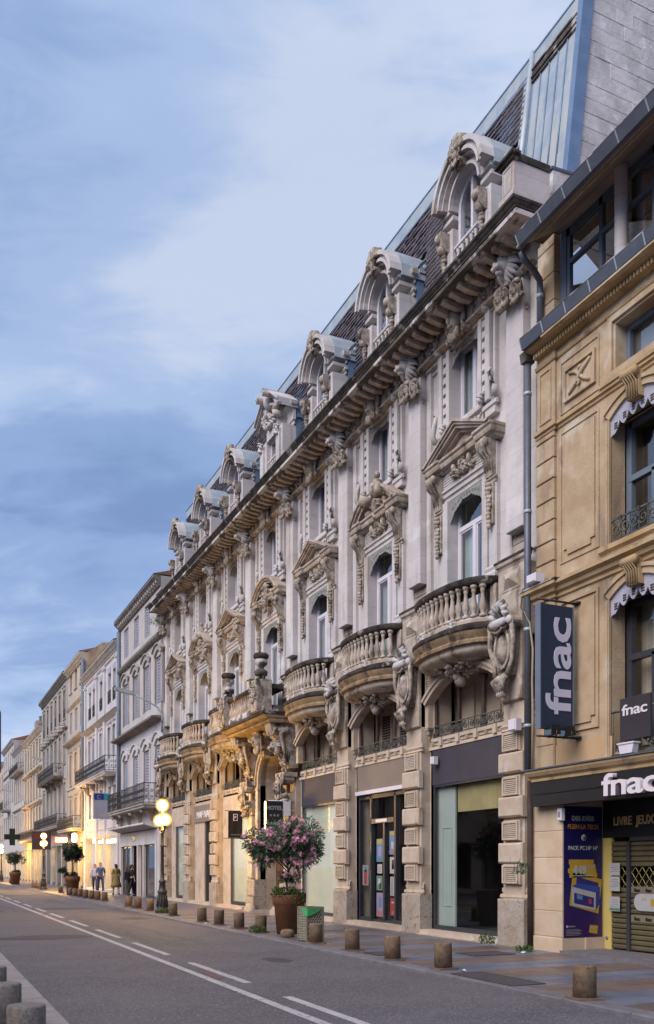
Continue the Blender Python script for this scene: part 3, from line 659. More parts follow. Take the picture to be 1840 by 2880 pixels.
for k, c in enumerate(cen):
    if k == 3: continue
    e = empty('balcony', hotel, (c, -.18, 0)); e['label'] = 'bowed stone balcony with turned balusters'
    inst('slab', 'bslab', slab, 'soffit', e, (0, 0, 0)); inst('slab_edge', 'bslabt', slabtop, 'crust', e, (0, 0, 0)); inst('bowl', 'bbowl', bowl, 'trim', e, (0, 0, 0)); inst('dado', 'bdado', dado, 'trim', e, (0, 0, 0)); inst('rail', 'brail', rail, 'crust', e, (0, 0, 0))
    inst('carved_leaves', 'bleaf', underleaf, 'carve', e, (0, -.15, 5.9))
    pts = BP; L_ = [0]
    for q in range(1, len(pts)): L_.append(L_[-1]+math.hypot(pts[q][0]-pts[q-1][0], pts[q][1]-pts[q-1][1]))
    n = 15
    for q in range(n):
        d_ = L_[-1]*(.115+.77*q/(n-1)); i = max(j for j in range(len(L_)) if L_[j] <= d_); i = min(i, len(L_)-2); t = (d_-L_[i])/(L_[i+1]-L_[i])
        inst('baluster', 'balu', baluster, 'trim', e, (pts[i][0]*(1-t)+pts[i+1][0]*t, pts[i][1]*(1-t)+pts[i+1][1]*t-.04, 6.64))
    for x in (-1, 1): inst('end_post', 'bpost', lambda: MB().cbox(-.1, .1, -.2, .14, 6.5, 7.3, .02), 'trim', e, (x*1.3, 0, 0))
    for x in (-.55, .55): inst('dado_boss', 'bboss', lambda: leaves(.11, .08, 9, 3, .06, .09), 'wall', e, (x, .62, 6.58))

# --- segmental arches of the mezzanine, frieze, railing
def arch_mb(fill=True):
    m = MB(); hw = 1.5; rise = .55; r = (hw*hw+rise*rise)/(2*rise); zc = 5.3+rise-r; a0 = math.acos(hw/r); n = 16
    for d0, d1, b1 in ((0, .09, -.12), (.09, .15, -.08), (.15, .22, -.13)): m.ring(arc((0, zc), r+d1, a0, PI-a0, n), arc((0, zc), r+d0, a0, PI-a0, n), -.36, b1)
    return m
def spandrel():
    m = MB(); hw = 1.5; rise = .55; r = (hw*hw+rise*rise)/(2*rise); zc = 5.3+rise-r; a0 = math.acos(hw/r); n = 16
    ou = arc((0, zc), r+.2, a0, PI-a0, n); m.ring([(p[0]*1.06, 6.45) for p in ou], ou, WB-.02, -.2)
    for x in (-1, 1): m.box(min(x*1.46, x*1.62), max(x*1.46, x*1.62), -.75, -.2, 4.8, 6.45)
    return m
def spanlines():
    m = MB()
    for k in range(9):
        z = 5.5+k*.06
        for x in (-1, 1): m.box(min(x*(1.56), x*(1.32-.13*k)), max(x*1.56, x*(1.32-.13*k)), -.2, -.19, z, z+.035)
    return m
def soffit(): return boxm(-1.6, 1.6, -1.6, -.7, 5.95, 6.0)
col_i = lambda: MB().lathe([(.08, 0), (.08, .1), (.05, .13), (.042, .9), (.05, .92), (.045, .95), (.09, 1.05), (.1, 1.12)], (0, 0, 0), 8)
def irail(w_):
    m = MB(); m.box(-w_/2, w_/2, -.012, .012, .235, .26); m.box(-w_/2, w_/2, -.012, .012, 0, .02); n = max(2, int(w_/.2)); st = w_/n
    for k in range(n):
        x = -w_/2+(k+.5)*st; m.scroll((x, .127), .1, 1.7, .02, -.01, .02, k, 1 if k % 2 else -1, 14)
        m.box(x-st/2-.006, x-st/2+.006, -.008, .008, 0, .24)
    return m
for k, c in enumerate(cen):
    if k == 3: continue
    e = empty('mezzanine_arch', hotel, (c, 0, 0))
    inst('archivolt', 'archv', arch_mb, 'tan', e, (0, 0, 0)); inst('spandrel', 'spand', spandrel, 'tan', e, (0, 0, 0)); inst('spandrel_grooves', 'spanl', spanlines, 'trim', e, (0, 0, 0))
    m = MB(); m.mould([(0, 4.36), (.03, 4.38), (.03, 4.44), (.07, 4.46), (.07, 4.53), (.02, 4.55)], -1.5, 1.5, -.36, (0, 0))
    for x in (-1.05, -.35, .35, 1.05): m.box(x-.06, x+.06, -.36, -.25, 4.34, 4.53); [m.box(x+q, x+q+.02, -.3, -.26, 4.4, 4.44) for q in (.3, .36)]
    obj('frieze_moulding', m, M['tan'], e)
    for x in (-1.42, -.47, .47, 1.42): inst('iron_column', 'icol', col_i, 'ironr', e, (x, -.4, 4.56))
    for x in (-.95, 0, .95): inst('iron_railing', 'irail', lambda: irail(.92), 'irong', e, (x, -.33, 4.56))
    m = MB(); m.box(-1.6, 1.6, -1.12, -1.0, 4.3, 6.0); m.box(-1.6, 1.6, -1.0, -.3, 4.28, 4.35)
    for x in (-1.0, 0, 1.0): m.box(x-.3, x-.26, -1.0, -.94, 4.35, 5.75); m.box(x+.26, x+.3, -1.0, -.94, 4.35, 5.75)
    obj('loggia_back_wall', m, M['room'], e); obj('loggia_ceiling', soffit(), M['room'], e)
    for x in (-1.0, 0, 1.0):
        obj('loggia_shutter', (lambda m: [m.box(x-.25, x+.25, -1.0, -.97, 4.4+q*.07, 4.44+q*.07) for q in range(18)] and m)(MB()), M['ironr'], e) if k in (1, 4) and x > -.5 else obj('loggia_panel', MB().cbox(x-.24, x+.24, -1.0, -.975, 4.4, 5.7, .01), M['room'], e)

# --- shopfronts
def plain_fascia(k, z0, z1, m, b=-.32): return obj('fascia', MB().box(-1.47, 1.47, b-.05, b, z0, z1), M[m], shop[k])
shop = {}
for k, c in enumerate(cen):
    if k == 3: continue
    e = shop[k] = empty('shopfront', hotel, (c, 0, 0))
    m = MB(); m.box(-1.56, 1.56, -.6, -.02, 0, .16); m.box(-1.56, 1.56, -.02, .06, 0, .07); obj('sill_step', m, M['tan'], e)
    m = MB()
    for x in (-1, 1): m.box(min(x*1.44, x*1.56), max(x*1.44, x*1.56), -.7, -.34, .16, 4.36)
    obj('jamb', m, M['tan'], e)
    m = MB(); m.box(-1.95, 1.95, -3.7, -3.6, 0, 4.3); m.box(-1.95, -1.85, -3.6, -.72, 0, 4.3); m.box(1.85, 1.95, -3.6, -.72, 0, 4.3); m.box(-1.95, 1.95, -3.6, -.5, 4.18, 4.28); m.box(-1.9, 1.9, -3.6, -.6, .1, .16)
    obj('shop_interior', m, M['dark'], e)
def shopglass(e, a0, a1, z0, z1, b, g='glassd', fr=.05):
    m = MB(); m.box(a0, a0+fr, b-.05, b+.03, z0, z1); m.box(a1-fr, a1, b-.05, b+.03, z0, z1); m.box(a0+fr, a1-fr, b-.05, b+.03, z0, z0+fr*2); m.box(a0+fr, a1-fr, b-.05, b+.03, z1-fr, z1); obj('frame', m, M['anth'], e)
    obj('glass', MB().box(a0+fr, a1-fr, b-.01, b, z0+fr*2, z1-fr), M[g], e)
e = shop[0]; plain_fascia(0, 3.47, 4.36, 'fascia'); shopglass(e, -1.44, 1.44, .16, 3.47, -.36)
m = MB(); m.box(.72, 1.43, -.5, -.46, .2, 3.4); m.ring([(.85, .7), (1.25, .7), (1.25, 2.5), (.85, 2.5), (.85, .7)], [(.88, .73), (1.22, .73), (1.22, 2.47), (.88, 2.47), (.88, .73)], -.46, -.445); obj('display_partition', m, mat('pale_display_panel', (.36, .40, .385), (.31, .35, .335), .8, .7), e)
obj('ceiling_band', MB().box(-1.42, .68, -.56, -.5, 2.82, 3.42), mat('lamp_yellow_band', (.40, .32, .16), (.30, .235, .11), 1.6, .7), e)  # lamp light reflected onto the band is coloured in as yellow
e = shop[2]; plain_fascia(2, 3.45, 4.36, 'fascia'); shopglass(e, -1.44, 1.44, .16, 3.45, -.36, 'glassf'); obj('whitewashed_backing', MB().box(-1.42, 1.42, -.5, -.46, .2, 3.4), M['frost'], e)
e = shop[1]; plain_fascia(1, 3.62, 4.36, 'fasciat')
obj('fascia_ledge', MB().box(-1.46, 1.46, -.38, -.24, 3.5, 3.6), M['frame'], e)
m = MB()
for x in (-1.44, -.62, .7, 1.37): m.box(x, x+.08, -.46, -.34, .14, 3.48)
m.box(-1.36, 1.37, -.46, -.34, 3.38, 3.48); m.box(-.54, .7, -.47, -.33, 2.72, 2.84); m.box(.04, .12, -.5, -.38, .2, 2.72); m.box(-1.36, -.62, -.46, -.34, .14, .26); m.box(.78, 1.37, -.46, -.34, .14, .26); m.box(-.54, .7, -.48, -.38, .14, .22)
obj('door_frame', m, M['anth'], e); obj('door_operator', MB().box(-.2, .4, -.4, -.31, 2.74, 2.82), M['frame'], e)
for a0, a1, z0, z1 in ((-1.36, -.62, .26, 3.38), (.78, 1.37, .26, 3.38), (-.54, .7, 2.84, 3.38)): obj('glass', MB().box(a0, a1, -.4, -.39, z0, z1), M['glassd'], e)
for a0, a1 in ((-.54, .04), (.12, .7)): obj('glass_door', MB().box(a0, a1, -.44, -.43, .22, 2.72), M['glassd'], e)
def poster(name, label, bay, a0, a1, z0, z1, b, m, deco):
    o = tag(empty(name, None, (10.5-b, cen[bay]+(a0+a1)/2, (z0+z1)/2), PI/2), label, 'poster'); w_, h_ = (a1-a0)/2, (z1-z0)/2
    obj('sheet', MB().box(-w_, w_, -.002, .002, -h_, h_), m, o)
    for (x, z, rw, rh, mm) in deco: obj('print', MB().box((x-rw)*w_, (x+rw)*w_, .002, .004, (z-rh)*h_, (z+rh)*h_), mm, o)
    return o
PC = {n: mat('print_'+n, tuple(v*.72 for v in c), None, 4, .6) for n, c in dict(yellow=(.5, .38, .06), sky=(.12, .25, .5), white=(.5, .5, .5), red=(.42, .06, .06), green=(.12, .26, .2), ink=(.03, .03, .04), lilac=(.35, .3, .45), pink=(.45, .18, .2), navy=(.035, .03, .19), orange=(.5, .22, .03), grey=(.3, .3, .3), teal=(.08, .26, .28)).items()}
poster('event_poster', 'blue and yellow event poster high on the left door leaf', 1, .2, .55, 1.72, 2.32, -.42, PC['sky'], [(0, .75, .85, .2, PC['yellow']), (0, -.1, .5, .4, PC['lilac']), (0, -.8, .8, .12, PC['teal'])])
poster('event_poster', 'blue poster with yellow top on the right door leaf', 1, -.5, -.16, 1.9, 2.5, -.42, PC['sky'], [(0, .8, .9, .15, PC['yellow']), (.1, -.2, .35, .3, PC['white']), (-.2, -.7, .5, .15, PC['orange'])])
poster('event_poster', 'white poster with red and black figure on the right door leaf', 1, -.5, -.18, 1.42, 1.84, -.42, PC['white'], [(0, .1, .35, .55, PC['ink']), (.1, -.2, .25, .3, PC['red'])])
poster('event_poster', 'green printed sheet below the blue poster on the door', 1, .22, .55, .98, 1.36, -.42, PC['green'], [(.1, .2, .5, .4, PC['white']), (-.3, -.4, .3, .4, PC['ink'])])
poster('event_poster', 'small white notice between two posters on the left door leaf', 1, .24, .5, 1.42, 1.66, -.42, PC['white'], [(0, .3, .7, .08, PC['grey']), (0, -.1, .7, .08, PC['grey']), (0, -.5, .7, .08, PC['grey'])])
poster('event_poster', 'pale blue and pink poster low on the left door leaf', 1, .2, .55, .3, .92, -.42, PC['lilac'], [(0, -.75, .85, .2, PC['pink']), (-.2, .2, .4, .4, PC['sky'])])
poster('event_poster', 'tall white lettered banner on the right door leaf', 1, -.5, -.2, .86, 1.34, -.42, PC['white'], [(.4, 0, .25, .9, PC['grey'])])
poster('event_poster', 'red poster low on the right door leaf', 1, -.5, -.2, .36, .8, -.42, PC['red'], [(0, .5, .6, .1, PC['white']), (0, -.7, .4, .2, PC['pink'])])
poster('event_poster', 'red figure poster on the glass panel left of the doors', 1, .92, 1.26, 1.1, 1.64, -.375, PC['grey'], [(0, -.2, .5, .7, PC['red']), (0, .6, .4, .25, PC['teal'])])
e = shop[4]
m = MB(); m.box(.6, 1.44, -.5, -.3, .16, 4.36); m.box(-1.44, .6, -.5, -.3, 3.46, 4.36); obj('stone_infill', m, M['tan'], e)
shopglass(e, -1.44, .6, .2, 3.46, -.36, 'glassf'); obj('whitewashed_backing', MB().box(-1.4, .58, -.5, -.46, .2, 3.4), M['frost'], e)
e = shop[5]
m = MB(); m.box(.1, 1.44, -.5, -.3, .16, 3.45); m.box(-1.44, 1.44, -.5, -.3, 4.15, 4.36); obj('stone_infill', m, M['tan'], e)
plain_fascia(5, 3.45, 4.15, 'fasciat', -.25); m = MB(); m.box(-.05, .1, -.5, -.34, .16, 3.45); m.box(-1.44, -.9, -.5, -.42, .16, 3.45); obj('door_frame', m, M['anth'], e); obj('glass_door', MB().box(-.9, -.05, -.47, -.46, .2, 3.42), M['glassd'], e); obj('door_blind', MB().box(-.88, -.07, -.6, -.56, .2, 3.4), mat('grey_blind', (.14, .13, .13), None, 1, .8), e)
sg = tag(empty('shop_name_sign', None, (10.5+.25, cen[5], 0), PI/2), 'pale capital letters of a shop name on the taupe fascia beyond the black flag', 'sign'); text('letters', 'NAF NAF', .38, M['letterw'], sg, (0, .01, 3.62), depth=.03, bold=.012, width=1.25)
e = shop[6]
m = MB(); m.box(.75, 1.44, -.5, -.3, .16, 4.36); m.box(-1.44, .75, -.5, -.3, 3.42, 4.36); m.box(-1.44, -.85, -.5, -.3, .16, 3.42); obj('stone_infill', m, M['tan'], e)
shopglass(e, -.85, .75, .2, 3.42, -.36, 'glassf'); obj('whitewashed_backing', MB().box(-.82, .73, -.5, -.46, .2, 3.4), M['frost'], e)

# --- hotel entrance bay: voussoir arch, big consoles, straight balcony with urns
c = cen[3]
e = empty('entrance_bay', hotel, (c, 0, 0)); e['label'] = 'round-arched hotel entrance under a straight balcony'
m = MB(); hw = 1.2; zs = 4.4; n = 16
ou = arc((0, zs), 1.2, 0, PI, n); m.ring([(2.0*math.cos(PI*i/n), 6.45) for i in range(n+1)], ou, -.9, -.3); m.box(1.2, 2.0, -.9, -.3, .0, 4.41); m.box(-2.0, -1.2, -.9, -.3, 0, 4.41); obj('portal_wall', m, M['tan'], e)
m = MB()
for d0, d1, b1 in ((0, .10, -.2), (.10, .17, -.13), (.17, .26, -.2)): m.ring(arc((0, zs), 1.2+d1, 0, PI, n), arc((0, zs), 1.2+d0, 0, PI, n), -.5, b1)
m.box(-1.46, -1.2, -.5, -.2, 1.15, 4.41); m.box(1.2, 1.46, -.5, -.2, 1.15, 4.41); m.mould([(0, 4.2), (.05, 4.23), (.05, 4.3), (.0, 4.34)], 1.2, 1.47, -.22); m.mould([(0, 4.2), (.05, 4.23), (.05, 4.3), (.0, 4.34)], -1.47, -1.2, -.22); obj('archivolt', m, M['trim'], e)
for x in (-1, 1):
    for z0, z1 in ((0, .55), (.56, 1.14)): obj('plinth', MB().cbox(min(x*1.19, x*1.95), max(x*1.19, x*1.95), -.5, -.05+(.04 if z0 == 0 else 0), z0, z1, .03), M['plinth'], e)
    obj('wheel_guard', MB().ell((x*1.25, .05, .0), (.3, .25, .36), 10, 6), M['plinth'], e)
    m = MB()
    for z in (1.2, 1.75, 2.3, 2.85, 3.4): m.cbox(min(x*1.52, x*1.94), max(x*1.52, x*1.94), -.4, -.08, z, z+.5, .025)
    obj('pier_blocks', m, M['tan'], e)
    inst('carved_capital', 'ccap', lambda: (lambda m: [m.scroll((q*.22, .28), .2, 1.6, .07, -.2, .36, PI/2, q) for q in (-1, 1)] and m.merge(mask(), (0, .1, -.05), 1, .9) and m.merge(leaves(.28, .42, 26, 6, .09, .18), (0, .02, -.35)) and m.box(-.36, .36, -.3, .16, .36, .5) and m)(MB()), 'carve', e, (x*1.72, -.02, 4.05))
    def big_console():
        m = MB(); m.prism([(-.35, -1.35), (-.12, -1.35), (.0, -1.1), (.05, -.8), (.3, -.5), (.55, -.22), (.62, .05), (-.35, .05)], -.24, .24, 'a')
        m.merge(lion(), (0, .2, -.68), 1, 1.05)
        for q in (-1, 1):
            m.tube([(q*.28, .05, -.1), (q*.3, .25, -.3), (q*.27, .16, -.75), (q*.22, .02, -1.2)], [.06, .08, .055, .04], 7)
            m.scroll((q*.24, -.18), .17, 1.5, .05, 0, .5, PI/2, q)
        m.merge(leaves(.22, .2, 26, 11, .06, .14), (0, .4, -.2)); m.merge(leaves(.2, .28, 24, 13, .06, .12), (0, .0, -1.15)); return m
    inst('lion_console', 'bigc', big_console, 'carve', e, (x*1.72, -.05, 6.05))
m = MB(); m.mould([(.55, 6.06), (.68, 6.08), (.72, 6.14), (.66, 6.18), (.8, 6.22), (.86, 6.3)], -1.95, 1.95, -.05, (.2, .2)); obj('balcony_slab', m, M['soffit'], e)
obj('slab_edge', MB().mould([(.86, 6.31), (.92, 6.33), (.92, 6.4), (.86, 6.42)], -1.95, 1.95, -.05, (.2, .2)), M['crust'], e); obj('dado', MB().mould([(.72, 6.42), (.84, 6.42), (.84, 6.6), (.8, 6.66), (.72, 6.66)], -1.8, 1.8, -.05, (0, 0)), M['crust2'], e)
obj('rail', MB().mould([(.66, 7.18), (.86, 7.18), (.9, 7.22), (.9, 7.28), (.84, 7.32), (.66, 7.32)], -1.8, 1.8, -.05, (0, 0)), M['crust'], e)
for q in range(15): inst('baluster', 'balu', None, 'wall', e, (-1.42+2.84*q/14, .72, 6.6))
inst('carved_keystone', 'keyst', lambda: (lambda m: m.prism([(-.2, -.5), (.2, -.5), (.3, .5), (-.3, .5)], -.2, .25) and m.merge(mask(), (0, .25, 0), 1, 1.2) and m.merge(leaves(1.1, .28, 40, 17, .11, .3), (0, .05, .25)) and m)(MB()), 'carve', e, (0, -.15, 5.75))
for x in (-1, 1):
    m = MB(); m.cbox(-.24, .24, .45, .98, 6.42, 7.42, .02); m.mould([(0, 6.42), (.05, 6.44), (.05, 6.55), (0, 6.6)], -.24, .24, .72); m.merge(leaves(.2, .4, 22, 5, .07, .08), (0, .98, 6.95)); m.ell((0, 1.0, 6.98), (.09, .06, .14)); obj('balcony_pedestal', m, M['carve'], e, (x*1.62, 0, 0))
    obj('pedestal_cap', MB().mould([(0, 7.42), (.04, 7.44), (.06, 7.5), (.06, 7.55), (0, 7.58)], -.24, .24, .68), M['crust'], e, (x*1.62, 0, 0))
    inst('urn', 'urn', lambda: MB().lathe([(.2, 0), (.2, .06), (.22, .1), (.17, .16), (.09, .2), (.09, .26), (.2, .34), (.215, .42), (.19, .47), (.17, .5)], (0, 0, 0), 12), 'crust2', e, (x*1.62, .72, 7.58)); inst('urn_cap', 'urnc2', lambda: MB().lathe([(.17, 0), (.24, .05), (.25, .12), (.2, .18), (.08, .21), (.0, .22)], (0, 0, 0), 12), 'crust', e, (x*1.62, .72, 8.08))
dr = empty('entrance_door', hotel, (c, 0, 0))
m = MB(); m.box(-1.2, 1.2, -.94, -.88, 0, 3.5); m.box(-1.2, 1.2, -.96, -.84, 3.46, 3.62); [m.cbox(q*.6-.45, q*.6+.45, -.88, -.84, z0, z1, .03) for q in (-1, 1) for z0, z1 in ((.2, 1.2), (1.4, 3.3))]; m.prism([(-1.2, 3.62), (1.2, 3.62)]+arc((0, zs), 1.2, 0, PI, 12), -.93, -.89); obj('door_leaf', m, M['ironr'], dr)
m = MB()
for q in range(9): m.scroll((-.8+.2*q, 4.3+.35*math.sin(q)), .2, 1.6, .04, -.89, .05, q, 1 if q % 2 else -1)
for q in range(7): m.scroll((-.6+.2*q, 4.95), .18, 1.6, .04, -.89, .05, q*2, -1)
for q in range(8): m.ell((-.95+.27*q, -.84, 3.78), (.06, .07, .09), 6, 4)
obj('transom_grille', m, M['iron'], dr)
obj('entrance_step', MB().box(-1.3, 1.3, -.9, .05, 0, .12), M['kerb'], e)

# --- dormers
DB = -.25
def dorm_stone():
    m = MB(); zs = 16.1; n = 14
    for x in (-1, 1):
        a = lambda p, q: (min(x*p, x*q), max(x*p, x*q))
        m.cbox(*a(.53, .93), -.75, DB, 13.78, 15.72, .02); m.mould([(0, 15.7), (.05, 15.73), (.03, 15.8), (.08, 15.84), (.08, 15.9), (0, 15.93)], *a(.53, .93), -.7); m.box(*a(.53, .93), -.75, DB-.03, 15.93, 16.02)
        m.mould([(0, 16.02), (.04, 16.03), (.04, 16.12), (.09, 16.16), (.14, 16.2), (.16, 16.28), (.16, 16.32), (.05, 16.36)], *a(.58, .95), -.7)
        m.cbox(*a(.62, .84), DB-.02, DB+.03, 13.9, 15.7, .015)
    m.ring(arc((0, zs), .93, 0, PI, n), arc((0, zs), .53, 0, PI, n), -.75, DB)
    for d0, d1, b1 in ((.0, .1, .16), (.1, .17, .09), (.17, .24, .12), (.24, .29, .03)): m.ring(arc((0, zs), 1.0-d0, .12, PI-.12, n), arc((0, zs), 1.0-d1, .12, PI-.12, n), -.75, DB+b1+.1)
    m.ring(arc((0, zs), .6, 0, PI, n), arc((0, zs), .54, 0, PI, n), DB, DB+.06); return m
def dorm_key():
    m = MB()
    for k in range(9):
        a = PI*(k+.5)/9; m.tube([(0, .25, 0), (.2*math.cos(a), .34, .12+.2*math.sin(a)), (.34*math.cos(a), .3, .1+.4*math.sin(a)), (.34*math.cos(a), .1, .16+.42*math.sin(a))], [.05, .08, .08, .04], 6)
    m.merge(mask(), (0, .25, -.02), 1, .75); m.prism([(-.16, -.25), (.16, -.25), (.26, .35), (-.26, .35)], 0, .2)
    for x in (-1, 1):
        for j in range(7): a = .5+j*.13; m.ell((x*.75*math.cos(a+.35)*1.0, .1, -.35+.75*math.sin(a+.35)), (.045, .06, .045), 6, 4)
    return m
def dorm_brk():
    m = MB(); m.prism([(0, .0), (.1, .02), (.2, .12), (.24, .3), (.24, .42), (0, .42)], -.11, .11, 'a'); m.scroll((0, .28), .1, 1.3, .03, .1, .1, 0, 1); m.ell((0, .2, .3), (.12, .12, .12)); m.ell((0, .14, .06), (.1, .11, .12)); m.merge(festoon(5, .09, .07), (0, .04, -.06)); return m
def dorm_zinc():
    m = MB(); n = 10; ou = arc((0, 16.12), 1.02, .0, PI, n); m.ring(ou, arc((0, 16.12), .94, 0, PI, n), -1.9, -.3); return m
def dorm_vent():
    m = MB(); m.prism([(-.2, 0), (.2, 0), (.2, .25), (0, .42), (-.2, .25)], 0, .3); m.ring([(-.26, .22), (0, .5), (.26, .22)], [(-.26, .17), (0, .44), (.26, .17)], -.02, .34); m.ell((0, .3, .2), (.1, .05, .1)); return m
def dorm_rect():
    m = MB()
    for x in (-1, 1):
        a = lambda p, q: (min(x*p, x*q), max(x*p, x*q))
        m.cbox(*a(.5, .95), -.75, DB, 13.78, 16.0, .02); m.cbox(*a(.6, .88), DB, DB+.09, 14.2, 15.75, .02)
        m.mould([(0, 16.0), (.05, 16.03), (.05, 16.12), (.1, 16.15), (.1, 16.5), (.14, 16.54), (.2, 16.6), (.22, 16.7), (.05, 16.78)], *a(.5, .95), -.7); m.merge(leaves(.14, .2, 12, 3, .07, .1), (x*.74, DB+.08, 15.85))
        for d0, d1, b1 in ((0, .08, .24), (.08, .16, .16), (.16, .24, .06)): m.ring([(x*1.1, 16.75-d0), (x*.75, 17.02-d0), (x*.35, 17.3-d0)], [(x*1.1, 16.75-d1), (x*.75, 17.02-d1), (x*.35, 17.3-d1)], -.75, DB+b1)
        m.scroll((x*.3, 17.2), .15, 1.4, .05, -.6, .8, PI/2, x); m.prism([(x*.95, 13.8), (x*1.35, 13.8), (x*1.3, 14.2), (x*1.12, 14.5), (x*1.0, 15.1), (x*.95, 15.1)], -.5, DB-.05)
    m.box(-.5, .5, -.75, DB-.02, 15.95, 16.8); m.box(-.6, .6, -.75, DB-.1, 16.8, 17.0); m.merge(leaves(.6, .4, 34, 21, .1, .2), (0, DB-.05, 16.6)); m.ell((0, DB+.1, 17.05), (.18, .2, .26)); return m
for k, c in enumerate(cen):
    e = empty('dormer', hotel, (c, 0, 0)); rect = k == 3
    if rect: inst('stone_surround', 'drect', dorm_rect, 'wall', e, (0, 0, 0))
    else:
        inst('stone_surround', 'dstone', dorm_stone, 'wall', e, (0, 0, 0)); inst('shell_keystone', 'dkey', lambda: MB().merge(dorm_key(), (0, 0, 0), 1, .8), 'carve', e, (0, DB, 16.84))
        for x in (-1, 1): inst('scroll_bracket', 'dbrk', dorm_brk, 'carve', e, (x*.73, DB, 15.22))
        inst('barrel_roof', 'dzinc', dorm_zinc, 'zinc', e, (0, 0, 0))
        for x in (-1, 1): inst('roof_vent', 'dvent', lambda: MB().merge(dorm_vent(), (0, 0, 0), 1, .75), 'zinc', e, (x*.8, -.95, 16.3), -x*PI/2)
    m = MB(); m.box(-.98, -.9, -2.0, -.74, 13.8, 16.3); m.box(.9, .98, -2.0, -.74, 13.8, 16.3); m.box(-1.04, 1.04, -2.0, -.74, 16.25, 16.36) if rect else None
    if rect: m.box(-1.0, 1.0, -2.0, -.74, 16.36, 16.9)
    obj('cheek', m, M['zincb'], e)
    inst('sill_rail', 'dsill', lambda: MB().mould([(0, 15.14), (.03, 15.15), (.03, 15.2), (.01, 15.23)], -.52, .52, -.36, (0, 0)), 'wall', e, (0, .04, .08)); obj('sill_base', MB().box(-.53, .53, -.7, -.28, 13.8, 14.80), M['wall'], e)
    for q in range(6): inst('baluster', 'dbal', lambda: MB().lathe([(.055, 0), (.055, .05), (.04, .08), (.06, .16), (.055, .22), (.03, .32), (.05, .36), (.055, .42)], (0, 0, 0), 8), 'wall', e, (-.43+.86*q/5, -.36, 14.80))
    obj('sill_back', MB().box(-.52, .52, -.56, -.50, 14.7, 15.2), M['wall'], e)
    m = MB()
    if rect: m.box(-.5, -.42, -.72, -.62, 15.16, 15.95); m.box(.42, .5, -.72, -.62, 15.16, 15.95); m.box(-.42, .42, -.72, -.62, 15.88, 15.95)
    else: m.ring([(-.53, 15.16)]+arc((0, 16.1), .53, PI, 0, 12)+[(.53, 15.16)], [(-.44, 15.16)]+arc((0, 16.1), .44, PI, 0, 12)+[(.44, 15.16)], -.72, -.62)
    m.box(-.04, .04, -.72, -.62, 15.16, 16.0 if rect else 16.54); obj('window_frame', m, M['frame'], e, (0, .2, 0))
    obj('pane', (MB().box(-.5, .5, -.69, -.68, 15.16, 15.95) if rect else MB().prism([(-.5, 15.16), (.5, 15.16)]+arc((0, 16.1), .5, 0, PI, 12), -.69, -.68)), M['glass'], e, (0, .2, 0))
    obj('room', boxm(-.85, .85, -1.3, -1.25, 14.7, 16.7), M['dark'], e)

# --- mansard roof
def rb(z): return -(.70+.1216*(z-13.75))
ZT = 18.62
roof = empty('mansard_roof', hotel); roof['label'] = 'steep tiled mansard with zinc ridge band'
m = MB(); m.add([(S0, rb(13.7)-.03, 13.7), (S1, rb(13.7)-.03, 13.7), (S1, rb(ZT)-.03, ZT), (S0, rb(ZT)-.03, ZT), (S1, -8.9, ZT), (S0, -8.9, ZT)], [(0, 1, 2, 3), (3, 2, 4, 5)]); obj('roof_deck', m, M['slateb'], roof)
obj('ridge_band', MB().add([(S0, rb(18.22)+.03, 18.22), (S1, rb(18.22)+.03, 18.22), (S1, rb(ZT)+.06, ZT), (S0, rb(ZT)+.06, ZT), (S1, rb(ZT)-.4, ZT+.06), (S0, rb(ZT)-.4, ZT+.06)], [(0, 1, 2, 3), (3, 2, 4, 5)]), M['zinc'], roof)
obj('ridge_roll', MB().tube([(S0, rb(ZT)+.05, ZT), (S1, rb(ZT)+.05, ZT)], .035, 6), M['zincb'], roof); obj('band_roll', MB().tube([(S0, rb(18.2)+.03, 18.2), (S1, rb(18.2)+.03, 18.2)], .03, 6), M['zincb'], roof)
tile = MB().prism([(-.088, .0), (-.05, -.025), (.05, -.025), (.088, 0), (.088, .2), (-.088, .2)], 0, .022).mesh('roof_tile', M['slate']); tile2 = tile.copy(); tile2.materials.clear(); tile2.materials.append(M['slateb'])
rr = random.Random(4); cnt = 0; st = [MB(), MB(), MB()]; st2 = [MB(), MB()]
z = 15.0; row = 0
while z < 18.15:
    a = 15.32+(.09 if row % 2 else 0)
    while a < S1-.1:
        near = min((abs(a-c) for c in cen)); zt = z+.1
        if not (near < 1.0 and zt < 16.45) and not (near < .92 and zt < 16.95):
            blue = math.sin(a*1.7+z*2.1)+math.sin(a*.6-z*1.3+2)+(z-16.2)*-.9 > .35
            tl = -.12+rr.uniform(-.03, .03); b = rb(z)+.012
            if cnt < 300 and a > 17.0 and a < 19.4 and z > 15.9 or cnt < 300 and a < 16.3 and z > 16.8:
                o = obj('roof_tile', tile2 if blue else tile, None, roof, (a, b+.018, z+rr.uniform(-.012, .012))); o.rotation_euler = (.2-tl*.3, 0, 0); cnt += 1
            elif a < 33 or row % 1 == 0:
                q = rr.uniform(.03, .06); j = rr.uniform(-.012, .012)
                (rr.choice(st2) if blue else rr.choice(st)).add([(a-.086, b+q, z+j), (a+.086, b+q, z+j), (a+.086, rb(z+.2)+.01, z+.2), (a-.086, rb(z+.2)+.01, z+.2), (a-.086, b, z+j), (a+.086, b, z+j)], [(0, 1, 2, 3), (0, 4, 5, 1), (0, 3, 4), (1, 5, 2)])
        a += .182
    z += .13; row += 1
for q, mm in zip(st+st2, ('slate', 'slate2', 'slate3', 'slateb', 'slateb2')): obj('brown_tiles' if mm[-1] != 'b' and 'b' not in mm else 'blue_tiles', q, M[mm], roof)['kind'] = 'stuff'
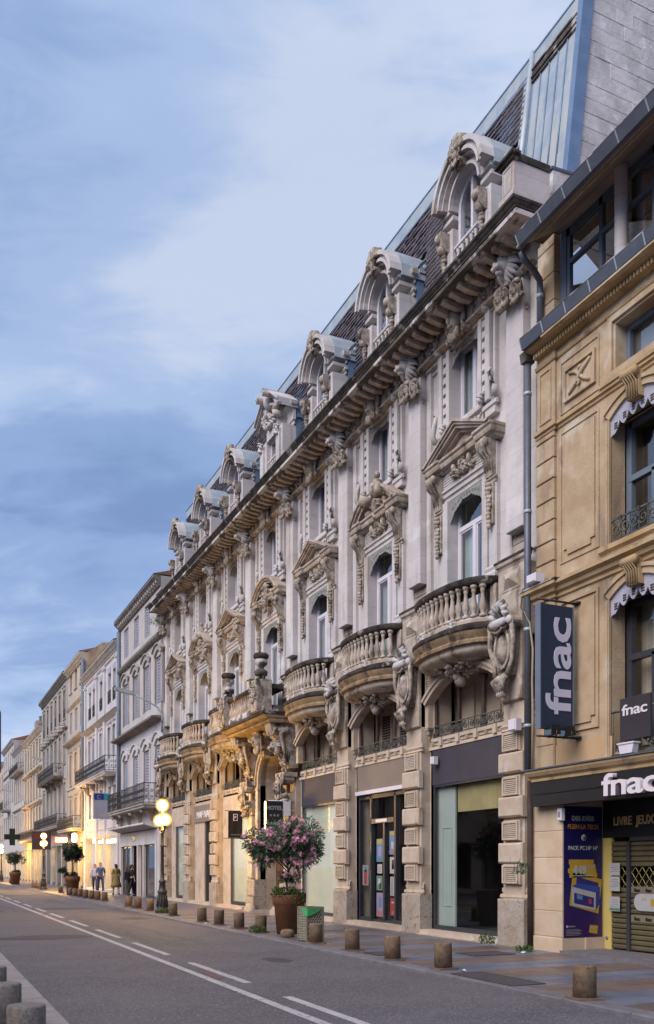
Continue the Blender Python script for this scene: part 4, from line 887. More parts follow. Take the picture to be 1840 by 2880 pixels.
zb = empty('zinc_roof_bay', hotel)
edges = [13.82, 14.1, 14.38, 14.66, 14.94, 15.22]
for q in range(5):
    for z0, z1 in ((14.9, 15.55+.0*q), (15.56, 17.95)):
        obj('zinc_sheet', MB().add([(edges[q], rb(z0)+.02, z0), (edges[q+1], rb(z0)+.02, z0), (edges[q+1], rb(z1)+.03, z1), (edges[q], rb(z1)+.03, z1)], [(0, 1, 2, 3)]), M['zinc'], zb)
    obj('standing_seam', MB().tube([(edges[q+1], rb(14.8)+.03, 14.8), (edges[q+1], rb(17.95)+.035, 17.95)], .022, 5), M['zincb'], zb)
obj('hip_roll', MB().tube([(15.28, rb(14.4)+.1, 14.4), (15.28, rb(18.6)+.06, 18.65)], [.085, .06], 8), M['zinc'], zb)
obj('hip_flashing', MB().add([(15.36, rb(14.5)+.04, 14.5), (15.52, rb(14.5)+.04, 14.5), (15.52, rb(18.2)+.05, 18.2), (15.36, rb(18.2)+.05, 18.2)], [(0, 1, 2, 3)]), M['zinc'], zb)
m = MB()
for q in range(4): z = 17.95+.09*q; m.tube([(13.82, rb(z)+.05+.02*(q % 2), z), (15.24, rb(z)+.05+.02*(q % 2), z)], .03, 5)
obj('cornice_rolls', m, M['crust2'], zb)
g0 = 13.64
m = MB(); v = [(g0, rb(14.7)+.07, 14.7), (g0, rb(19.3)+.1, 19.3), (g0, rb(19.3)-.14, 19.3), (g0, rb(14.7)-.2, 14.7)]; m.add(v+[(x[0]+.15, x[1], x[2]) for x in v], [(0, 1, 2, 3), (7, 6, 5, 4), (0, 4, 5, 1), (1, 5, 6, 2), (2, 6, 7, 3), (3, 7, 4, 0)]); obj('verge_flashing', m, M['zincb'], zb)
# gable party wall of squared blocks facing the lower roof
gw = empty('gable_wall', hotel)
obj('wall_core', MB().add([(g0+.06, rb(13.7)-.1, 13.0), (g0+.06, rb(19.3)-.1, 19.3), (g0+.06, -7, 20.2), (g0+.06, -7, 13.0), (S0+.2, rb(13.7)-.1, 13.0), (S0+.2, rb(19.3)-.1, 19.3), (S0+.2, -7, 20.2), (S0+.2, -7, 13.0)], [(0, 1, 2, 3), (7, 6, 5, 4), (0, 4, 5, 1), (1, 5, 6, 2)]), M['gable'], gw)
z = 13.6; row = 0; rg = random.Random(8); bc = {}
while z < 19.2:
    h = .29; b = rb(z)-.15-(.25 if row % 2 else 0)
    if row % 2: bl = [(rb(z)-.14, b)]
    else: bl = []
    while b > -5.2:
        l = rg.choice((.45, .55, .62, .7)); bl.append((b, b-l)); b -= l
    for b0, b1 in bl:
        l = round(b0-b1, 2); key = (l, row % 3)
        if key not in bc:
            q = MB().cbox(-l/2+.002, l/2-.002, -.1, .0, .002, h-.002, .005); bc[key] = q.mesh('stone', M['gable'])
        o = obj('stone', bc[key], None, gw, (g0+.055-rg.uniform(0, .010), (b0+b1)/2, z), PI/2); o.rotation_euler = (0, 0, PI/2)
    z += h; row += 1
m = MB(); m.box(13.62, 14.0, -1.0, -.42, 13.7, 14.8); m.box(13.62, 14.0, -1.0, -.06, 13.7, 14.3); obj('parapet_stub', m, M['gable'], hotel); obj('parapet_flashing', MB().add([(13.6, -.38, 14.82), (13.6, -1.05, 14.86), (14.05, -1.05, 14.9), (14.05, -.38, 14.86), (13.6, -.38, 14.77), (13.6, -1.05, 14.81), (14.05, -1.05, 14.85), (14.05, -.38, 14.81)], [(0, 1, 2, 3), (7, 6, 5, 4), (0, 4, 5, 1), (1, 5, 6, 2), (2, 6, 7, 3), (3, 7, 4, 0)]), M['lead'], hotel)
pb = empty('corner_pedestal', hotel)
m = MB(); m.cbox(13.44, 13.80, -.2, .62, 13.86, 14.52, .02); m.box(13.40, 13.84, -.24, .66, 13.84, 13.94); m.ring([(13.49, 13.99), (13.75, 13.99), (13.75, 14.44), (13.49, 14.44), (13.49, 13.99)], [(13.51, 14.01), (13.73, 14.01), (13.73, 14.42), (13.51, 14.42), (13.51, 14.01)], .61, .632); obj('die', m, M['wall'], pb)
obj('cap', MB().mould([(.1, 14.48), (.14, 14.5), (.15, 14.54), (.2, 14.56), (.2, 14.61), (.1, 14.64)], 13.54, 13.7, .52).box(13.42, 13.82, -.2, .6, 14.5, 14.63), M['crust'], pb)
# ------------------------------------------------------------------ ochre shop building on the right
A0, A1 = 6.0, 13.58
shopb = tag(empty('shop_building', None, (10.5, 0, 0), PI/2), 'ochre stone building with a bookshop at street level and a columned attic loggia', 'building')
wc = 11.03; wcs = [11.03, 7.6]
WO = -.05
holes = [(c-.62, c+.62, 7.0, 9.05) for c in wcs]+[(c-.62, c+.62, 3.5, 6.05) for c in wcs]+[(c-.52, c+.52, 9.86, 10.62) for c in wcs]
m = MB(); wall_panel(m, A0, A1, 3.3, 11.15, WO, holes, .3); obj('upper_wall', m, M['ochre'], shopb)
m = MB(); m.box(A0, A1-.02, -7, -6.9, 0, 13); m.box(A1-.06, A1-.03, -7, -.06, 0, 13.2); m.box(A0, A0+.03, -7, -.06, 0, 13.2); m.box(A0, A1-.1, -6.9, -.1, 11.0, 11.1); m.box(A0, A1-.1, -6.9, -.36, 6.3, 6.4); m.box(A0, A1-.1, -6.9, -.4, 3.2, 3.28); m.box(A0, A1-.1, -2.0, -1.9, 3.3, 11); obj('rear_and_party_walls', m, M['peach'], shopb)
# quoin strip
z = 6.78
for k in range(8):
    h = .375
    if z+h > 9.55: h = 9.52-z
    if h > .1: obj('quoin', MB().cbox(13.05, 13.56, -.1, .02, z+.012, z+h-.012, .012), M['ochre'], shopb)
    z += .375
m = MB(); m.cbox(13.05, 13.56, -.1, .0, 9.62, 11.0, .01); obj('lower_corner_strip', MB().cbox(13.05, 13.56, -.1, .0, 3.35, 6.55, .01), M['ochre'], shopb)
m.ring([(13.14, 9.75), (13.47, 9.75), (13.47, 10.7), (13.14, 10.7), (13.14, 9.75)], [(13.17, 9.78), (13.44, 9.78), (13.44, 10.67), (13.17, 10.67), (13.17, 9.78)], 0, .02); obj('corner_strip', m, M['ochre'], shopb)
for z0, z1 in ((3.36, 3.8), (3.82, 4.3), (4.32, 4.8), (4.82, 5.3), (5.32, 5.8), (5.82, 6.3)): obj('quoin', MB().cbox(13.06, 13.55, -.02, .015, z0, z1, .006), M['ochre'], shopb)
def frame(m, a0, a1, z0, z1, b0, b1, w_=.05):
    return m.ring([(a0, z0), (a1, z0), (a1, z1), (a0, z1), (a0, z0)], [(a0+w_, z0+w_), (a1-w_, z0+w_), (a1-w_, z1-w_), (a0+w_, z1-w_), (a0+w_, z0+w_)], b0, b1)
def notch(a0, a1, z0, z1, r=.1):
    return [(a0+r, z0), (a1-r, z0), (a1-r, z0+r), (a1, z0+r), (a1, z1), (a0, z1), (a0, z0+r), (a0+r, z0+r)]
for c0, c1 in ((11.93, 12.94), (8.5, 10.1)):
    m = MB(); frame(m, c0, c1, 9.72, 10.66, -.051, -.03, .03); frame(m, c0+.08, c1-.12, 9.88, 10.47, -.051, .0, .05); m.box(c0+.13, c1-.17, -.051, -.04, 9.93, 10.42)
    q = notch(c0+.1, c1-.1, 7.16, 9.3); m.prism(q, -.06, -.02); frame(m, c0, c1, 7.04, 9.4, -.06, -.03, .035)
    q = notch(c0+.1, c1-.1, 4.1, 6.24); m.prism(q, -.06, -.02); frame(m, c0, c1, 3.98, 6.35, -.06, -.015, .05); obj('raised_panels', m, M['ochre'], shopb)
    x = (c0+c1)/2-.02; m = MB()
    m.tube([(x+.28, -.03, 9.98), (x+.08, -.02, 10.1), (x-.06, -.02, 10.25), (x-.27, -.03, 10.38)], [.025, .04, .045, .03], 6); m.tube([(x+.27, -.03, 10.36), (x+.1, -.03, 10.3), (x-.1, -.03, 10.1), (x-.26, -.03, 10.0)], [.03, .035, .035, .03], 6)
    m.scroll((x+.02, 10.07), .08, .8, .04, -.04, .05, 0, 1, 12, .5); m.ell((x, -.03, 10.34), (.05, .03, .04)); obj('carved_knot', m, M['ochre'], shopb)
# string courses
def smould(name, pr, a0, a1, b, mm, ret=(0, 0)): return obj(name, MB().mould(pr, a0, a1, b, ret), M[mm], shopb)
smould('string_course', [(0, 9.5), (.03, 9.52), (.03, 9.56), (.07, 9.58), (.07, 9.64), (0, 9.67)], A0, 13.05, WO, 'ochre_trim'); smould('string_course', [(0, 9.5), (.03, 9.52), (.03, 9.56), (.07, 9.58), (.07, 9.64), (0, 9.67)], 13.03, 13.57, .0, 'ochre_trim', (1, 0))
pr = [(0, 6.45), (.04, 6.47), (.04, 6.53), (.1, 6.56), (.12, 6.62), (.2, 6.66), (.2, 6.72), (0, 6.78)]
smould('string_course', pr, A0, 13.05, WO, 'ochre_trim'); smould('string_course', pr, 13.03, 13.6, .0, 'ochre_trim', (1, 1)); obj('cornice_crust', MB().mould([(.2, 6.722), (.22, 6.73), (.22, 6.75), (0, 6.79)], 13.0, 13.6, .0, (1, 1)), M['crust2'], shopb)
smould('frieze_moulding', [(0, 10.78), (.03, 10.8), (.05, 10.85), (0, 10.87)], A0, 13.05, WO, 'ochre_trim'); smould('frieze_moulding', [(0, 10.78), (.03, 10.8), (.05, 10.85), (0, 10.87)], 13.03, 13.57, 0, 'ochre_trim', (1, 0))
cn = empty('main_cornice', shopb)
obj('bed_moulding', MB().mould([(.05, 10.98), (.12, 11.0), (.12, 11.08), (.2, 11.1), (.28, 11.13), (.3, 11.2)], A0, 13.5, WO, (0, .3)), M['ochre_trim'], cn)
dn = MB().box(-.022, .022, .1, .17, 10.99, 11.07).mesh('dentil', M['ochre_trim'])
for k in range(66): obj('dentil', dn, None, cn, (13.5-k*.075, WO, 0))
def gutter(z0, z1, b0, b1, a1, name):
    g = empty(name, shopb)
    a = a1; ed = []
    while a > A0: ed.append(a); a -= .62
    for k in range(len(ed)-1): obj('gutter_length', MB().prism([(b0-.1, z0+.02), (b0, z0), (b1, z1), (b1-.02, z1+.01), (b0-.1, z1-.02)], ed[k+1]+.004, ed[k], 'a'), M['lead'], g); obj('joint', MB().prism([(b0, z0-.003), (b0+.006, z0-.003), (b1+.006, z1+.003), (b1, z1+.003)], ed[k]-.012, ed[k]+.012, 'a'), M['zinc'], g)
    obj('end_cap', MB().prism([(b0-.1, z0+.02), (b0, z0), (b1, z1), (b0-.1, z1)], a1, a1+.012, 'a'), M['lead'], g); obj('lip', MB().tube([(A0, b1-.01, z1+.015), (a1, b1-.01, z1+.015)], .014, 5), M['crust2'], g); return g
gutter(11.16, 11.34, .31, .37, 13.6, 'lower_gutter'); g2 = gutter(12.56, 12.72, .84, .92, 12.98, 'eave_gutter')
m = MB(); m.prism([(.84, 12.6), (.84, 12.56), (.02, 13.1), (-.6, 13.1), (-.6, 13.16), (.02, 13.17)], A0, 13.05, 'a'); m.prism([(.84, 12.6), (.84, 12.56), (.55, 12.75), (.55, 12.8)], 12.96, 13.0, 'a'); obj('soffit', m, mat('painted_soffit', (.30, .265, .25), (.26, .23, .22), 1.5, .85), shopb)
obj('soffit_strip', MB().prism([(.5, 12.765), (.47, 12.765), (.47, 12.80), (.5, 12.79)], A0, 12.98, 'a'), M['ochre'], shopb)
obj('attic_roof', MB().prism([(.88, 12.735), (.88, 12.77), (-6, 15.6), (-6, 15.4), (0, 13.2)], A0, 13.02, 'a'), M['tileroof'], shopb)
z = 11.36
for h in (.55, .5, .5, .2):
    obj('attic_stone', MB().cbox(13.07, 13.54, -.3, 0, z+.008, min(z+h, 13.1)-.008, .008), M['ochre'], shopb); z += h
obj('attic_sill', MB().box(A0, 13.07, -.5, .3, 11.12, 11.3), M['ochre'], shopb)
m = MB(); m.box(A0, 13.56, -6.8, -6.7, 11, 13); obj('attic_back', m, M['room'], shopb)
for a in (11.38, 10.45, 9.5): obj('loggia_column', MB().lathe([(.12, 11.3), (.11, 11.35), (.108, 13.05), (.12, 13.09)], (a, -.02, 0), 16), M['wall'], shopb)
at = empty('attic_glazing', shopb); gb_ = -.2
m = MB()
for a in (12.87, 12.03, 11.62, 10.8, 10.6, 9.6): m.box(a-.04, a+.04, gb_-.04, gb_+.04, 11.3, 13.1)
m.box(A0, 12.91, gb_-.04, gb_+.04, 12.96, 13.1); m.box(A0, 12.87, gb_-.035, gb_+.045, 12.44, 12.51); m.box(A0, 12.87, gb_-.03, gb_+.05, 11.3, 11.4); m.box(12.91, 13.07, gb_-.06, gb_+.06, 11.3, 13.1); obj('frame', m, M['bluegrey'], at)
for a0, a1 in ((12.07, 12.83), (11.66, 11.99), (10.84, 11.58), (9.64, 10.56)):
    obj('pane', MB().box(a0, a1, gb_-.005, gb_, 11.4, 12.44), M['glassc'], at); obj('pane', MB().box(a0, a1, gb_-.005, gb_, 12.51, 12.96), M['glassc'], at)
obj('room', boxm(A0, 13.5, -1.6, -1.55, 11.1, 13.2), M['dark'], shopb)
# windows
def val2(w_, rise):
    n = 48; top = []; bot = []
    for k in range(n+1):
        t = -1+2*k/n; zt = rise*(1-t*t); top.append((t*w_, zt)); bot.append((t*w_, zt-.22-.13*abs(math.sin(k*PI/8))-(.1*max(0, abs(t)-.9)*10)))
    m = MB(); m.ring(top, bot, -.012, .012); m.ring([(x, z) for x, z in top], [(x, z-.03) for x, z in top], .012, .025)
    return m
def val2h():
    m = MB()
    for k in range(6):
        t = -.84+k*.336; zt = .2*(1-t*t)-.17
        for x in (-1, 0, 1):
            for z in (-1, 0, 1): m.ell((t*.6+x*.026, .014, zt-.05+z*.04), (.016, .005, .02), 5, 3, (0, .6*x*z, 0))
    return m
def key2():
    m = MB(); m.prism([(-.05, -.35), (.08, -.35), (.09, -.1), (.18, -.02), (.2, .06), (-.05, .06)], -.13, .13, 'a')
    for k in range(5): m.tube([(-.11+.055*k, .1, -.34), (-.1+.05*k, .12, -.12), (-.1+.05*k, .2, -.02)], .02, 5)
    m.tube([(-.15, .16, .02), (.15, .16, .02)], .075, 10); return m
for c in wcs:
    for z0, z1, kk in ((7.0, 9.05, 1), (3.5, 6.05, 0)):
        e = empty('tall_window', shopb, (c, 0, 0)); zc = z1+.0
        m = MB()
        for x in (-1, 1):
            m.box(min(x*.62, x*.72), max(x*.62, x*.72), -.06, .0, z0-.1, z1); m.box(min(x*.64, x*.7), max(x*.64, x*.7), 0, .015, z0-.1, z1)
        ar = lambda o: [(q[0]*(.62+o)/.62, zc+o+q[1]) for q in [(-.62+1.24*k/14, .24*(1-(-1+2*k/14)**2)) for k in range(15)]]
        m.ring(ar(.1), ar(0), -.06, .0); m.ring(ar(.16), ar(.1), -.06, .03); obj('surround', m, M['ochre'], e)
        m = MB(); m.ring([(-.62+1.24*k/14, zc+.24*(1-(-1+2*k/14)**2)) for k in range(15)], [(-.62+1.24*k/14, zc) for k in range(15)], -.3, -.25); obj('head', m, M['dark'], e)
        inst('keystone', 'key2', key2, 'ochre_trim', e, (0, -.02, zc+.42))
        v = inst('valance', 'val2', lambda: val2(.63, .2), 'lambp', e, (0, -.06, zc+.04)); inst('valance_rosettes', 'val2h', val2h, 'ironr', e, (0, -.06, zc+.03))
        m = MB(); b = -.4
        for x in (-.62, -.5, .5, .56): m.box(x, x+.06, b-.08, b+.02, z0, z1)
        m.box(-.04, .04, b-.06, b+.03, z0, z1-.95); m.box(-.56, .56, b-.07, b+.03, z1-1.0, z1-.9); m.box(-.56, .56, b-.07, b+.02, z1-.1, z1); m.box(-.56, .56, b-.07, b+.02, z0, z0+.1); obj('frame', m, M['bluegrey'] if kk else M['anth'], e)
        obj('pane', MB().box(-.46, -.04, b-.035, b-.03, z0+.1, z1-1.0), M['glass'], e); obj('pane', MB().box(.04, .5, b-.035, b-.03, z0+.1, z1-1.0), M['glass'], e); obj('pane', MB().box(-.46, .5, b-.035, b-.03, z1-.9, z1-.1), M['glass'], e)
        obj('blind', boxm(-.6, .6, -.75, -.7, z0, z1), M['room'] if kk == 0 else M['dark'], e)
        if kk:
            m = MB(); m.box(-.62, .62, -.07, -.05, 7.36, 7.39); m.box(-.62, .62, -.07, -.05, 7.02, 7.04)
            for q in range(6): m.scroll((-.5+.2*q, 7.2), .13, 1.5, .02, -.07, .022, PI/2, 1 if q % 2 else -1, 14); m.box(-.61+.2*q-.008, -.61+.2*q+.008, -.07, -.05, 7.02, 7.38)
            for q in range(3): m.scroll((-.4+.4*q, 7.36), .07, 1.2, .018, -.07, .02, -PI/2, 1, 10)
            obj('window_guard', m, M['irong'], e)
        obj('sill', MB().mould([(.03, z0-.14), (.09, z0-.1), (.09, z0-.02), (.02, z0)], -.8, .8, -.08, (1, 1)), M['ochre_trim'], e) if kk else None
    e = empty('small_window', shopb, (c, 0, 0))
    m = MB(); frame(m, -.66, .66, 9.74, 10.76, -.06, .0, .1); obj('surround', m, M['ochre'], e); smould('sill', [(0, 9.58), (.06, 9.62), (.1, 9.64), (.1, 9.7), (.02, 9.75)], c-.72, c+.72, WO, 'ochre_trim', (1, 1)).parent = shopb
    m = MB(); frame(m, -.52, .52, 9.86, 10.62, -.36, -.28, .09); obj('frame', m, M['bluegrey'], e); obj('pane', boxm(-.43, .43, -.33, -.325, 9.95, 10.53), M['glass'], e); obj('blind', boxm(-.5, .5, -.5, -.45, 9.8, 10.6), mat('grey_roller_blind', (.2, .22, .27), None, 1, .8), e)
# shop ledge and low stone strip
obj('peach_base', boxm(11.55, 13.04, -.04, -.02, 3.36, 3.78), M['peach'], shopb)
obj('shop_cornice', MB().mould([(.2, 3.13), (.24, 3.15), (.24, 3.2), (.3, 3.24), (.34, 3.3), (.34, 3.34)], A0, 13.3, -.02, (0, .6)), M['ochre_trim'], shopb); obj('cornice_flashing', MB().mould([(.3, 3.345), (.37, 3.345), (.37, 3.37), (0, 3.4)], A0, 13.32, -.02, (0, .6)), M['lead'], shopb)
z = .32
obj('pier_plinth', MB().cbox(12.82, 13.66, -.5, .02, 0, .31, .01), M['fresh'], shopb); obj('pier_plinth', MB().cbox(12.80, 12.84, -.95, -.5, 0, .31, .005), M['fresh'], shopb)
for z1 in (.79, 1.28, 1.76, 2.24, 2.72): obj('pier_stone', MB().cbox(12.84, 13.64, -.5, 0, z+.006, z1-.006, .008), M['fresh'], shopb); z = z1
obj('pier_core', boxm(12.845, 13.63, -1.0, -.01, .02, 2.9), M['fresh'], shopb)
# recessed entrance: lit jamb, fascia and rolling shutter
obj('door_fascia', boxm(A0, 12.84, -1.0, -.93, 2.12, 2.9), M['black'], shopb); obj('porch_ceiling', boxm(A0, 13.5, -1.1, .2, 2.9, 2.95), M['black'], shopb)
LV = text('lettering', 'LIVRE  JEUX VIDEO', .22, M['gold'], shopb, (11.76, -.92, 2.34), depth=.02, bold=.003, fit=1.56)
m = MB(); m.box(12.62, 12.84, -1.0, -.94, .1, 2.12); obj('lit_jamb', m, mat('lit_yellow_jamb', (.50, .40, .13), (.46, .36, .11), 1.5, .5), shopb); obj('doorbell', MB().tube([(12.74, -.95, .3), (12.74, -.93, .3)], .035, 10), M['bluegrey'], shopb)  # yellow light on the jamb is put into its base colour
sh = empty('rolling_shutter', shopb)
m = MB(); m.box(12.13, 12.21, -.98, -.9, .1, 2.12); m.box(A0, 12.21, -.98, -.9, 2.05, 2.12); obj('guide_post', m, M['anth'], sh)
lat = mat('shutter_steel', (.20, .17, .10), (.16, .135, .08), 2., .4, metal=.55)
sl = MB().prism([(-.02, 0), (.012, .02), (.016, .06), (-.005, .085), (-.02, .09)], 0, 1, 'a').mesh('slat', lat)
for a0, a1 in ((9.2, 12.13), (12.21, 12.62)):
    for k in range(21):
        z = .12+.092*k
        if 12 <= k <= 15: continue
        o = obj('slat', sl, None, sh, (a0, -.95, z)); o.scale = (a1-a0, 1, 1)
m = MB()
for a0, a1 in ((9.2, 12.13), (12.21, 12.62)):
    for q in range(4):
        n = int((a1-a0)/.02); z = 1.24+.1*q
        m.tube([(a0+(a1-a0)*k/n, -.94, z+.045*math.sin((a0+(a1-a0)*k/n)*38+PI*q)) for k in range(n+1)], .007, 4)
obj('chain_grille', m, mat('brass_grille', (.42, .34, .12), None, 3, .4, metal=.4), sh)
obj('backing', boxm(9.0, 12.62, -1.4, -1.35, .1, 2.1), M['dark'], shopb)
obj('entry_floor', boxm(A0, 12.84, -1.0, .06, 0, .1), M['kerb'], shopb)
for z in (1.16, .66):
    for k in range(4): text('shutter_lettering', 'fnac', .085, M['black'], sh, (11.97-.27*k, -.92, z), depth=.004, bold=.003)
    obj('shutter_band', boxm(10.5, 12.12, -.945, -.928, z-.03, z+.09), mat('olive_band', (.17, .15, .10), None, 2, .6), sh)

# ---- things fixed to the ochre building
def local(name, label, cat, a=0, b=0, z=0, group=None): return tag(empty(name, None, (10.5-b, a, z), PI/2), label, cat, group)
s = local('fascia_sign', 'long black shop fascia with big white lower-case letters', 'sign')
obj('board', boxm(A0, 13.5, -.02, .2, 2.70, 3.13), M['black'], s); text('letters', 'fnac', .5, M['letterw'], s, (10.88, .25, 2.76), depth=.09, bold=.009, spacing=.95, fit=1.24)
s = local('projecting_banner', 'tall navy banner sign with rotated white letters hung from iron brackets', 'sign', 12.45)
obj('panel', boxm(-.06, .06, .14, .825, 3.97, 6.1), M['navy'], s)
t = text('letters', 'fnac', .74, M['letter'], s, (-.066, .2, 5.06), (0, 0, 0), depth=.012, bold=.012, spacing=.95, fit=1.68)
t.rotation_euler = Matrix(((0, 0, -1), (0, 1, 0), (1, 0, 0))).to_euler()
obj('frame', MB().box(-.07, .07, .825, .845, 3.96, 6.11).box(-.07, .07, .12, .14, 3.96, 6.11), M['bluegrey'], s)
for z in (6.19, 3.84): obj('bracket', MB().tube([(0, -.02, z), (0, .86, z+.0)], .02, 6).lathe([(.0, 0), (.09, 0), (.09, .03), (0, .03)], (0, 0, z), 10), M['iron'], s)
m = MB(); [m.tube([(0, b, 6.1), (0, b, 6.19)], .01, 5) for b in (.25, .7)]; [m.tube([(0, b, 3.84), (0, b, 3.97)], .01, 5) for b in (.25, .7)]; obj('hanger', m, M['iron'], s)
for q, b in enumerate((.3, .62)):
    f = local('flood_lamp', ('inner' if q == 0 else 'outer')+' black floodlight under the navy banner, '+('nearer the wall' if q == 0 else 'at the tip of the bracket'), 'floodlight', 12.33, b, 3.92, 'floodlights under the navy banner')
    obj('housing', MB().prism([(-.1, -.06), (.1, -.1), (.1, .08), (-.06, .1)], -.1, .1, 'a'), M['black'], f); obj('stirrup', MB().tube([(-.11, 0, .0), (-.11, 0, -.1), (.11, 0, -.1), (.11, 0, 0)], .012, 5), M['iron'], f); obj('lens', boxm(-.09, .09, .1, .105, -.08, .07), M['glass'], f)
s = local('railing_sign', 'small black cloth sign with white letters tied to the first-floor railing', 'sign', 10.87, .16, 3.62)
obj('cloth', MB().cbox(-.33, .33, -.02, .02, 0, .68, .005), mat('plum_cloth', (.035, .03, .036), None, 2, .8), s); text('letters', 'fnac', .24, M['letterw'], s, (0, .025, .4), depth=.01, bold=.004, spacing=.95, fit=.55)
s = local('balcony_railing', 'low wrought iron scroll railing on the ledge behind the small black sign', 'railing', 11.0, .12, 3.4)
m = MB(); m.tube([(-.5, 0, .72), (.45, 0, .72)], .02, 6); m.tube([(-.5, 0, .02), (.45, 0, .02)], .014, 5); m.tube([(.42, 0, 0), (.42, 0, .72)], .014, 5)
for q in range(3): m.scroll((.27-.36*q, .12), .1, 1.5, .02, -.012, .024, 0, 1, 14); m.scroll((-.35, .6-.2*q), .09, 1.5, .02, -.012, .024, 0, 1, 14)
obj('ironwork', m, M['irong'], s)
s = local('flower_box', 'empty white plastic flower box on the ledge under the small black sign', 'planter', 10.98, .2, 3.4)
obj('box', MB().prism([(-.13, 0), (.13, 0), (.17, .15), (-.17, .15)], -.06, .06), M['frame'], s); obj('rim', boxm(-.185, .185, -.075, .075, .15, .175), M['frame'], s)
po = tag(empty('advertising_poster', None, (10.98, 12.835, 0), 0), 'tall dark blue poster with a price and a boxed computer set on the entrance return', 'poster')
def pp(n, a0, a1, z0, z1, mm, dy=.002): return obj(n, MB().box(a0, a1, -.012-dy, -.01, z0, z1), mm, po)
m, ntp = newmat('print_blue_violet'); o_ = nd(ntp, 'ShaderNodeOutputMaterial'); p_ = nd(ntp, 'ShaderNodeBsdfPrincipled'); ntp.links.new(p_.outputs[0], o_.inputs[0]); g_ = nd(ntp, 'ShaderNodeNewGeometry'); sp_ = nd(ntp, 'ShaderNodeSeparateXYZ'); ntp.links.new(g_.outputs['Position'], sp_.inputs[0]); rp_ = nd(ntp, 'ShaderNodeValToRGB'); mr_ = nd(ntp, 'ShaderNodeMapRange'); mr_.inputs[2].default_value = 2.7; ntp.links.new(sp_.outputs[2], mr_.inputs[0]); ntp.links.new(mr_.outputs[0], rp_.inputs[0]); ntp.links.new(rp_.outputs[0], p_.inputs['Base Color'])
el = rp_.color_ramp.elements; el[0].position = .1; el[0].color = (.035, .006, .075, 1); el[1].position = .4; el[1].color = (.007, .006, .075, 1); e2 = el.new(1.); e2.color = (.008, .006, .055, 1); p_.inputs['Roughness'].default_value = .35
obj('sheet', boxm(-.45, .42, -.01, .0, .32, 2.68), m, po)
def ptext(t, size, mm, x, z, **k): return text('lettering', t, size, mm, po, (x, -.014, z), (PI/2, 0, 0), depth=.003, **k)
ptext('DES ID\u00c9ES', .115, PC['white'], -.02, 2.43, bold=.004); ptext('PLEIN LA TECH', .115, PC['orange'], -.02, 2.28, bold=.004, width=.9); ptext('PACK PC HP 14"', .1, PC['white'], -.02, 1.9, bold=.003, width=.95)
obj('round_logo', MB().tube([(0, -.01, 2.12), (0, -.015, 2.12)], .06, 20), PC['white'], po); text('logo_letters', 'hp', .09, PC['navy'], po, (0, -.017, 2.095), (PI/2, 0, 0), depth=.002)
for q, (a0, a1) in enumerate(((-.33, .3), (-.36, .28), (-.32, .26), (-.34, .22))): pp('price_brush', a0, a1, 1.4+.08*q, 1.485+.08*q, PC['orange'] if False else mat('mustard_print', (.40, .25, .03), None, 2, .5), .002+.0003*q)
ptext('449', .2, PC['white'], -.1, 1.47, bold=.01); ptext('\u20ac99', .1, PC['white'], .17, 1.56); pp('price_line', -.26, .2, 1.425, 1.44, PC['white'], .006)
def quad(n, pts, mm, dy): return obj(n, MB().prism(pts, -.012-dy, -.0105), mm, po)
mus = mat('mustard_print2', (.40, .25, .03), None, 2, .5)
quad('yellow_ring', [(-.33, .9), (.33, .74), (.42, 1.36), (-.25, 1.52)], mus, .002); quad('ring_inner', [(-.2, .95), (.28, .84), (.33, 1.3), (-.17, 1.42)], PC['navy'], .004)
quad('box_front', [(-.27, .9), (.26, .8), (.27, 1.12), (-.28, 1.24)], PC['white'], .006); quad('box_side', [(.26, .8), (.36, .92), (.36, 1.23), (.27, 1.12)], mat('print_blue', (.02, .04, .2), None, 2, .5), .006); quad('box_top', [(-.28, 1.24), (.27, 1.12), (.36, 1.23), (-.15, 1.3)], mat('print_blue2', (.03, .06, .28), None, 2, .5), .0065); quad('box_print', [(-.23, .94), (.22, .85), (.22, 1.03), (-.23, 1.13)], PC['navy'], .008)
quad('box_picture', [(-.17, 1.02), (-.04, .995), (-.04, 1.07), (-.17, 1.1)], PC['sky'], .009); quad('box_picture', [(.1, .93), (.17, .915), (.17, 1.0), (.1, 1.02)], PC['red'], .009)
quad('small_logo', [(.12, .4), (.3, .37), (.32, .52), (.14, .54)], mus, .004); text('logo_letters', 'fnac', .075, PC['white'], po, (.22, -.019, .455), (PI/2, 0, 0), depth=.002)
pp('small_print', -.4, -.36, .5, .54, PC['white']); pp('small_print', -.34, -.2, .51, .53, PC['grey'])
for q in range(4): pp('small_print', -.4, -.1+.05*(q % 2), .36+.025*q, .37+.025*q, PC['grey'])
pp('small_print', -.4, -.1, .46, .468, PC['grey'])
for z0, z1, lab, top in ((1.44, 1.66, 'upper white notice taped beside the shutter', PC['white']), (1.16, 1.42, 'middle white notice taped beside the shutter, lined text', PC['white']), (.80, 1.06, 'lower white notice with a green foot taped beside the shutter', PC['white'])):
    o = local('paper_notice', lab, 'notice', 12.48, -.88, z0, 'paper notices beside the shutter'); h = z1-z0
    obj('sheet', boxm(-.13, .13, -.002, .002, 0, h), top, o)
    for q in range(4): obj('print', boxm(-.1, .1-.04*(q % 2), .002, .003, h*.3+q*h*.15, h*.36+q*h*.15), PC['grey'], o)
    if 'green' in lab: obj('print', boxm(-.125, .125, .002, .004, .01, h*.22), PC['green'], o)
o = local('oval_sticker', 'white pill-shaped sticker with small gold emblems on the shutter', 'sticker', 11.45, -.9, .98)
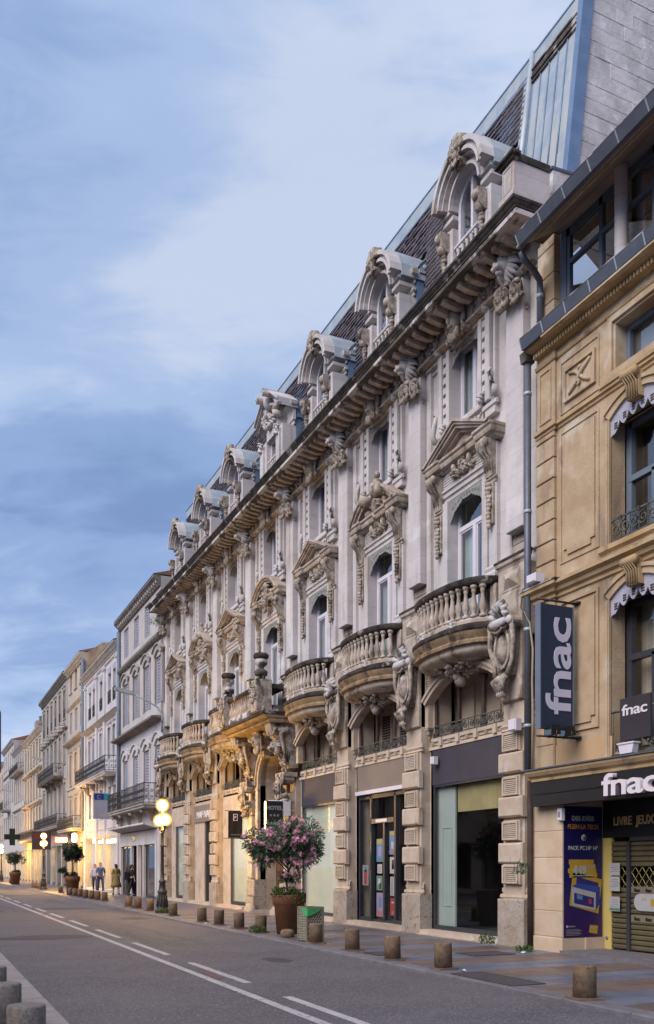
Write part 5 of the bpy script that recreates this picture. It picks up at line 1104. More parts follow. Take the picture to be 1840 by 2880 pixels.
m = MB(); m.prism(arc((.42, .0), .15, -PI/2, PI/2, 10)+arc((-.42, 0), .15, PI/2, 3*PI/2, 10), 0, .004); obj('sheet', m, PC['white'], o); obj('print', boxm(.08, .17, .004, .006, -.06, .06), mus, o); obj('print', MB().ring(arc((.32, .03), .05, 0, PI, 8), arc((.32, .03), .03, 0, PI, 8), .004, .006), mus, o); obj('print', MB().ring(arc((-.07, .03), .05, 0, PI, 8), arc((-.07, .03), .03, 0, PI, 8), .004, .006), mus, o)
o = local('dark_sticker', 'dark square notice on the lower shutter at the picture edge', 'sticker', 11.1, -.91, .5); obj('sheet', boxm(-.15, .15, 0, .004, 0, .28), M['anth'], o); obj('border', MB().ring([(-.14, .01), (.14, .01), (.14, .27), (-.14, .27), (-.14, .01)], [(-.13, .02), (.13, .02), (.13, .26), (-.13, .26), (-.13, .02)], .004, .006), M['iron'], o)
o = local('intercom_box', 'small ivory box on the corner above the blue poster', 'box', 12.83, .02, 2.42); obj('casing', MB().cbox(-.06, .06, -.02, .06, 0, .22, .01), M['frame'], o); obj('grille', boxm(-.035, .035, .06, .064, .06, .16), PC['grey'], o)
o = local('junction_box', 'white junction box on the string course beside the drainpipe', 'box', 13.33, .2, 6.78); obj('casing', MB().cbox(-.13, .13, -.08, .12, 0, .16, .015), M['frame'], o); obj('lid', boxm(-.11, .11, .12, .128, .02, .14), M['frame'], o)
o = local('junction_box', 'white junction box on the banded pier below the cartouche', 'box', 14.12, .12, 4.2); obj('casing', MB().cbox(-.12, .12, -.1, .04, 0, .22, .015), M['frame'], o); obj('lid', boxm(-.1, .1, .04, .048, .02, .2), M['frame'], o)
o = local('junction_box', 'small cream box on the inner pier of the corner shop window', 'box', 17.55, -.2, 3.92); obj('casing', MB().cbox(-.08, .08, -.06, .06, 0, .18, .01), M['frame'], o); obj('lid', boxm(-.06, .06, .06, .066, .02, .16), M['frame'], o)
o = local('drainpipe', 'grey zinc drainpipe running down the joint between the two buildings', 'drainpipe')
x = 13.68
obj('pipe', MB().tube([(x, .12, 11.05), (x, .12, 3.35)], .065, 10), M['lead'], o); obj('pipe', MB().tube([(13.1, .7, 12.58), (13.12, .62, 12.46), (13.2, .36, 12.4), (13.3, .14, 12.34), (13.36, .08, 12.2), (13.36, .08, 11.3)], .06, 10), M['lead'], o); obj('pipe', MB().tube([(x, .06, 3.2), (x, .06, .02)], .055, 10), M['ironr'], o)
m = MB(); [m.tube([(x, .12, z), (x, .12, z+.06)], .075, 10) for z in (10.4, 8.2, 6.0, 4.2)]; m.tube([(13.36, .08, 12.05), (13.36, .08, 12.12)], .07, 10); m.tube([(13.36, .08, 11.42), (13.36, .08, 11.5)], .07, 10); obj('collar', m, M['zinc'], o); obj('hopper', MB().prism([(13.6, 11.0), (13.76, 11.0), (13.8, 11.2), (13.56, 11.2)], .02, .22), M['crust2'], o)
o = local('cable', 'pale cable sagging down beside the navy banner from the wall crust', 'cable'); obj('wire', MB().tube([(13.85, .12, 6.75), (13.86, .15, 6.5), (13.7, .2, 6.35), (13.5, .2, 6.1), (13.42, .2, 5.6), (13.44, .2, 5.0), (13.42, .2, 4.4), (13.44, .2, 3.4)], .022, 6), mat('beige_cable', (.33, .28, .2), None, 5, .7), o)
# ------------------------------------------------------------------ the row of buildings further down the street
def wrought(w_, h, d=.02, step=.22):
    m = MB(); m.box(0, w_, -.02, .02, h-.04, h); m.box(0, w_, -.015, .015, .04, .07); m.box(0, w_, -.012, .012, h*.2, h*.2+.02); n = max(1, int(w_/step)); st = w_/n
    for k in range(n+1): m.box(k*st-.012, k*st+.012, -.012, .012, 0, h)
    for k in range(n):
        c = (k+.5)*st; m.scroll((c, h*.62), st*.42, 1.4, .025, -.01, .02, PI/2, 1 if k % 2 else -1, 9); m.scroll((c, h*.34), st*.34, 1.4, .025, -.01, .02, -PI/2, -1 if k % 2 else 1, 8)
    return m
def iron_balcony(parent, a0, a1, b, z, h, dep, slabm='bgrey', ends=True, step=.22, corbels=()):
    e = empty('iron_balcony', parent, (0, b, z))
    obj('slab', MB().mould([(dep-.12, -.2), (dep-.06, -.18), (dep-.06, -.08), (dep, -.06), (dep, 0), (0, 0)], a0+dep, a1-dep, 0, (1, 1)), M[slabm], e)
    obj('railing_front', wrought(a1-a0, h, step=step), M['iron'], e, (a0, dep-.05, 0))
    if ends:
        for a in (a0+.02, a1-.02): obj('railing_end', wrought(dep-.05, h, step=step), M['iron'], e, (a, 0, 0), PI/2)
    for a in corbels: obj('corbel', MB().prism([(0, -.2), (dep-.15, -.2), (dep-.25, -.3), (dep*.5, -.36), (.1, -.75), (0, -.8)], -.12, .12, 'a').tube([(-.13, dep-.25, -.3), (.13, dep-.25, -.3)], .1, 8), M[slabm], e, (a, 0, 0))
    return e
def win(parent, c, w_, z0, z1, kind, b, arch=0., fm='frame', sm='shut', rail=False, surr=None, sill=True):
    """window part with frame, pane, shutters, surround"""
    e = empty('window', parent, (c, b, 0)); h = w_/2
    m = MB(); m.ring([(-h, z0), (h, z0), (h, z1), (-h, z1), (-h, z0)], [(-h+.07, z0+.07), (h-.07, z0+.07), (h-.07, z1-.07), (-h+.07, z1-.07), (-h+.07, z0+.07)], -.24, -.18)
    m.box(-.04, .04, -.23, -.17, z0, z1); zt = z0+(z1-z0)*.74; m.box(-h, h, -.225, -.175, zt-.03, zt+.03); obj('frame', m, M[fm], e)
    if kind != 'closed':
        for x in (-1, 1): obj('pane', boxm(min(x*.04, x*(h-.07)), max(x*.04, x*(h-.07)), -.21, -.205, z0+.07, z1-.07), M['glass'], e)
        obj('room', boxm(-h-.1, h+.1, -.75, -.7, z0-.1, z1+.1), M['dark'], e)
    if kind in ('open', 'closed'):
        for x in (-1, 1):
            m = MB(); n = max(4, int((z1-z0)/.14))
            if kind == 'closed': a0, a1 = (min(x*.02, x*h), max(x*.02, x*h)); bb = -.1
            else: a0, a1 = (min(x*h, x*(h+.42)), max(x*h, x*(h+.42))); bb = .03
            m.box(a0, a0+.05, bb-.02, bb+.02, z0, z1); m.box(a1-.05, a1, bb-.02, bb+.02, z0, z1)
            for k in range(n): z = z0+(z1-z0)*k/n; m.box(a0+.05, a1-.05, bb-.015, bb+.012, z+.01, z+(z1-z0)/n*.72)
            m.box(a0, a1, bb-.018, bb+.017, z1-.06, z1); m.box(a0, a1, bb-.018, bb+.017, z0, z0+.06); obj('shutter', m, M[sm], e)
    if surr:
        m = MB(); g = .14
        for x in (-1, 1): m.box(min(x*h, x*(h+g)), max(x*h, x*(h+g)), -.02, .05, z0, z1)
        if arch:
            o = [(t*(h+g+.1), z1+arch*(1-t*t)+.2) for t in [-1+2*k/10 for k in range(11)]]; i = [(t*(h+.0), z1+arch*(1-t*t)*.9-.02) for t in [-1+2*k/10 for k in range(11)]]
            m.ring(o, i, -.02, .1); m.ring([(p, q+.06) for p, q in o], o, -.02, .18)
        else: m.box(-h-g, h+g, -.02, .05, z1, z1+.16); m.mould([(.0, z1+.16), (.1, z1+.2), (.14, z1+.26), (0, z1+.3)], -h-g, h+g, 0, (.5, .5)); m.box(-.09, .09, -.02, .1, z1-.02, z1+.2)
        obj('surround', m, M[surr], e)
    if sill: obj('sill', MB().mould([(.02, z0-.12), (.1, z0-.1), (.12, z0-.02), (.02, z0)], -h-.1, h+.1, -.02, (.5, .5)), M[surr or 'bgrey'], e)
    if rail: obj('guard_rail', wrought(w_, .75, step=.2), M['iron'], e, (-h, .02, z0))
    return e
def block(label, a0, a1, zt, m, rows, z0=3.7, eave='eave', proj=.35, roof=True, dep=9., gl='shop'):
    """rows: list of (window centres, width, z0, z1, kwargs)"""
    root = tag(empty('street_building', None, (10.5, 0, 0), PI/2), label, 'building', 'buildings further down the street')
    holes = [(c-r[1]/2, c+r[1]/2, r[2], r[3]) for r in rows for c in r[0]]
    mb = MB(); wall_panel(mb, a0, a1, z0, zt-.3, 0, holes, .25); obj('wall', mb, M[m], root)
    mb = MB(); mb.box(a0, a0+.05, -dep, -.01, 0, zt-.02); mb.box(a1-.05, a1, -dep, -.01, 0, zt-.02); mb.box(a0, a1, -dep, -dep+.1, 0, zt); obj('side_walls', mb, M[m], root)
    for r in rows:
        for c in r[0]: win(root, c, r[1], r[2], r[3], **r[4])
    obj('eaves_cornice', MB().mould([(.05, zt-.5), (.1, zt-.46), (.12, zt-.3), (.2, zt-.26), (proj-.08, zt-.18), (proj, zt-.1), (proj, zt), (0, zt+.04)], a0+.02, a1-.02, 0, (.0, .0)), M[eave], root)
    mb = MB(); n = int((a1-a0)/.42)
    for k in range(n): mb.box(a0+.1+k*.42, a0+.24+k*.42, 0, proj-.12, zt-.36, zt-.2)
    obj('brackets', mb, M[eave], root)
    if roof: obj('roof', MB().prism([(proj, zt+.045), (-dep*.5, zt+1.5), (-dep, zt+.1), (-dep, zt+.05)], a0, a1, 'a'), M['tileroof'], root)
    return root
def band(root, name, pr, a0, a1, mm, b=0): return obj(name, MB().mould(pr, a0, a1, b, (.3, .3)), M[mm], root)
def wins(a0, a1, n): return [a0+(a1-a0)*(k+.5)/n for k in range(n)]
K = lambda kind='closed', **k: dict(kind=kind, b=0, **k)
# building 1, white render with arched shuttered windows
b1c = [42.3, 44.7, 47.15, 49.65]
B1 = block('four-storey white house with arched blue-grey shuttered windows beside the hotel', 41.9, 51.4, 15.42, 'bwall', [
    (b1c, 1.15, 13.15, 14.75, K('closed', sill=False)), (b1c, 1.25, 9.4, 11.7, K('closed', arch=.3, surr='bgrey', sill=False)), (b1c, 1.25, 5.0, 7.45, K('closed', arch=.35, surr='bwhite', sill=False))])
B1.children[0].data.materials[0] = M['bwall']
band(B1, 'string_course', [(0, 12.4), (.12, 12.46), (.2, 12.55), (.2, 12.68), (0, 12.75)], 41.9, 51.3, 'eave'); band(B1, 'ledge', [(.05, 8.5), (.3, 8.58), (.5, 8.62), (.5, 8.72), (0, 8.8)], 41.9, 51.4, 'eave')
obj('painted_storey', MB().box(41.9, 51.38, .0, .015, 7.95, 8.5), M['bwhite'], B1)
iron_balcony(B1, 42.2, 51.0, 0, 4.6, 1.0, .8, 'bgrey', True, .2, (43.4, 46.0, 48.6, 50.6))
m = MB(); m.box(41.95, 42.5, -.1, .05, .0, 3.7); m.box(50.9, 51.4, -.1, .05, 0, 3.7); m.box(41.9, 51.4, -.3, 0, 3.55, 3.72); obj('ground_floor_pillars', m, M['bwall'], B1)
m = MB(); m.box(42.5, 50.9, -.1, .1, 2.7, 3.4)
for a in (42.5, 45.1, 46.4, 47.9, 50.6): m.box(a, a+.22, -.1, .1, 0, 2.7)
obj('shop_surround', m, M['bwhite'], B1); obj('shop_letters', text_mesh('shop_letters', 'fm', .55, M['gold'], depth=.03), None, B1, (47.2, .115, 2.9)).rotation_euler = (PI/2, 0, PI)
for q, (a0, a1) in enumerate(((42.72, 45.1), (48.12, 50.6))):
    obj('shop_window', boxm(a0, a1, -.06, -.05, .12, 2.7), M['glassd'], B1); obj('window_frame', MB().ring([(a0, .05), (a1, .05), (a1, 2.7), (a0, 2.7), (a0, .05)], [(a0+.08, .15), (a1-.08, .15), (a1-.08, 2.62), (a0+.08, 2.62), (a0+.08, .15)], -.08, -.02), M['anth'], B1)
m = MB(); m.box(46.62, 47.9, -.5, -.45, 0, 2.7); m.box(46.62, 46.72, -.4, -.02, 0, 2.7); m.box(47.8, 47.9, -.4, -.02, 0, 2.7); obj('doorway', m, M['black'], B1); obj('shop_interior', boxm(42, 51, -3.1, -3.0, 0, 3.4), mat('lit_shop_wall', (.30, .25, .17), (.24, .2, .14), .6, .9), B1); obj('shop_floor', boxm(42, 51, -3.0, -.1, .03, .05), mat('shop_floor_boards', (.26, .16, .08), (.2, .12, .06), 2, .5), B1)
obj('lit_floor_strip', boxm(43.0, 45.0, -2.5, -2.4, .5, .9), M['warm'], B1)
m = MB(); m.prism([(.1, 3.45), (.7, 3.62), (.72, 3.7), (.1, 3.62)], 42.4, 50.8, 'a'); m.tube([(42.4, .72, 3.64), (50.8, .72, 3.64)], .06, 6); obj('folded_awning', m, M['bwhite'], B1)
obj('drainpipe', MB().tube([(51.2, .1, 14.9), (51.2, .1, 4.0)], .12, 8), M['bluegrey'], B1)
# building 2
p2 = [52.9, 54.4, 57.1, 59.6, 61.1]
B2 = block('white house with paired tall windows and a long black iron balcony', 51.5, 63.2, 14.55, 'bwhite', [
    (p2, .85, 11.4, 13.55, K('glass', sm='shut', rail=True, surr=None, sill=False)), (p2, .85, 8.1, 9.95, K('glass', surr='bwhite', sill=False)), (p2, .85, 4.75, 6.4, K('glass', sill=False))], eave='bgrey')
for c in p2: obj('awning_box', boxm(c-.43, c+.43, -.1, .03, 13.2, 13.55), M['shut'], B2)
m = MB()
for a in (51.5, 55.55, 58.2, 62.4): m.box(a, a+.55, -.05, .1, 6.5, 13.9); m.mould([(.1, 13.6), (.16, 13.64), (.16, 13.75), (.1, 13.8)], a, a+.55, 0, (.4, .4))
for a in (51.6, 55.6, 58.3, 62.5): m.box(a, a+.5, -.05, .08, 0, 6.5)
obj('pilasters', m, M['bwhite'], B2)
band(B2, 'string_course', [(0, 10.4), (.1, 10.5), (.2, 10.6), (.3, 10.7), (0, 10.8)], 51.5, 63.2, 'bgrey'); band(B2, 'frieze', [(.02, 13.85), (.08, 13.9), (.1, 14.0), (0, 14.05)], 51.5, 63.2, 'bwhite')
iron_balcony(B2, 51.9, 62.4, 0, 7.1, .9, .8, 'bwhite', True, .25, (53.5, 56.2, 59, 61.5))
m = MB()
for c0, c1 in ((52.2, 55.3), (56.2, 58.1), (58.9, 62.0)): m.ring([(c0, 3.9), (c1, 3.9), (c1, 4.6), (c0, 4.6), (c0, 3.9)], [(c0+.06, 3.96), (c1-.06, 3.96), (c1-.06, 4.54), (c0+.06, 4.54), (c0+.06, 3.96)], 0, .05); m.box(c0, c1, -.1, .02, 3.5, 3.72)
obj('panels', m, M['bwhite'], B2)
for c0, c1 in ((52.2, 55.5), (56.2, 58.2), (58.9, 62.4)):
    obj('shop_window', boxm(c0, c1, -.12, -.11, .2, 3.5), M['glassd'], B2); obj('lit_ceiling', boxm(c0, c1, -1.6, -.4, 3.2, 3.3), M['warm'], B2); obj('sill', boxm(c0, c1, -.3, .05, 0, .2), M['bwhite'], B2)
obj('shop_interior', boxm(51.6, 63, -3.1, -3.0, 0, 3.6), mat('cream_shop_wall', (.42, .33, .2), (.36, .28, .17), .6, .9), B2)
# building 3
B3 = block('tall cream house with grey shutters and plain upper windows', 63.3, 70.8, 16.45, 'bcream', [
    (wins(63.4, 70.4, 3), .95, 14.6, 16.0, K('glass', surr=None)), (wins(63.4, 70.4, 3), 1.2, 11.55, 13.15, K('closed', sm='shut', sill=False)), (wins(63.4, 70.4, 3), 1.0, 7.7, 9.9, K('glass', surr='bcream')), (wins(63.4, 70.4, 3), 1.0, 5.0, 6.6, K('closed', sm='shutd', surr='bcream', sill=False))], eave='bcream')
band(B3, 'string_course', [(0, 13.3), (.1, 13.4), (.18, 13.5), (0, 13.55)], 63.3, 70.8, 'bcream'); band(B3, 'ledge', [(0, 10.6), (.3, 10.7), (.4, 10.8), (.4, 10.9), (0, 10.95)], 63.3, 70.8, 'bgrey'); band(B3, 'string_course', [(0, 7.3), (.1, 7.35), (.1, 7.45), (0, 7.5)], 63.3, 70.8, 'bcream')
iron_balcony(B3, 63.6, 71, 0, 4.3, .85, .8, 'bcream', True, .3)
obj('drainpipe', MB().tube([(63.25, .12, 15.9), (63.25, .12, 4)], .12, 8), M['bluegrey'], B3)
m = MB(); m.prism([(-.2, 16.4), (-1.2, 17.2), (-5, 17.6), (-5, 14), (-.2, 14)], 63.25, 63.3, 'a'); obj('party_gable', m, M['ochre'], B3); obj('chimney', boxm(64.0, 65.2, -3.6, -3, 16.8, 18.0), M['bgrey'], B3)
# building 4
B4 = block('grey weathered stone house with carved brackets and a dark iron corner balcony', 70.9, 86.3, 16.55, 'bgrey', [
    (wins(71.2, 86, 6), 1.0, 13.2, 15.4, K('glass', surr='bgrey', rail=True)), (wins(71.2, 86, 6), 1.1, 9.7, 12.0, K('closed', sm='shutd', surr='bgrey')), (wins(71.2, 86, 6), 1.1, 5.6, 8.2, K('closed', sm='shutd', surr='bgrey'))], eave='eave')
for c in wins(71.2, 86, 6): obj('carved_bracket', leaves(.5, .34, 26, 6, .13, .3).mesh('carved_bracket', M['bgrey']), None, B4, (c, 0, 12.5))
band(B4, 'string_course', [(0, 12.2), (.1, 12.25), (.2, 12.35), (0, 12.4)], 70.9, 86.3, 'eave')
iron_balcony(B4, 73, 83, 0, 8.75, 1.0, .85, 'eave', True, .3, (75, 78, 81)); iron_balcony(B4, 71.5, 86, 0, 4.8, .9, .8, 'bgrey', True, .3)
# buildings 5 to 8
B5 = block('cream stone house with two long lit string courses', 86.4, 101.2, 14.7, 'bcream', [
    (wins(86.6, 101, 6), .9, 11.6, 13.6, K('glass', surr='bcream')), (wins(86.6, 101, 6), .9, 8.3, 10.4, K('glass', surr='bcream')), (wins(86.6, 101, 6), .9, 5.0, 7.2, K('glass', surr='bcream'))], eave='bcream')
for z in (10.9, 7.7): band(B5, 'string_course', [(0, z-.2), (.2, z-.1), (.35, z), (.35, z+.12), (0, z+.16)], 86.4, 101.2, 'bcream')
iron_balcony(B5, 87, 100.5, 0, 4.2, .9, .8, 'bcream', True, .4)
B6 = block('pale pink house with a small corner balcony far down the street', 101.3, 113, 15.0, 'bwall', [
    (wins(101.5, 112.8, 5), .9, 12.7, 14.2, K('glass', surr='bwall')), (wins(101.5, 112.8, 5), .9, 9.0, 11.2, K('glass', surr='bwall')), (wins(101.5, 112.8, 5), .9, 5.0, 7.2, K('glass', surr='bwall'))], eave='bgrey')
iron_balcony(B6, 102, 112, 0, 12.1, .8, .7, 'bgrey', True, .4); band(B6, 'string_course', [(0, 7.9), (.3, 8.0), (.3, 8.15), (0, 8.2)], 101.3, 113, 'bcream')
B7 = block('tall pale house with chimneys near the bend of the street', 113.1, 127, 16.8, 'bwall', [
    (wins(113.3, 126.8, 5), .9, 13.9, 15.8, K('glass')), (wins(113.3, 126.8, 5), .9, 9.6, 12, K('glass', surr='bwall')), (wins(113.3, 126.8, 5), .9, 5.2, 7.6, K('glass', surr='bwall'))], eave='bgrey')
for a, b, z in ((112.6, -2.5, 19.2), (104, -3.0, 17.6)):
    obj('chimney_stack', boxm(a, a+1.8, b-1.2, b, 14.5, z), M['bgrey'], B7); obj('chimney_pot', MB().lathe([(.18, 0), (.14, .5), (.22, .55), (.2, .7)], (a+.9, b-.6, z), 8), M['bgrey'], B7)
band(B7, 'string_course', [(0, 12.9), (.2, 13.0), (.2, 13.15), (0, 13.2)], 113.1, 127, 'bgrey'); iron_balcony(B7, 117, 121, 0, 8.6, 1.0, 1.0, 'bgrey', True, .4)
B8 = block('far cream house closing the view at the left edge', 127.1, 150, 15.5, 'bcream', [(wins(127.3, 149.8, 7), 1, z, z+2, K('glass')) for z in (5.2, 8.6, 12)], eave='bgrey')
B9 = block('last pale house before the end of the street', 150.1, 185, 14, 'bwall', [(wins(150.3, 184, 9), 1, z, z+2, K('glass')) for z in (5.2, 8.6)], eave='bgrey')
# ground floors of the far buildings: pillars, lit shop fronts
def ground(root, a0, a1, n, m, lit, seed):
    r = random.Random(seed); st = (a1-a0)/n; mb = MB(); mb.box(a0, a1, -.3, .02, 3.3, 3.72)
    for k in range(n+1): mb.box(max(a0, a0+k*st-.3), min(a1, a0+k*st+.3), -.3, .03, 0, 3.3)
    obj('ground_floor_pillars', mb, M[m], root)
    obj('shop_interior', boxm(a0, a1, -2.6, -2.5, 0, 3.5), M['bcream'], root)
    for k in range(n):
        c0, c1 = a0+k*st+.3, a0+(k+1)*st-.3
        obj('shop_window', boxm(c0, c1, -.16, -.15, .25, 3.3), M['glassd'], root); obj('shop_frame', MB().box(c0, c1, -.2, -.1, 0, .25).box((c0+c1)/2-.06, (c0+c1)/2+.06, -.19, -.1, .25, 3.3), M['anth'], root)
        if r.random() < lit: obj('lit_ceiling', boxm(c0, c1, -2.4, -.5, 3.2, 3.3), M['warm2'] if r.random() < .5 else M['warm'], root)
        else: obj('closed_blind', boxm(c0, c1, -.4, -.36, .25, 3.3), M['dark'], root)
ground(B3, 63.3, 70.8, 3, 'bcream', .7, 1); ground(B4, 70.9, 86.3, 5, 'bgrey', .7, 2); ground(B5, 86.4, 101.2, 5, 'bcream', .7, 3); ground(B6, 101.3, 113, 4, 'bwall', .9, 4); ground(B7, 113.1, 127, 4, 'bwall', .9, 5); ground(B8, 127.1, 150, 6, 'bcream', .9, 6); ground(B9, 150.1, 185, 7, 'bwall', .9, 7)
# ------------------------------------------------------------------ street
def st(o): o['kind'] = 'structure'; return o
gm = mat('distant_ground', (.12, .115, .12), (.1, .095, .1), .5, .9)
st(obj('ground', MB().add([(-500, -200, -.06), (500, -200, -.06), (500, 900, -.06), (-500, 900, -.06)], [(0, 1, 2, 3)]), gm))
asp = mat('asphalt', (.122, .110, .118), (.094, .085, .094), .7, .78, .8, 70, spots=((.25, .225, .22), .54, .66, 38.), spec=.3, stain=((.072, .065, .071), .52, .70, 1.1, 1, .07))
road = st(obj('road', MB().add([(1.36, -30, 0), (6.9, -30, 0), (6.9, 260, 0), (1.36, 260, 0)], [(0, 1, 2, 3)]), asp))
for y0, y1 in ((-6, 30.5), (30.9, 230)): obj('solid_line', MB().box(3.70, 3.82, y0, y1, .003, .006), M['paint'], road)
y = 6.6
dl = MB().box(-.06, .06, 0, 2.85, .003, .006).mesh('lane_dash', M['paint'])
for y in [7.35+4.27*k for k in range(20)]: obj('lane_dash', dl, None, road, (4.12, y, 0))
rp = mat('asphalt_patch', (.068, .062, .07), (.058, .052, .06), 2, .75, .3, 120)
for (x, y, a, b) in ((6.1, 27.5, .45, .3), (4.9, 35, 1.2, .3), (5.0, 52, 1.4, .25), (2.6, 21, 1.0, .35), (5.6, 14.3, .22, .22)): obj('repair_patch', MB().prism([(x+a*math.cos(t*PI/8)*(1+.15*math.sin(3*t)), y+b*2*math.sin(t*PI/8)) for t in range(16)], .002, .004, 'z'), rp, road)
obj('red_spray_mark', MB().prism([(3.86, 12.2), (4.0, 12.25), (4.02, 13.2), (3.9, 13.3)], .002, .0045, 'z'), mat('faded_red_paint', (.16, .07, .07), (.11, .08, .08), 14, .8), road)
# right pavement with flagstones
pv = st(obj('pavement', MB().box(6.88, 10.75, -2, 230, -.05, .03), M['kerb']))
rp_ = random.Random(2); cache2 = {}; y = 6.0; row = 0; far1 = MB(); far2 = MB(); npv = 0
while y < 80:
    c = (row//2) % 2; h = .42 if row % 4 != 1 else .46
    x = 7.13
    cuts = [x]
    while x < 10.5:
        x = min(x+rp_.choice((.5, .66, .82, .9)), 10.72); cuts.append(x)
    cuts[-1] = 10.72
    if len(cuts) > 2 and cuts[-1]-cuts[-2] < .2: cuts.pop(-2)
    for a, b in zip(cuts, cuts[1:]):
        tp = .049+rp_.uniform(-.002, .002)
        if npv < 300:
            w_ = round(b-a, 2); k = (w_, h, c)
            if k not in cache2:
                q = MB(); g = .004; v = [(-w_/2+g, g, 0), (w_/2-g, g, 0), (w_/2-g, h-g, 0), (-w_/2+g, h-g, 0), (-w_/2+g+.004, g+.004, .02), (w_/2-g-.004, g+.004, .02), (w_/2-g-.004, h-g-.004, .02), (-w_/2+g+.004, h-g-.004, .02)]
                q.add(v, [(4, 5, 6, 7), (0, 1, 5, 4), (1, 2, 6, 5), (2, 3, 7, 6), (3, 0, 4, 7)]); cache2[k] = q.mesh('paving_slab', M['pave2' if c else 'pave1'])
            obj('paving_slab', cache2[k], None, pv, ((a+b)/2, y, tp-.02)); npv += 1
        else: (far2 if c else far1).box(a+.004, b-.004, y+.004, y+h-.004, tp-.02, tp)
    y += h; row += 1
while y < 200: (far2 if row % 2 else far1).box(7.13, 10.72, y, y+1.4, .03, .049); y += 1.4; row += 1
obj('far_blue_slabs', far1, M['pave1'], pv)['kind'] = 'stuff'; obj('far_brown_slabs', far2, M['pave2'], pv)['kind'] = 'stuff'
kb = {}
y = 2.0; rk = random.Random(5); nk = 0
kf = MB()
while y < 120:
    l = rk.choice((.9, 1.0, 1.1))
    if nk < 60:
        if l not in kb: kb[l] = MB().cbox(0, l-.008, -.14, .13, -.06, .052, .012).mesh('kerb_stone', M['kerb'])
        o = obj('kerb_stone', kb[l], None, pv, (7.0, y, 0), PI/2)
    else: kf.box(6.87, 7.13, y, y+l-.01, -.05, .052)
    y += l; nk += 1
obj('far_kerb', kf, M['kerb'], pv)['kind'] = 'stuff'
for lab, pts in (('long dark iron pavement cover at the kerb between two bollards', [(7.45, 11.0), (7.8, 11.0), (7.8, 12.1), (7.45, 12.1)] if False else [(7.0, 9.55), (7.52, 9.55), (7.52, 11.0), (7.0, 11.0)]), ('dark iron pavement cover before the pitted pier', [(8.75, 13.0), (9.6, 13.0), (9.6, 13.6), (8.75, 13.6)]), ('small dark iron cover near the kerb beside the glass-door bollard', [(7.3, 13.75), (7.7, 13.75), (7.7, 14.35), (7.3, 14.35)])):
    cv = tag(obj('utility_cover', MB().prism(pts, .05, .057, 'z'), M['cover']), lab, 'utility cover', 'dark covers set in the pavement')
    a0, b0, a1, b1 = pts[0][0], pts[0][1], pts[2][0], pts[2][1]
    obj('cover_rim', MB().box(a0, a1, b0-.02, b0, .05, .059).box(a0, a1, b1, b1+.02, .05, .059).box(a0-.02, a0, b0, b1, .05, .059).box(a1, a1+.02, b0, b1, .05, .059), M['iron'], cv)
# left pavement
pl = st(obj('left_pavement', MB().box(-7.6, 1.0, -10, 230, -.05, .03), M['kerb']))
lm = mat('pale_granite_slab', (.30, .262, .245), (.24, .21, .195), 4, .7, .2, 60, vary=.08)
lk = MB().cbox(-.18, .18, .004, .99, -.06, .0, .012).mesh('kerb_stone', lm); lk2 = MB(); lk2.box(-.18, .18, .004, .986, -.1, .052); lk = lk2.mesh('kerb_stone', lm); ls = MB().box(.004, .62, .004, .986, 0, .02).mesh('paving_slab', lm)
for r_ in range(30): obj('kerb_stone', lk, None, pl, (1.18, -1+r_, 0))
for r_ in range(22):
    for q in range(5): obj('paving_slab', ls, None, pl, (.374-.626*q, r_-.5*(q % 2), .030))
# ------------------------------------------------------------------ bollards
def bollard(key, h, r, m, base=True):
    def mk():
        b = MB(); b.lathe([(r, 0), (r*.985, h-.02), (r*.94, h-.004), (r*.8, h)], (0, 0, .0), 22); return b
    root = tag(obj('stone_bollard', mk(), M[m]), 'x', 'bollard', 'stone bollards along the street')
    if base: obj('foot_plate', MB().box(-r*1.25, r*1.25, -r*1.25, r*1.25, 0, .025), M[m], root)
    return root
bp = bollard('n', .40, .136, 'bollard'); bg_ = bollard('g', .45, .152, 'bollardg', False); used = [0, 0]
def place(x, y, label, grey=0, sc_=1.):
    src = bg_ if grey else bp
    if not used[grey]: o = src; used[grey] = 1
    else: o = copy_tree(src)
    o.location = (x, y, .05); o.rotation_euler = (0, 0, R.uniform(0, 6)); o['label'] = label; o.scale = (sc_,)*3
    if not grey: o.rotation_euler = (R.uniform(-.02, .02), R.uniform(-.025, .025), R.uniform(-.2, .2))
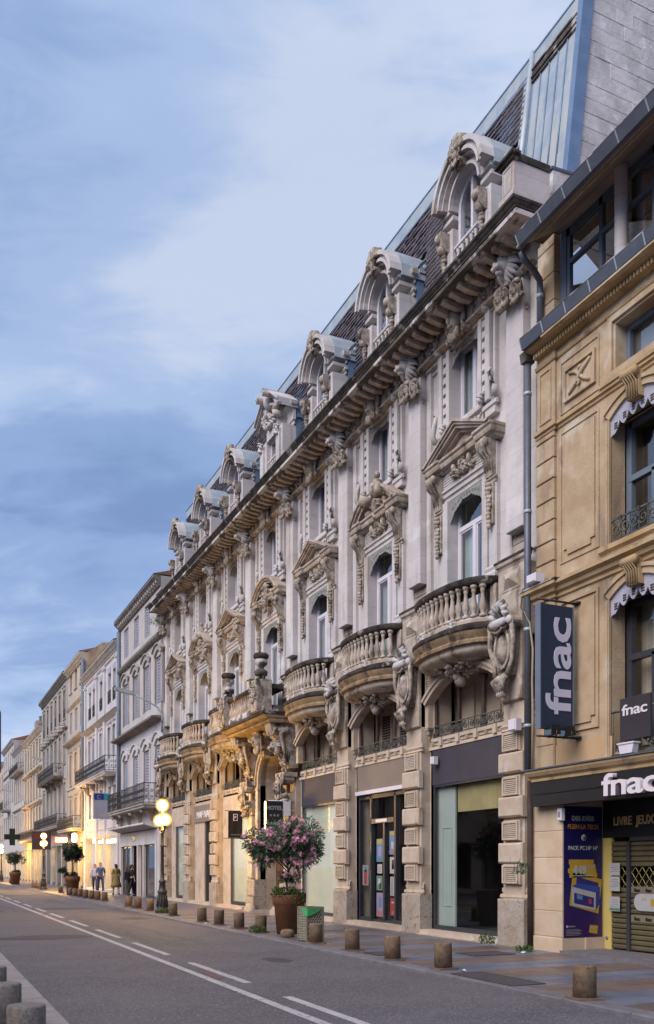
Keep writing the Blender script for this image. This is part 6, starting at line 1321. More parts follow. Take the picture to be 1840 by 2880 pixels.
for x, y, lab in ((7.09, 8.27, 'nearest brown stone bollard at the right edge, before the shop shutter'), (7.24, 11.6, 'brown stone bollard before the corner shop window'), (7.19, 13.1, 'brown stone bollard between the dark window and the glass door'),
    (7.31, 14.86, 'brown stone bollard before the glass door, green stain at its foot'), (7.31, 16.54, 'brown stone bollard touching the litter bin'), (7.36, 19.85, 'brown stone bollard with weeds round its foot beside the plant pot'),
    (7.33, 21.33, 'brown stone bollard just beyond the weedy one'), (7.29, 22.85, 'brown stone bollard before the hotel arch, between two others'), (7.28, 24.38, 'brown stone bollard before the black flag, last of its run of four'),
    (7.32, 27.66, 'brown stone bollard close to the near lamp post, on its near side'), (7.38, 30.99, 'brown stone bollard just beyond the near lamp post'), (7.41, 33.01, 'middle bollard of the three beyond the near lamp post'), (7.41, 34.62, 'bollard catching warm light before the lit shop door'),
    (7.66, 40.77, 'nearest of the tight row of seven far bollards'), (7.6, 42.21, 'second bollard in the tight far row'), (7.55, 43.49, 'third bollard in the tight far row'), (7.49, 44.83, 'middle bollard of the tight far row'), (7.55, 46.78, 'fifth bollard in the tight far row'), (7.48, 48.02, 'sixth bollard in the tight far row'), (7.49, 49.6, 'last bollard of the tight far row, beside the round tree pot'),
    (7.68, 54.53, 'lone far bollard beyond the round tree pot'), (7.75, 64.0, 'far bollard next to the second lamp post'), (7.75, 65.6, 'second far bollard behind the second lamp post'), (7.75, 67.2, 'third far bollard behind the second lamp post'), (7.75, 68.8, 'last far bollard in the row behind the second lamp post'), (7.75, 85, 'distant bollard near the leafy pot at the left edge'), (7.75, 86.6, 'farthest bollard at the left edge')): place(x, y, lab)
for x, y, lab in ((.79, 7.5, 'grey granite bollard at the bottom left corner'), (.75, 8.95, 'grey granite bollard behind the corner one on the left kerb'), (.75, 10.5, 'grey granite bollard cut by the left edge')): place(x, y, lab, 1)
stub = tag(obj('low_bollard_stub', MB().lathe([(.13, 0), (.15, .02), (.152, .12), (.12, .165), (.05, .18), (0, .182)], (0, 0, 0), 18), M['bollard'], None, (7.37, 18.21, .05)), 'low domed stone stub on the kerb in front of the big plant pot', 'bollard')
# ------------------------------------------------------------------ street lamps
def lamp():
    root = empty('street_lamp'); root['category'] = 'street lamp'
    obj('post', MB().lathe([(.24, 0), (.24, .1), (.2, .13), (.19, .2), (.14, .62), (.16, .66), (.17, .72), (.13, .76), (.115, .84), (.1, 1.0), (.125, 1.03), (.12, 1.07), (.07, 1.12), (.06, 1.3), (.05, 2.2), (.075, 2.23), (.05, 2.28), (.045, 2.72), (.09, 2.76), (.05, 2.8), (.04, 3.3), (.09, 3.36), (.09, 3.41)], (0, 0, 0), 14), M['iron'], root)
    m = MB()
    for k in range(12): a = 2*PI*k/12; m.tube([(.195*math.cos(a), .195*math.sin(a), .2), (.145*math.cos(a), .145*math.sin(a), .6)], .02, 5)
    obj('fluting', m, M['iron'], root)
    for s in (-1, 1):
        obj('arm', MB().tube([(0, 0, 2.6), (0, s*.2, 2.68), (0, s*.33, 2.78), (0, s*.35, 2.88)], .022, 6).lathe([(.03, 0), (.08, .05), (.09, .09)], (0, s*.35, 2.84), 10), M['iron'], root); obj('globe', MB().ell((0, s*.35, 3.1), .15, 18, 12), M['globe'], root); obj('globe_glass', MB().ell((0, s*.35, 3.1), .225, 22, 14), M['shell'], root)
    obj('globe', MB().ell((0, 0, 3.6), .15, 18, 12), M['globe'], root); obj('globe_glass', MB().ell((0, 0, 3.6), .225, 22, 14), M['shell'], root); return root
l0 = lamp()
far_globe = []
for ch in l0.children:
    if ch.name.split('.')[0] == 'globe': g_ = ch.data.copy(); g_.name = 'far_globe'; g_.materials.clear(); g_.materials.append(M['globe2']); far_globe.append(g_)
for k, (x, y, lab) in enumerate(((7.47, 29.62, 'near black lamp post with three lit globes before the hotel'), (7.72, 62.7, 'second black lamp post with lit globes, beyond the round tree'), (7.75, 96.5, 'far lamp post with lit globes cut by the left edge'))):
    o = l0 if k == 0 else copy_tree(l0); o.location = (x, y, .05); o['label'] = lab; o['group'] = 'three-globe street lamps'
    for ch in o.children:
        if k and ch.name.split('.')[0] == 'globe': ch.data = far_globe[len([1 for q in o.children if q.name.split('.')[0] == 'globe' and q.data.name.startswith('far')])]
def wall_lamp(y, label, xw=10.5, z=8.4, reach=1.85, rise=1.2):
    o = tag(empty('wall_street_light', None, (xw, y, z)), label, 'street light', 'arm street lights fixed to the house walls')
    obj('arm', MB().tube([(-.05, 0, -.5), (-.05, 0, .3), (-.25, 0, .65), (-.8, 0, .95), (-reach+.4, 0, rise)], .035, 7), M['zinc'], o)
    m = MB(); m.prism([(-reach+.45, rise-.05), (-reach+.4, rise+.12), (-reach-.4, rise+.24), (-reach-.42, rise+.12), (-reach-.1, rise+.02)], -.13, .13, 'b'); obj('head', m, M['zinc'], o)
    obj('fixing', MB().box(-.08, 0, -.05, .05, -.45, -.35).box(-.08, 0, -.05, .05, -.05, .05), M['lead'], o)
wall_lamp(41.5, 'arm street light reaching out in front of the white shuttered house'); wall_lamp(74.5, 'arm street light in front of the weathered grey house, above its balcony', 10.5, 8.9); wall_lamp(101, 'far arm street light before the house with two string courses', 10.5, 8.4)
# ------------------------------------------------------------------ hanging signs
hs = tag(empty('hotel_sign', None, (10.5, 26.0, 2.68), 0), 'dark upright hotel sign with three stars beside the entrance arch', 'sign')
obj('panel', boxm(-.71, -.15, -.05, .05, 0, .95), M['black'], hs); obj('lit_edge', boxm(-.725, -.71, -.045, .045, .02, .93), M['warm'], hs); obj('bracket', MB().tube([(-.6, 0, .96), (.25, 0, .96)], .018, 6).box(-.2, .1, -.03, .03, .93, .99), M['frame'], hs)
obj('side_box', boxm(-.12, .1, -.08, .08, .5, .95), M['frame'], hs)
for t, s_, z in (('HOTEL', .17, .68), ('* * *', .17, .42), ('DANIELI', .14, .2)): text('lettering', t, s_, mat('grey_letters', (.30, .29, .32), None, 3, .5), hs, (-.43, -.055, z), (PI/2, 0, 0), depth=.006, bold=.004)
fl = tag(empty('hanging_flag', None, (10.5, 29.9, 2.6), 0), 'black flag with a small pale emblem hung between two rods on the hotel front', 'flag')
n = 10; m = MB(); pts = [(-.63+.53*k/n, .015*math.sin(k*1.3)) for k in range(n+1)]; m.add([(x, y, 0) for x, y in pts]+[(x*.99, y*.4, .95) for x, y in pts], [(k, k+1, n+2+k, n+1+k) for k in range(n)], True); obj('cloth', m, M['black'], fl)
obj('rod', MB().tube([(-.75, 0, .95), (.4, 0, .95)], .014, 6), M['iron'], fl); obj('rod', MB().tube([(-.8, 0, -.02), (.4, 0, -.02)], .014, 6), M['iron'], fl)
m = MB(); m.ring([(-.45, .6), (-.29, .6), (-.29, .84), (-.45, .84), (-.45, .6)], [(-.43, .62), (-.31, .62), (-.31, .82), (-.43, .82), (-.43, .62)], -.03, -.025); obj('emblem', m, M['letterw'], fl); text('emblem_letter', 'P', .16, M['letterw'], fl, (-.37, -.03, .66), (PI/2, 0, 0), depth=.004); obj('web_line', boxm(-.55, -.2, -.03, -.025, .1, .12), PC['grey'], fl)
def boardsign(name, label, x, y, z, w_, h_, m, deco=()):
    o = tag(empty(name, None, (x, y, z)), label, 'sign'); obj('panel', boxm(-w_/2, w_/2, -.06, .06, 0, h_), m, o); obj('bracket', MB().tube([(w_/2, 0, h_*.8), (w_/2+.5, 0, h_*.8)], .03, 5), M['iron'], o)
    for a0, a1, z0, z1, mm in deco: obj('print', boxm(a0, a1, -.07, -.06, z0, z1), mm, o)
    return o
boardsign('projecting_sign', 'pale grey upright shop sign with a navy and green top, before the paired-window house', 9.7, 52.5, 4.35, .95, 1.5, mat('grey_sign_panel', (.30, .30, .36), None, 1, .6), ((-.46, .1, 1.1, 1.45, mat('navy_print', (.02, .03, .2), None, 2, .5)), (.1, .46, 1.1, 1.45, mat('turquoise_print', (.03, .25, .26), None, 2, .5)), (-.2, .3, .12, .3, PC['white'])))
text('letter', 'C', .3, PC['white'], bpy.data.objects['projecting_sign'], (-.2, -.075, 1.16), (PI/2, 0, 0), depth=.004)
o = boardsign('lit_shop_sign', 'small glowing red shop sign under the far iron balcony', 9.3, 66, 3.25, 1.0, .5, mat('red_sign', (.3, .05, .02), None, 2, .5), ((-.38, .42, .1, .4, M['warm']),))
o = tag(empty('wall_lantern', None, (9.9, 63.8, 3.3)), 'lit lantern on the wall left of the round tree', 'lantern'); obj('glass_body', MB().lathe([(.12, 0), (.18, .1), (.18, .5), (.1, .6)], (0, 0, 0), 10), M['warm'], o); obj('bracket', MB().tube([(0, 0, .62), (0, 0, .8), (.55, 0, .8)], .025, 6), M['iron'], o)
o = tag(empty('pharmacy_cross', None, (8.75, 96, 4.6)), 'dark unlit cross-shaped pharmacy sign at the far left', 'sign'); c = .3; obj('cross', MB().box(-.78, .78, -.1, .1, -.27, .27).box(-.27, .27, -.09, .09, -.85, .85), mat('dark_green_cross', (.012, .022, .017), None, 2, .5), o); obj('bracket', boxm(.9, 1.2, -.05, .05, -.05, .05), M['iron'], o)
boardsign('dark_square_sign', 'dark square sign with a red top behind the second lamp post', 9.3, 77, 3.0, 1.5, 1.5, mat('dark_panel_sign', (.07, .05, .05), None, 2, .6), ((-.6, .6, .9, 1.3, mat('dull_red', (.2, .03, .03), None, 2, .5)),))
rs = tag(empty('road_sign', None, (.575, 12.7, .03)), 'cream road sign panel and red-rimmed disc on a post, cut by the left edge', 'road sign')
obj('post', MB().tube([(.3, .06, 0), (.3, .06, 4.5)], .04, 8), M['lead'], rs)
def rrect(a0, a1, z0, z1, r): return arc((a1-r, z0+r), r, -PI/2, 0, 4)+arc((a1-r, z1-r), r, 0, PI/2, 4)+arc((a0+r, z1-r), r, PI/2, PI, 4)+arc((a0+r, z0+r), r, PI, 1.5*PI, 4)
obj('panel', MB().prism(rrect(-.25, .44, 2.78, 3.68, .07), -.02, .0), mat('cream_sign', (.40, .33, .2), None, 2, .5), rs); obj('panel_edge', MB().ring(rrect(-.25, .44, 2.78, 3.68, .07)+[(.37, 2.78)], rrect(-.235, .425, 2.795, 3.665, .06)+[(.37, 2.795)], -.025, .005), M['iron'], rs)
obj('disc', MB().tube([(.1, -.02, 4.13), (.1, 0, 4.13)], .31, 28), PC['white'], rs); obj('red_rim', MB().ring(arc((.1, 4.13), .32, 0, 2*PI, 28), arc((.1, 4.13), .25, 0, 2*PI, 28), -.03, .005), mat('sign_red', (.35, .03, .03), None, 2, .5), rs)
# ------------------------------------------------------------------ litter bin
bn = tag(empty('litter_bin', None, (7.42, 17.05, .05), .1), 'square perforated steel litter bin with a green bag hanging over its rim', 'bin')
obj('liner', boxm(-.165, .165, -.165, .165, .04, .66), M['anth'], bn)
for q in range(4):
    m = MB(); 
    for i in range(7):
        for j in range(13):
            x = -.18+.06*i+(.03 if j % 2 else 0); z = .03+.05*j
            if x < .165: m.tube([(x, .19, z), (x+.03, .195, z+.05)], .013, 4, False); m.tube([(x+.03, .19, z), (x, .195, z+.05)], .013, 4, False)
    obj('lattice_side', m, M['binm'], bn, (0, 0, 0), q*PI/2)
m = MB(); [m.box(x-.015, x+.015, y-.015, y+.015, 0, .7) for x in (-.19, .19) for y in (-.19, .19)]; obj('corner_post', m, M['binm'], bn)
obj('rim', MB().box(-.205, .205, -.205, -.17, .67, .72).box(-.205, .205, .17, .205, .67, .72).box(-.205, -.17, -.17, .17, .67, .72).box(.17, .205, -.17, .17, .67, .72), M['binm'], bn)
obj('bag', MB().add([(-.2, -.226, .69), (.14, -.226, .69), (.05, -.23, .62), (-.08, -.23, .56), (-.2, -.23, .53), (-.226, .0, .69), (-.23, -.06, .62), (-.23, -.14, .56), (-.226, -.2, .53)], [(0, 1, 2, 3, 4), (5, 6, 7, 8, 4, 0)]), M['bag'], bn)
# ------------------------------------------------------------------ the other side of the street (seen in the shop windows)
for y0, y1, h, mm, lab in ((-2, 17, 6.8, 'bcream', 'cream stone house across the street, mirrored in the dark shop window'), (17.1, 33, 7.4, 'bgrey', 'grey stone house across the street, mirrored in the glass door'), (33.1, 60, 6.6, 'bwall', 'long pale house across the street, mirrored in the whitewashed windows')):
    o = tag(empty('opposite_building', None, (-7.5, y1, 0), -PI/2), lab, 'building', 'houses across the street')
    n = int((y1-y0)/3.2); cs = wins(.4, y1-y0-.4, n); holes = [(c-.55, c+.55, 4.6, 6.9) for c in cs]+[(c-1.1, c+1.1, .3, 3.0) for c in cs]
    mb = MB(); wall_panel(mb, 0, y1-y0, 0, h, 0, holes, .25); obj('wall', mb, M[mm], o)
    mb = MB(); mb.box(0, y1-y0, -8, -7.9, 0, h); mb.box(0, .1, -7.9, -.05, 0, h); mb.box(y1-y0-.1, y1-y0, -7.9, -.05, 0, h); mb.box(0, y1-y0, -7.9, -.3, h-.1, h); obj('side_walls', mb, M[mm], o)
    for c in cs:
        win(o, c, 1.1, 4.6, 6.9, 'glass', 0, surr=mm); obj('shop_window', boxm(c-1.1, c+1.1, -.2, -.19, .3, 3.0), M['glassd'], o); obj('shop_back', boxm(c-1.2, c+1.2, -1.0, -.95, .2, 3.2), M['dark'], o)
    obj('eaves_cornice', MB().mould([(.05, h-.3), (.2, h-.2), (.4, h-.08), (.4, h), (0, h+.05)], 0, y1-y0, 0, (0, 0)), M['eave'], o); obj('roof', MB().prism([(.4, h+.05), (-4, h+1.2), (-8, h+.1)], 0, y1-y0, 'a'), M['tileroof'], o)
# ------------------------------------------------------------------ plants
def leaf_mesh(name, n, fn, m, lw=.012, ll=.1, seed=1):
    """many small two-triangle leaves; fn(r) -> (point, outward direction)"""
    r = random.Random(seed); V = []; F = []
    for k in range(n):
        p, o = fn(r); d = (Vector(o)+Vector((r.gauss(0, .5), r.gauss(0, .5), r.gauss(.15, .5)))).normalized()
        s = d.cross(Vector((r.gauss(0, 1), r.gauss(0, 1), r.gauss(0, 1)))).normalized(); l = ll*r.uniform(.6, 1.3); w_ = lw*r.uniform(.7, 1.3); p = Vector(p)
        q = p+d*l+Vector((0, 0, -l*.15)); c = p+d*l*.5; b = len(V)
        V += [p, c+s*w_, q, c-s*w_]; F.append((b, b+1, b+2, b+3))
    me = bpy.data.meshes.new(name); me.from_pydata([tuple(v) for v in V], [], F); me.materials.append(m); return me
def crownfn(c, rad, lobes, seed, shell=.5):
    r0 = random.Random(seed); L_ = []
    for k in range(lobes):
        v = Vector((r0.gauss(0, 1), r0.gauss(0, 1), r0.gauss(0, .8))).normalized(); L_.append((Vector((v.x*rad[0], v.y*rad[1], v.z*rad[2]))*r0.uniform(.35, .85), r0.uniform(.17, .36)*rad[0]))
    def fn(r):
        o, q = r.choice(L_); v = Vector((r.gauss(0, 1), r.gauss(0, 1), r.gauss(0, 1))).normalized(); p = o+v*q*r.uniform(shell, 1)**.5
        return Vector(c)+p, v
    return fn, [(Vector(c)+o, q) for o, q in L_]
def pot(label, x, y, h, r1, r0, ribs=True):
    o = tag(empty('plant_pot', None, (x, y, .05)), label, 'plant pot', 'terracotta street planters')
    obj('body', MB().lathe([(r0, 0), (r1*.86, h*.72), (r1*.9, h*.73), (r1*.9, h*.75)], (0, 0, 0), 24), M['terra'], o)
    obj('rim', MB().lathe([(r1*.92, h*.75), (r1*.97, h*.76), (r1, h*.98), (r1*.99, h), (r1*.9, h), (r1*.88, h*.93), (.0, h*.93)], (0, 0, 0), 24), M['terra'], o)
    obj('soil', MB().lathe([(r1*.88, h*.90), (r1*.5, h*.955), (0, h*.96)], (0, 0, 0), 16), M['soil'], o); return o
px, py = 7.72, 19.1
pot('large brown flower pot with the pink oleander at the kerb', px, py, .9, .34, .235)
pot('second brown pot half hidden behind the oleander pot', px+.36, py+.55, .92, .33, .23)
ol = tag(empty('oleander_tree', None, (px, py, 0)), 'round-headed oleander with pink flower clusters, growing in the large brown pot', 'shrub')
obj('trunk', MB().tube([(.03, 0, .85), (.0, .02, 1.2), (.03, 0, 1.5), (.0, 0, 1.9)], [.03, .026, .024, .016], 7), M['bark'], ol)
m = MB(); rb_ = random.Random(6)
for k in range(12):
    a = rb_.uniform(0, 2*PI); m.tube([(.02, 0, 1.45+.03*k), (.3*math.cos(a), .3*math.sin(a), 1.75+.04*k), (.62*math.cos(a), .62*math.sin(a), 1.9+rb_.uniform(-.2, .6))], [.014, .011, .006], 5)
obj('branches', m, M['bark'], ol)
fn, lob = crownfn((0, 0, 2.14), (.92, .92, .76), 30, 5, .1)
obj('crown', leaf_mesh('crown', 11500, fn, M['leaf'], .014, .12, 3), None, ol)
def fcl():
    m = MB(); r = random.Random(2)
    for k in range(16):
        v = Vector((r.gauss(0, 1), r.gauss(0, 1), r.gauss(0, .8))).normalized()*r.uniform(.02, .075); t = v.normalized(); s = t.cross(Vector((0, 0, 1))).normalized(); u = t.cross(s)
        for q in range(5):
            a = 2*PI*q/5; a2 = a+.55; rr_ = .03; b = v+t*.01
            m.add([v, b+(s*math.cos(a)+u*math.sin(a))*rr_, b+(s*math.cos(a2)+u*math.sin(a2))*rr_], [(0, 1, 2)])
    return m.mesh('flower_cluster', M['petal'])
fm_ = fcl(); rf = random.Random(11); nf = 0
while nf < 165:
    o, q = rf.choice(lob); v = Vector((rf.gauss(0, 1), rf.gauss(0, 1), rf.gauss(0, 1))).normalized(); p = o+v*q*1.05
    if (p-Vector((0, 0, 2.14))).length < .42 or v.dot(p-Vector((0, 0, 2.14))) < 0: continue
    # blossom sits thickest on the sunny street side and upper left
    if rf.random() > .35+.65*max(0, min(1, (-p.x*.3-p.y*.5+.35)+.3)): continue
    f = obj('flower_cluster', fm_, None, ol, p); f.rotation_euler = (rf.uniform(0, 3), rf.uniform(0, 3), rf.uniform(0, 3)); f.scale = (rf.uniform(.75, 1.25),)*3; nf += 1
fn2, _ = crownfn((.06, -.02, 1.33), (.3, .3, .22), 9, 8, .1); obj('lower_shoots', leaf_mesh('lower_shoots', 420, fn2, M['leaf'], .012, .11, 4), None, ol)
for p in ((-.12, -.2, 1.42), (.3, -.1, 1.45), (.22, -.22, 1.12), (.05, -.25, 1.45)): obj('flower_cluster', fm_, None, ol, p)
def fnh(r):
    a = r.uniform(0, 2*PI); q = r.uniform(.1, .36); z = .95+r.uniform(-.04, .16)
    if q > .3: z -= r.uniform(0, .12)
    if abs(a-5.2) < .5 and q > .28: z -= r.uniform(0, .28); q += .04
    return Vector((q*math.cos(a), q*math.sin(a), z)), Vector((math.cos(a), math.sin(a), .5))
ug = tag(obj('pot_weeds', leaf_mesh('pot_weeds', 1100, fnh, M['leaf2'], .014, .06, 5), None, None, (px, py, 0)), 'bright green creeping weeds spilling over the rim of the large pot', 'plant')
def weed(x, y, z, n, rad, h, label, seed, dx=0):
    def f(r):
        a = r.uniform(0, 2*PI); q = rad*math.sqrt(r.random()); return Vector((q*math.cos(a), q*math.sin(a), h*r.random()**1.5*(1-.5*q/rad))), Vector((math.cos(a)*.5, math.sin(a)*.5, 1))
    return tag(obj('weed_tuft', leaf_mesh('weed_tuft', n, f, M['leaf2' if seed % 2 else 'leaf'], .012, .08, seed), None, None, (x, y, z)), label, 'weed', 'weeds at the foot of walls and posts')
weed(7.25, 19.75, .05, 260, .2, .2, 'weeds round the foot of the bollard beside the big pot', 1); weed(7.4, 29.3, .05, 200, .2, .22, 'weed tuft at the base of the near lamp post', 3); weed(9.85, 14.25, .12, 170, .14, .26, 'dark weed growing at the foot of the pitted pier', 2); weed(10.05, 13.35, .05, 130, .14, .12, 'small weed at the foot of the ochre stone pier', 5); weed(10.25, 13.75, 1.45, 110, .1, .3, 'small plant rooted in the wall joint beside the drainpipe', 4); weed(7.3, 33.2, .05, 90, .1, .12, 'small weed by the third bollard beyond the lamp', 7); weed(9.85, 40.0, .1, 120, .2, .15, 'weeds along the far end of the hotel step', 9); weed(10.15, 41.4, 12.9, 260, .35, .5, 'weeds growing from the far end of the hotel cornice', 11)
def tree(label, x, y, zc, rad, n, seed, potspec, potlabel):
    pot(potlabel, x, y, *potspec)
    o = tag(empty('potted_tree', None, (x, y, 0)), label, 'tree'); obj('trunk', MB().tube([(0, 0, potspec[0]-.05), (.02, 0, (zc+.9)/2), (0, 0, zc-.1)], [.05, .04, .03], 7), M['bark'], o)
    fn, _ = crownfn((0, 0, zc), rad, 22, seed, .1); obj('crown', leaf_mesh('crown', n, fn, M['leaf3'], .03, .13, seed), None, o)
    fn, _ = crownfn((0, 0, potspec[0]+.1), (.42, .42, .14), 10, seed+1, .1); obj('underplanting', leaf_mesh('underplanting', 500, fn, M['leaf3'], .03, .1, seed+1), None, o)
tree('round-headed dark green tree in a wide brown pot before the paired-window house', 7.75, 50.6, 2.3, (.62, .62, .62), 3000, 21, (1.0, .42, .3), 'wide brown pot holding the round-headed tree')
tree('loose leafy shrub in a brown pot at the far left of the pavement', 7.75, 82.3, 2.3, (.85, .85, .6), 2400, 31, (1.05, .5, .36), 'far brown pot holding the loose leafy shrub')
fn, _ = crownfn((-.55, 0, 1.35), (.25, .25, .35), 8, 44, .1); o = tag(obj('pot_shrub', leaf_mesh('pot_shrub', 400, fn, M['leaf3'], .03, .12, 44), None, None, (7.75, 50.6, 0)), 'thin dark shrub leaning left out of the wide far pot', 'shrub')
fn, _ = crownfn((0, 0, 0), (2.2, 2.2, 2.6), 26, 61, .1); o = tag(empty('plane_tree', None, (9.2, 140, 0)), 'distant green tree top behind the road sign at the left edge', 'tree'); obj('crown', leaf_mesh('crown', 2500, fn, M['leaf3'], .14, .5, 61), None, o, (0, 0, 10.5)); obj('trunk', MB().tube([(0, 0, 0), (.1, 0, 5), (0, 0, 10)], [.25, .2, .12], 8), M['bark'], o)
# small litter scraps on the asphalt and pavement
for x, y, lab in ((7.1, 23.4, 'white paper scrap in the gutter'), (7.35, 11.2, 'crumpled white scrap by the second bollard'), (9.85, 13.1, 'white scrap beside the wall weed')):
    z = .055 if x > 6.9 else .005
    tag(obj('paper_scrap', MB().add([(-.05, -.03, 0), (.05, -.035, .012), (.055, .03, 0), (-.04, .035, .02), (0, 0, .035)], [(0, 1, 4), (1, 2, 4), (2, 3, 4), (3, 0, 4)]), M['frame'], None, (x, y, z), x), lab, 'litter', 'scraps of litter')
def specks(r0):
    m = MB(); r = random.Random(3)
    for k in range(70):
        x, y = r.uniform(1.6, 6.6), r.uniform(7, 26); s = r.uniform(.006, .016); m.add([(x-s, y-s, .003), (x+s, y-s*.6, .006), (x+s*.5, y+s, .004)], [(0, 1, 2)])
    return m
o = obj('litter_specks', specks(0), M['leaf2'] if False else mat('dry_leaf_bits', (.38, .28, .13), (.45, .42, .38), 6, .8), road); o['kind'] = 'stuff'
# hairline tar joints and cracks on the road
m = MB(); r = random.Random(9)
for (x, y, a, l) in ((5.95, 7.95, -.2, .6), (5.8, 8.4, 1.2, .8), (4.7, 15, 1.5, 2.4), (2.2, 13, .9, 1.6), (6.3, 19, 1.6, 3), (5.4, 23, .4, 1.2)):
    for k in range(10):
        t = l*k/10; w_ = .008; q = r.uniform(-.03, .03); m.add([(x+t*math.cos(a)+q, y+t*math.sin(a)-w_, .002), (x+(t+l/9)*math.cos(a)+q*.5, y+(t+l/9)*math.sin(a)-w_, .002), (x+(t+l/9)*math.cos(a)+q*.5, y+(t+l/9)*math.sin(a)+w_, .002), (x+t*math.cos(a)+q, y+t*math.sin(a)+w_, .002)], [(0, 1, 2, 3)])
o = obj('road_cracks', m, M['cover'], road); o['kind'] = 'stuff'
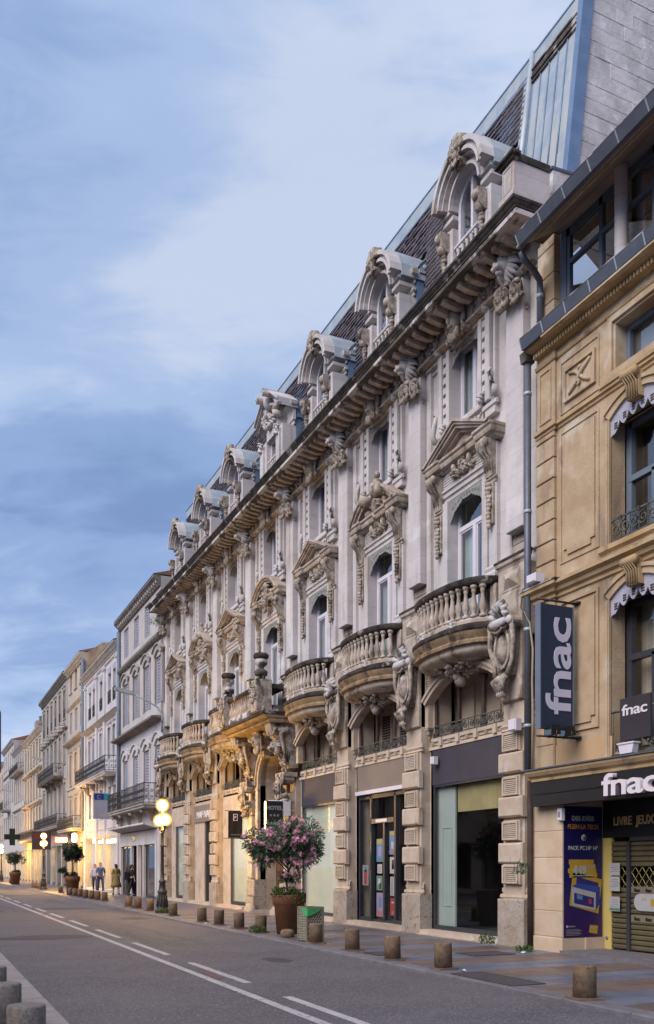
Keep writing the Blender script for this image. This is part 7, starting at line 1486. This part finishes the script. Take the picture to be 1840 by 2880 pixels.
# ------------------------------------------------------------------ pedestrians
def skin(name, verts, edges, rad, m, parent, sub=1):
    me = bpy.data.meshes.new(name); me.from_pydata(verts, edges, []); o = bpy.data.objects.new(name, me); COL.objects.link(o)
    md = o.modifiers.new('s', 'SKIN'); md.use_smooth_shade = True
    for i, v in enumerate(me.skin_vertices[0].data): v.radius = rad[i] if isinstance(rad[i], tuple) else (rad[i], rad[i]); v.use_root = (i == 0)
    if sub: o.modifiers.new('d', 'SUBSURF').levels = sub; o.modifiers[-1].render_levels = sub
    dg = bpy.context.evaluated_depsgraph_get(); me2 = bpy.data.meshes.new_from_object(o.evaluated_get(dg)); bpy.data.objects.remove(o)
    me2.name = name; me2.materials.clear(); me2.materials.append(m)
    for p in me2.polygons: p.use_smooth = True
    return me2
def person(x, y, rz, label, top, bottom, stride=.22, h=1.68, dress=False, bag=None, hairm='hair'):
    k = h/1.7; root = tag(empty('person', None, (x, y, .05), rz), label, 'person', 'pedestrians on the far pavement'); s = stride
    # local: facing +y
    P = [(0, 0, .95), (0, 0, 1.12), (0, .01, 1.32), (0, 0, 1.45), (0, .02, 1.54), (0, .03, 1.62),
         (-.1, 0, .9), (-.11, s*.55, .5), (-.11, s*.7, .09), (-.11, s*.7+.14, .035), (.1, 0, .9), (.11, -s*.35, .5), (.11, -s*1.0, .12), (.11, -s*1.0+.13, .05),
         (-.19, 0, 1.4), (-.25, -s*.35, 1.13), (-.25, -s*.2, .9), (.19, 0, 1.4), (.25, s*.35, 1.13), (.25, s*.6, .92)]
    E_ = [(0, 1), (1, 2), (2, 3), (3, 4), (4, 5), (0, 6), (6, 7), (7, 8), (8, 9), (0, 10), (10, 11), (11, 12), (12, 13), (3, 14), (14, 15), (15, 16), (3, 17), (17, 18), (18, 19)]
    Rr = [(.15, .11), (.125, .095), (.16, .11), (.1, .075), .055, (.075, .09), .085, .055, .042, .032, .085, .055, .042, .032, .055, .042, .03, .055, .042, .03]
    sc_ = lambda V: [tuple(c*k for c in v) for v in V]
    b = link(bpy.data.objects.new('body', skin('body', sc_(P), E_, Rr, M['skin'], root)), root)
    m = MB(); m.ell((0, .035*k, 1.625*k), (.075, .095, .115), 12, 8); m.ell((0, .125*k, 1.61*k), (.016, .025, .025), 6, 4); m.ell((0, .1*k, 1.565*k), (.03, .02, .01), 6, 4)
    for q in (-1, 1): m.ell((q*.03, .105*k, 1.64*k), (.013, .012, .008), 6, 4); m.ell((q*.078, .03*k, 1.625*k), (.012, .025, .035), 6, 4)
    obj('head', m, M['skin'], root)
    m = MB(); m.ell((0, .015*k, 1.665*k), (.088, .1, .09), 10, 6); m.ell((0, -.05*k, 1.6*k), (.08, .06, .12), 10, 6); obj('hair', m, M[hairm], root)
    for hx, hy, hz in ((-.25, -s*.2, .86), (.25, s*.6, .88)):
        m = MB(); m.ell((hx*k, hy*k, hz*k), (.022, .038, .045), 6, 4)
        for q in range(4): m.tube([(hx*k, (hy-.024+.016*q)*k, (hz-.03)*k), (hx*k, (hy-.024+.016*q+.006)*k, (hz-.085-.008*(q in (1, 2)))*k)], [.009, .007], 5)
        m.tube([(hx*k, (hy+.03)*k, hz*k), (hx*k*.97, (hy+.055)*k, (hz-.04)*k)], [.01, .008], 5); obj('hand', m, M['skin'], root)
    def sub(ids, ed, gr, name, mm):
        V = [P[i] for i in ids]; ix = {i: j for j, i in enumerate(ids)}; r_ = []
        for i in ids: q = Rr[i]; q = q if isinstance(q, tuple) else (q, q); r_.append((q[0]+gr, q[1]+gr))
        link(bpy.data.objects.new(name, skin(name, sc_(V), [(ix[a], ix[c]) for a, c in ed], r_, mm, root)), root)
    sub([1, 2, 3, 14, 15, 17, 18, 0], [(0, 1), (1, 2), (2, 3), (3, 14), (14, 15), (3, 17), (17, 18)], .016, 'shirt', top)
    if dress: obj('skirt', MB().lathe([(.31, .42), (.27, .6), (.2, .85), (.155, 1.05), (.14, 1.12)], (0, .0, 0), 14, .75), bottom, root)
    else: sub([0, 6, 7, 8, 10, 11, 12], [(0, 6), (6, 7), (7, 8), (0, 10), (10, 11), (11, 12)], .018, 'trousers', bottom)
    m = MB()
    for i in (8, 12): p = P[i]; m.ell((p[0]*k, (p[1]+.06)*k, max(.035, p[2]-.05)*k), (.045, .13, .04), 8, 5)
    obj('shoes', m, M['coat'], root)
    if bag:
        bo = tag(obj('shoulder_bag', MB().cbox(-.07, .07, -.16, .16, -.18, .14, .03), bag, None, (x+.3*math.cos(rz), y+.3*math.sin(rz), 1.0), rz), 'bag carried by the '+label.split(' person')[0].split()[-1]+' pedestrian', 'bag'); obj('strap', MB().tube([(-.02, -.1, .14), (-.1, -.03, .42), (-.16, 0, .5), (-.1, .06, .42), (-.02, .12, .14)], .012, 5), bag, bo)
    return root
person(9.9, 55.9, PI*.9, 'person in a pale lilac shirt walking away along the far pavement', M['shirtw'], M['jeans'], h=1.66)
person(9.75, 53.2, PI, 'person in a blue shirt and dark trousers walking past the pale house', M['shirtb'], M['jeans'], h=1.74, bag=None)
person(9.85, 49.2, .1, 'person in a long olive dress walking towards the camera', M['dress'], M['dress'], dress=True, h=1.64)
person(10.25, 47.2, -PI/2, 'person in black clothes stepping into the shop doorway', M['coat'], M['coat'], h=1.6)
b = tag(obj('shoulder_bag', MB().cbox(-.12, .12, -.2, .2, -.2, .2, .05), M['coat'], None, (10.0, 47.3, 1.1)), 'black shoulder bag held by the black-clothed person in the doorway', 'bag'); obj('strap', MB().tube([(0, -.12, .2), (.05, -.03, .45), (.12, 0, .5), (.05, .05, .45), (0, .12, .2)], .014, 5), M['coat'], b)
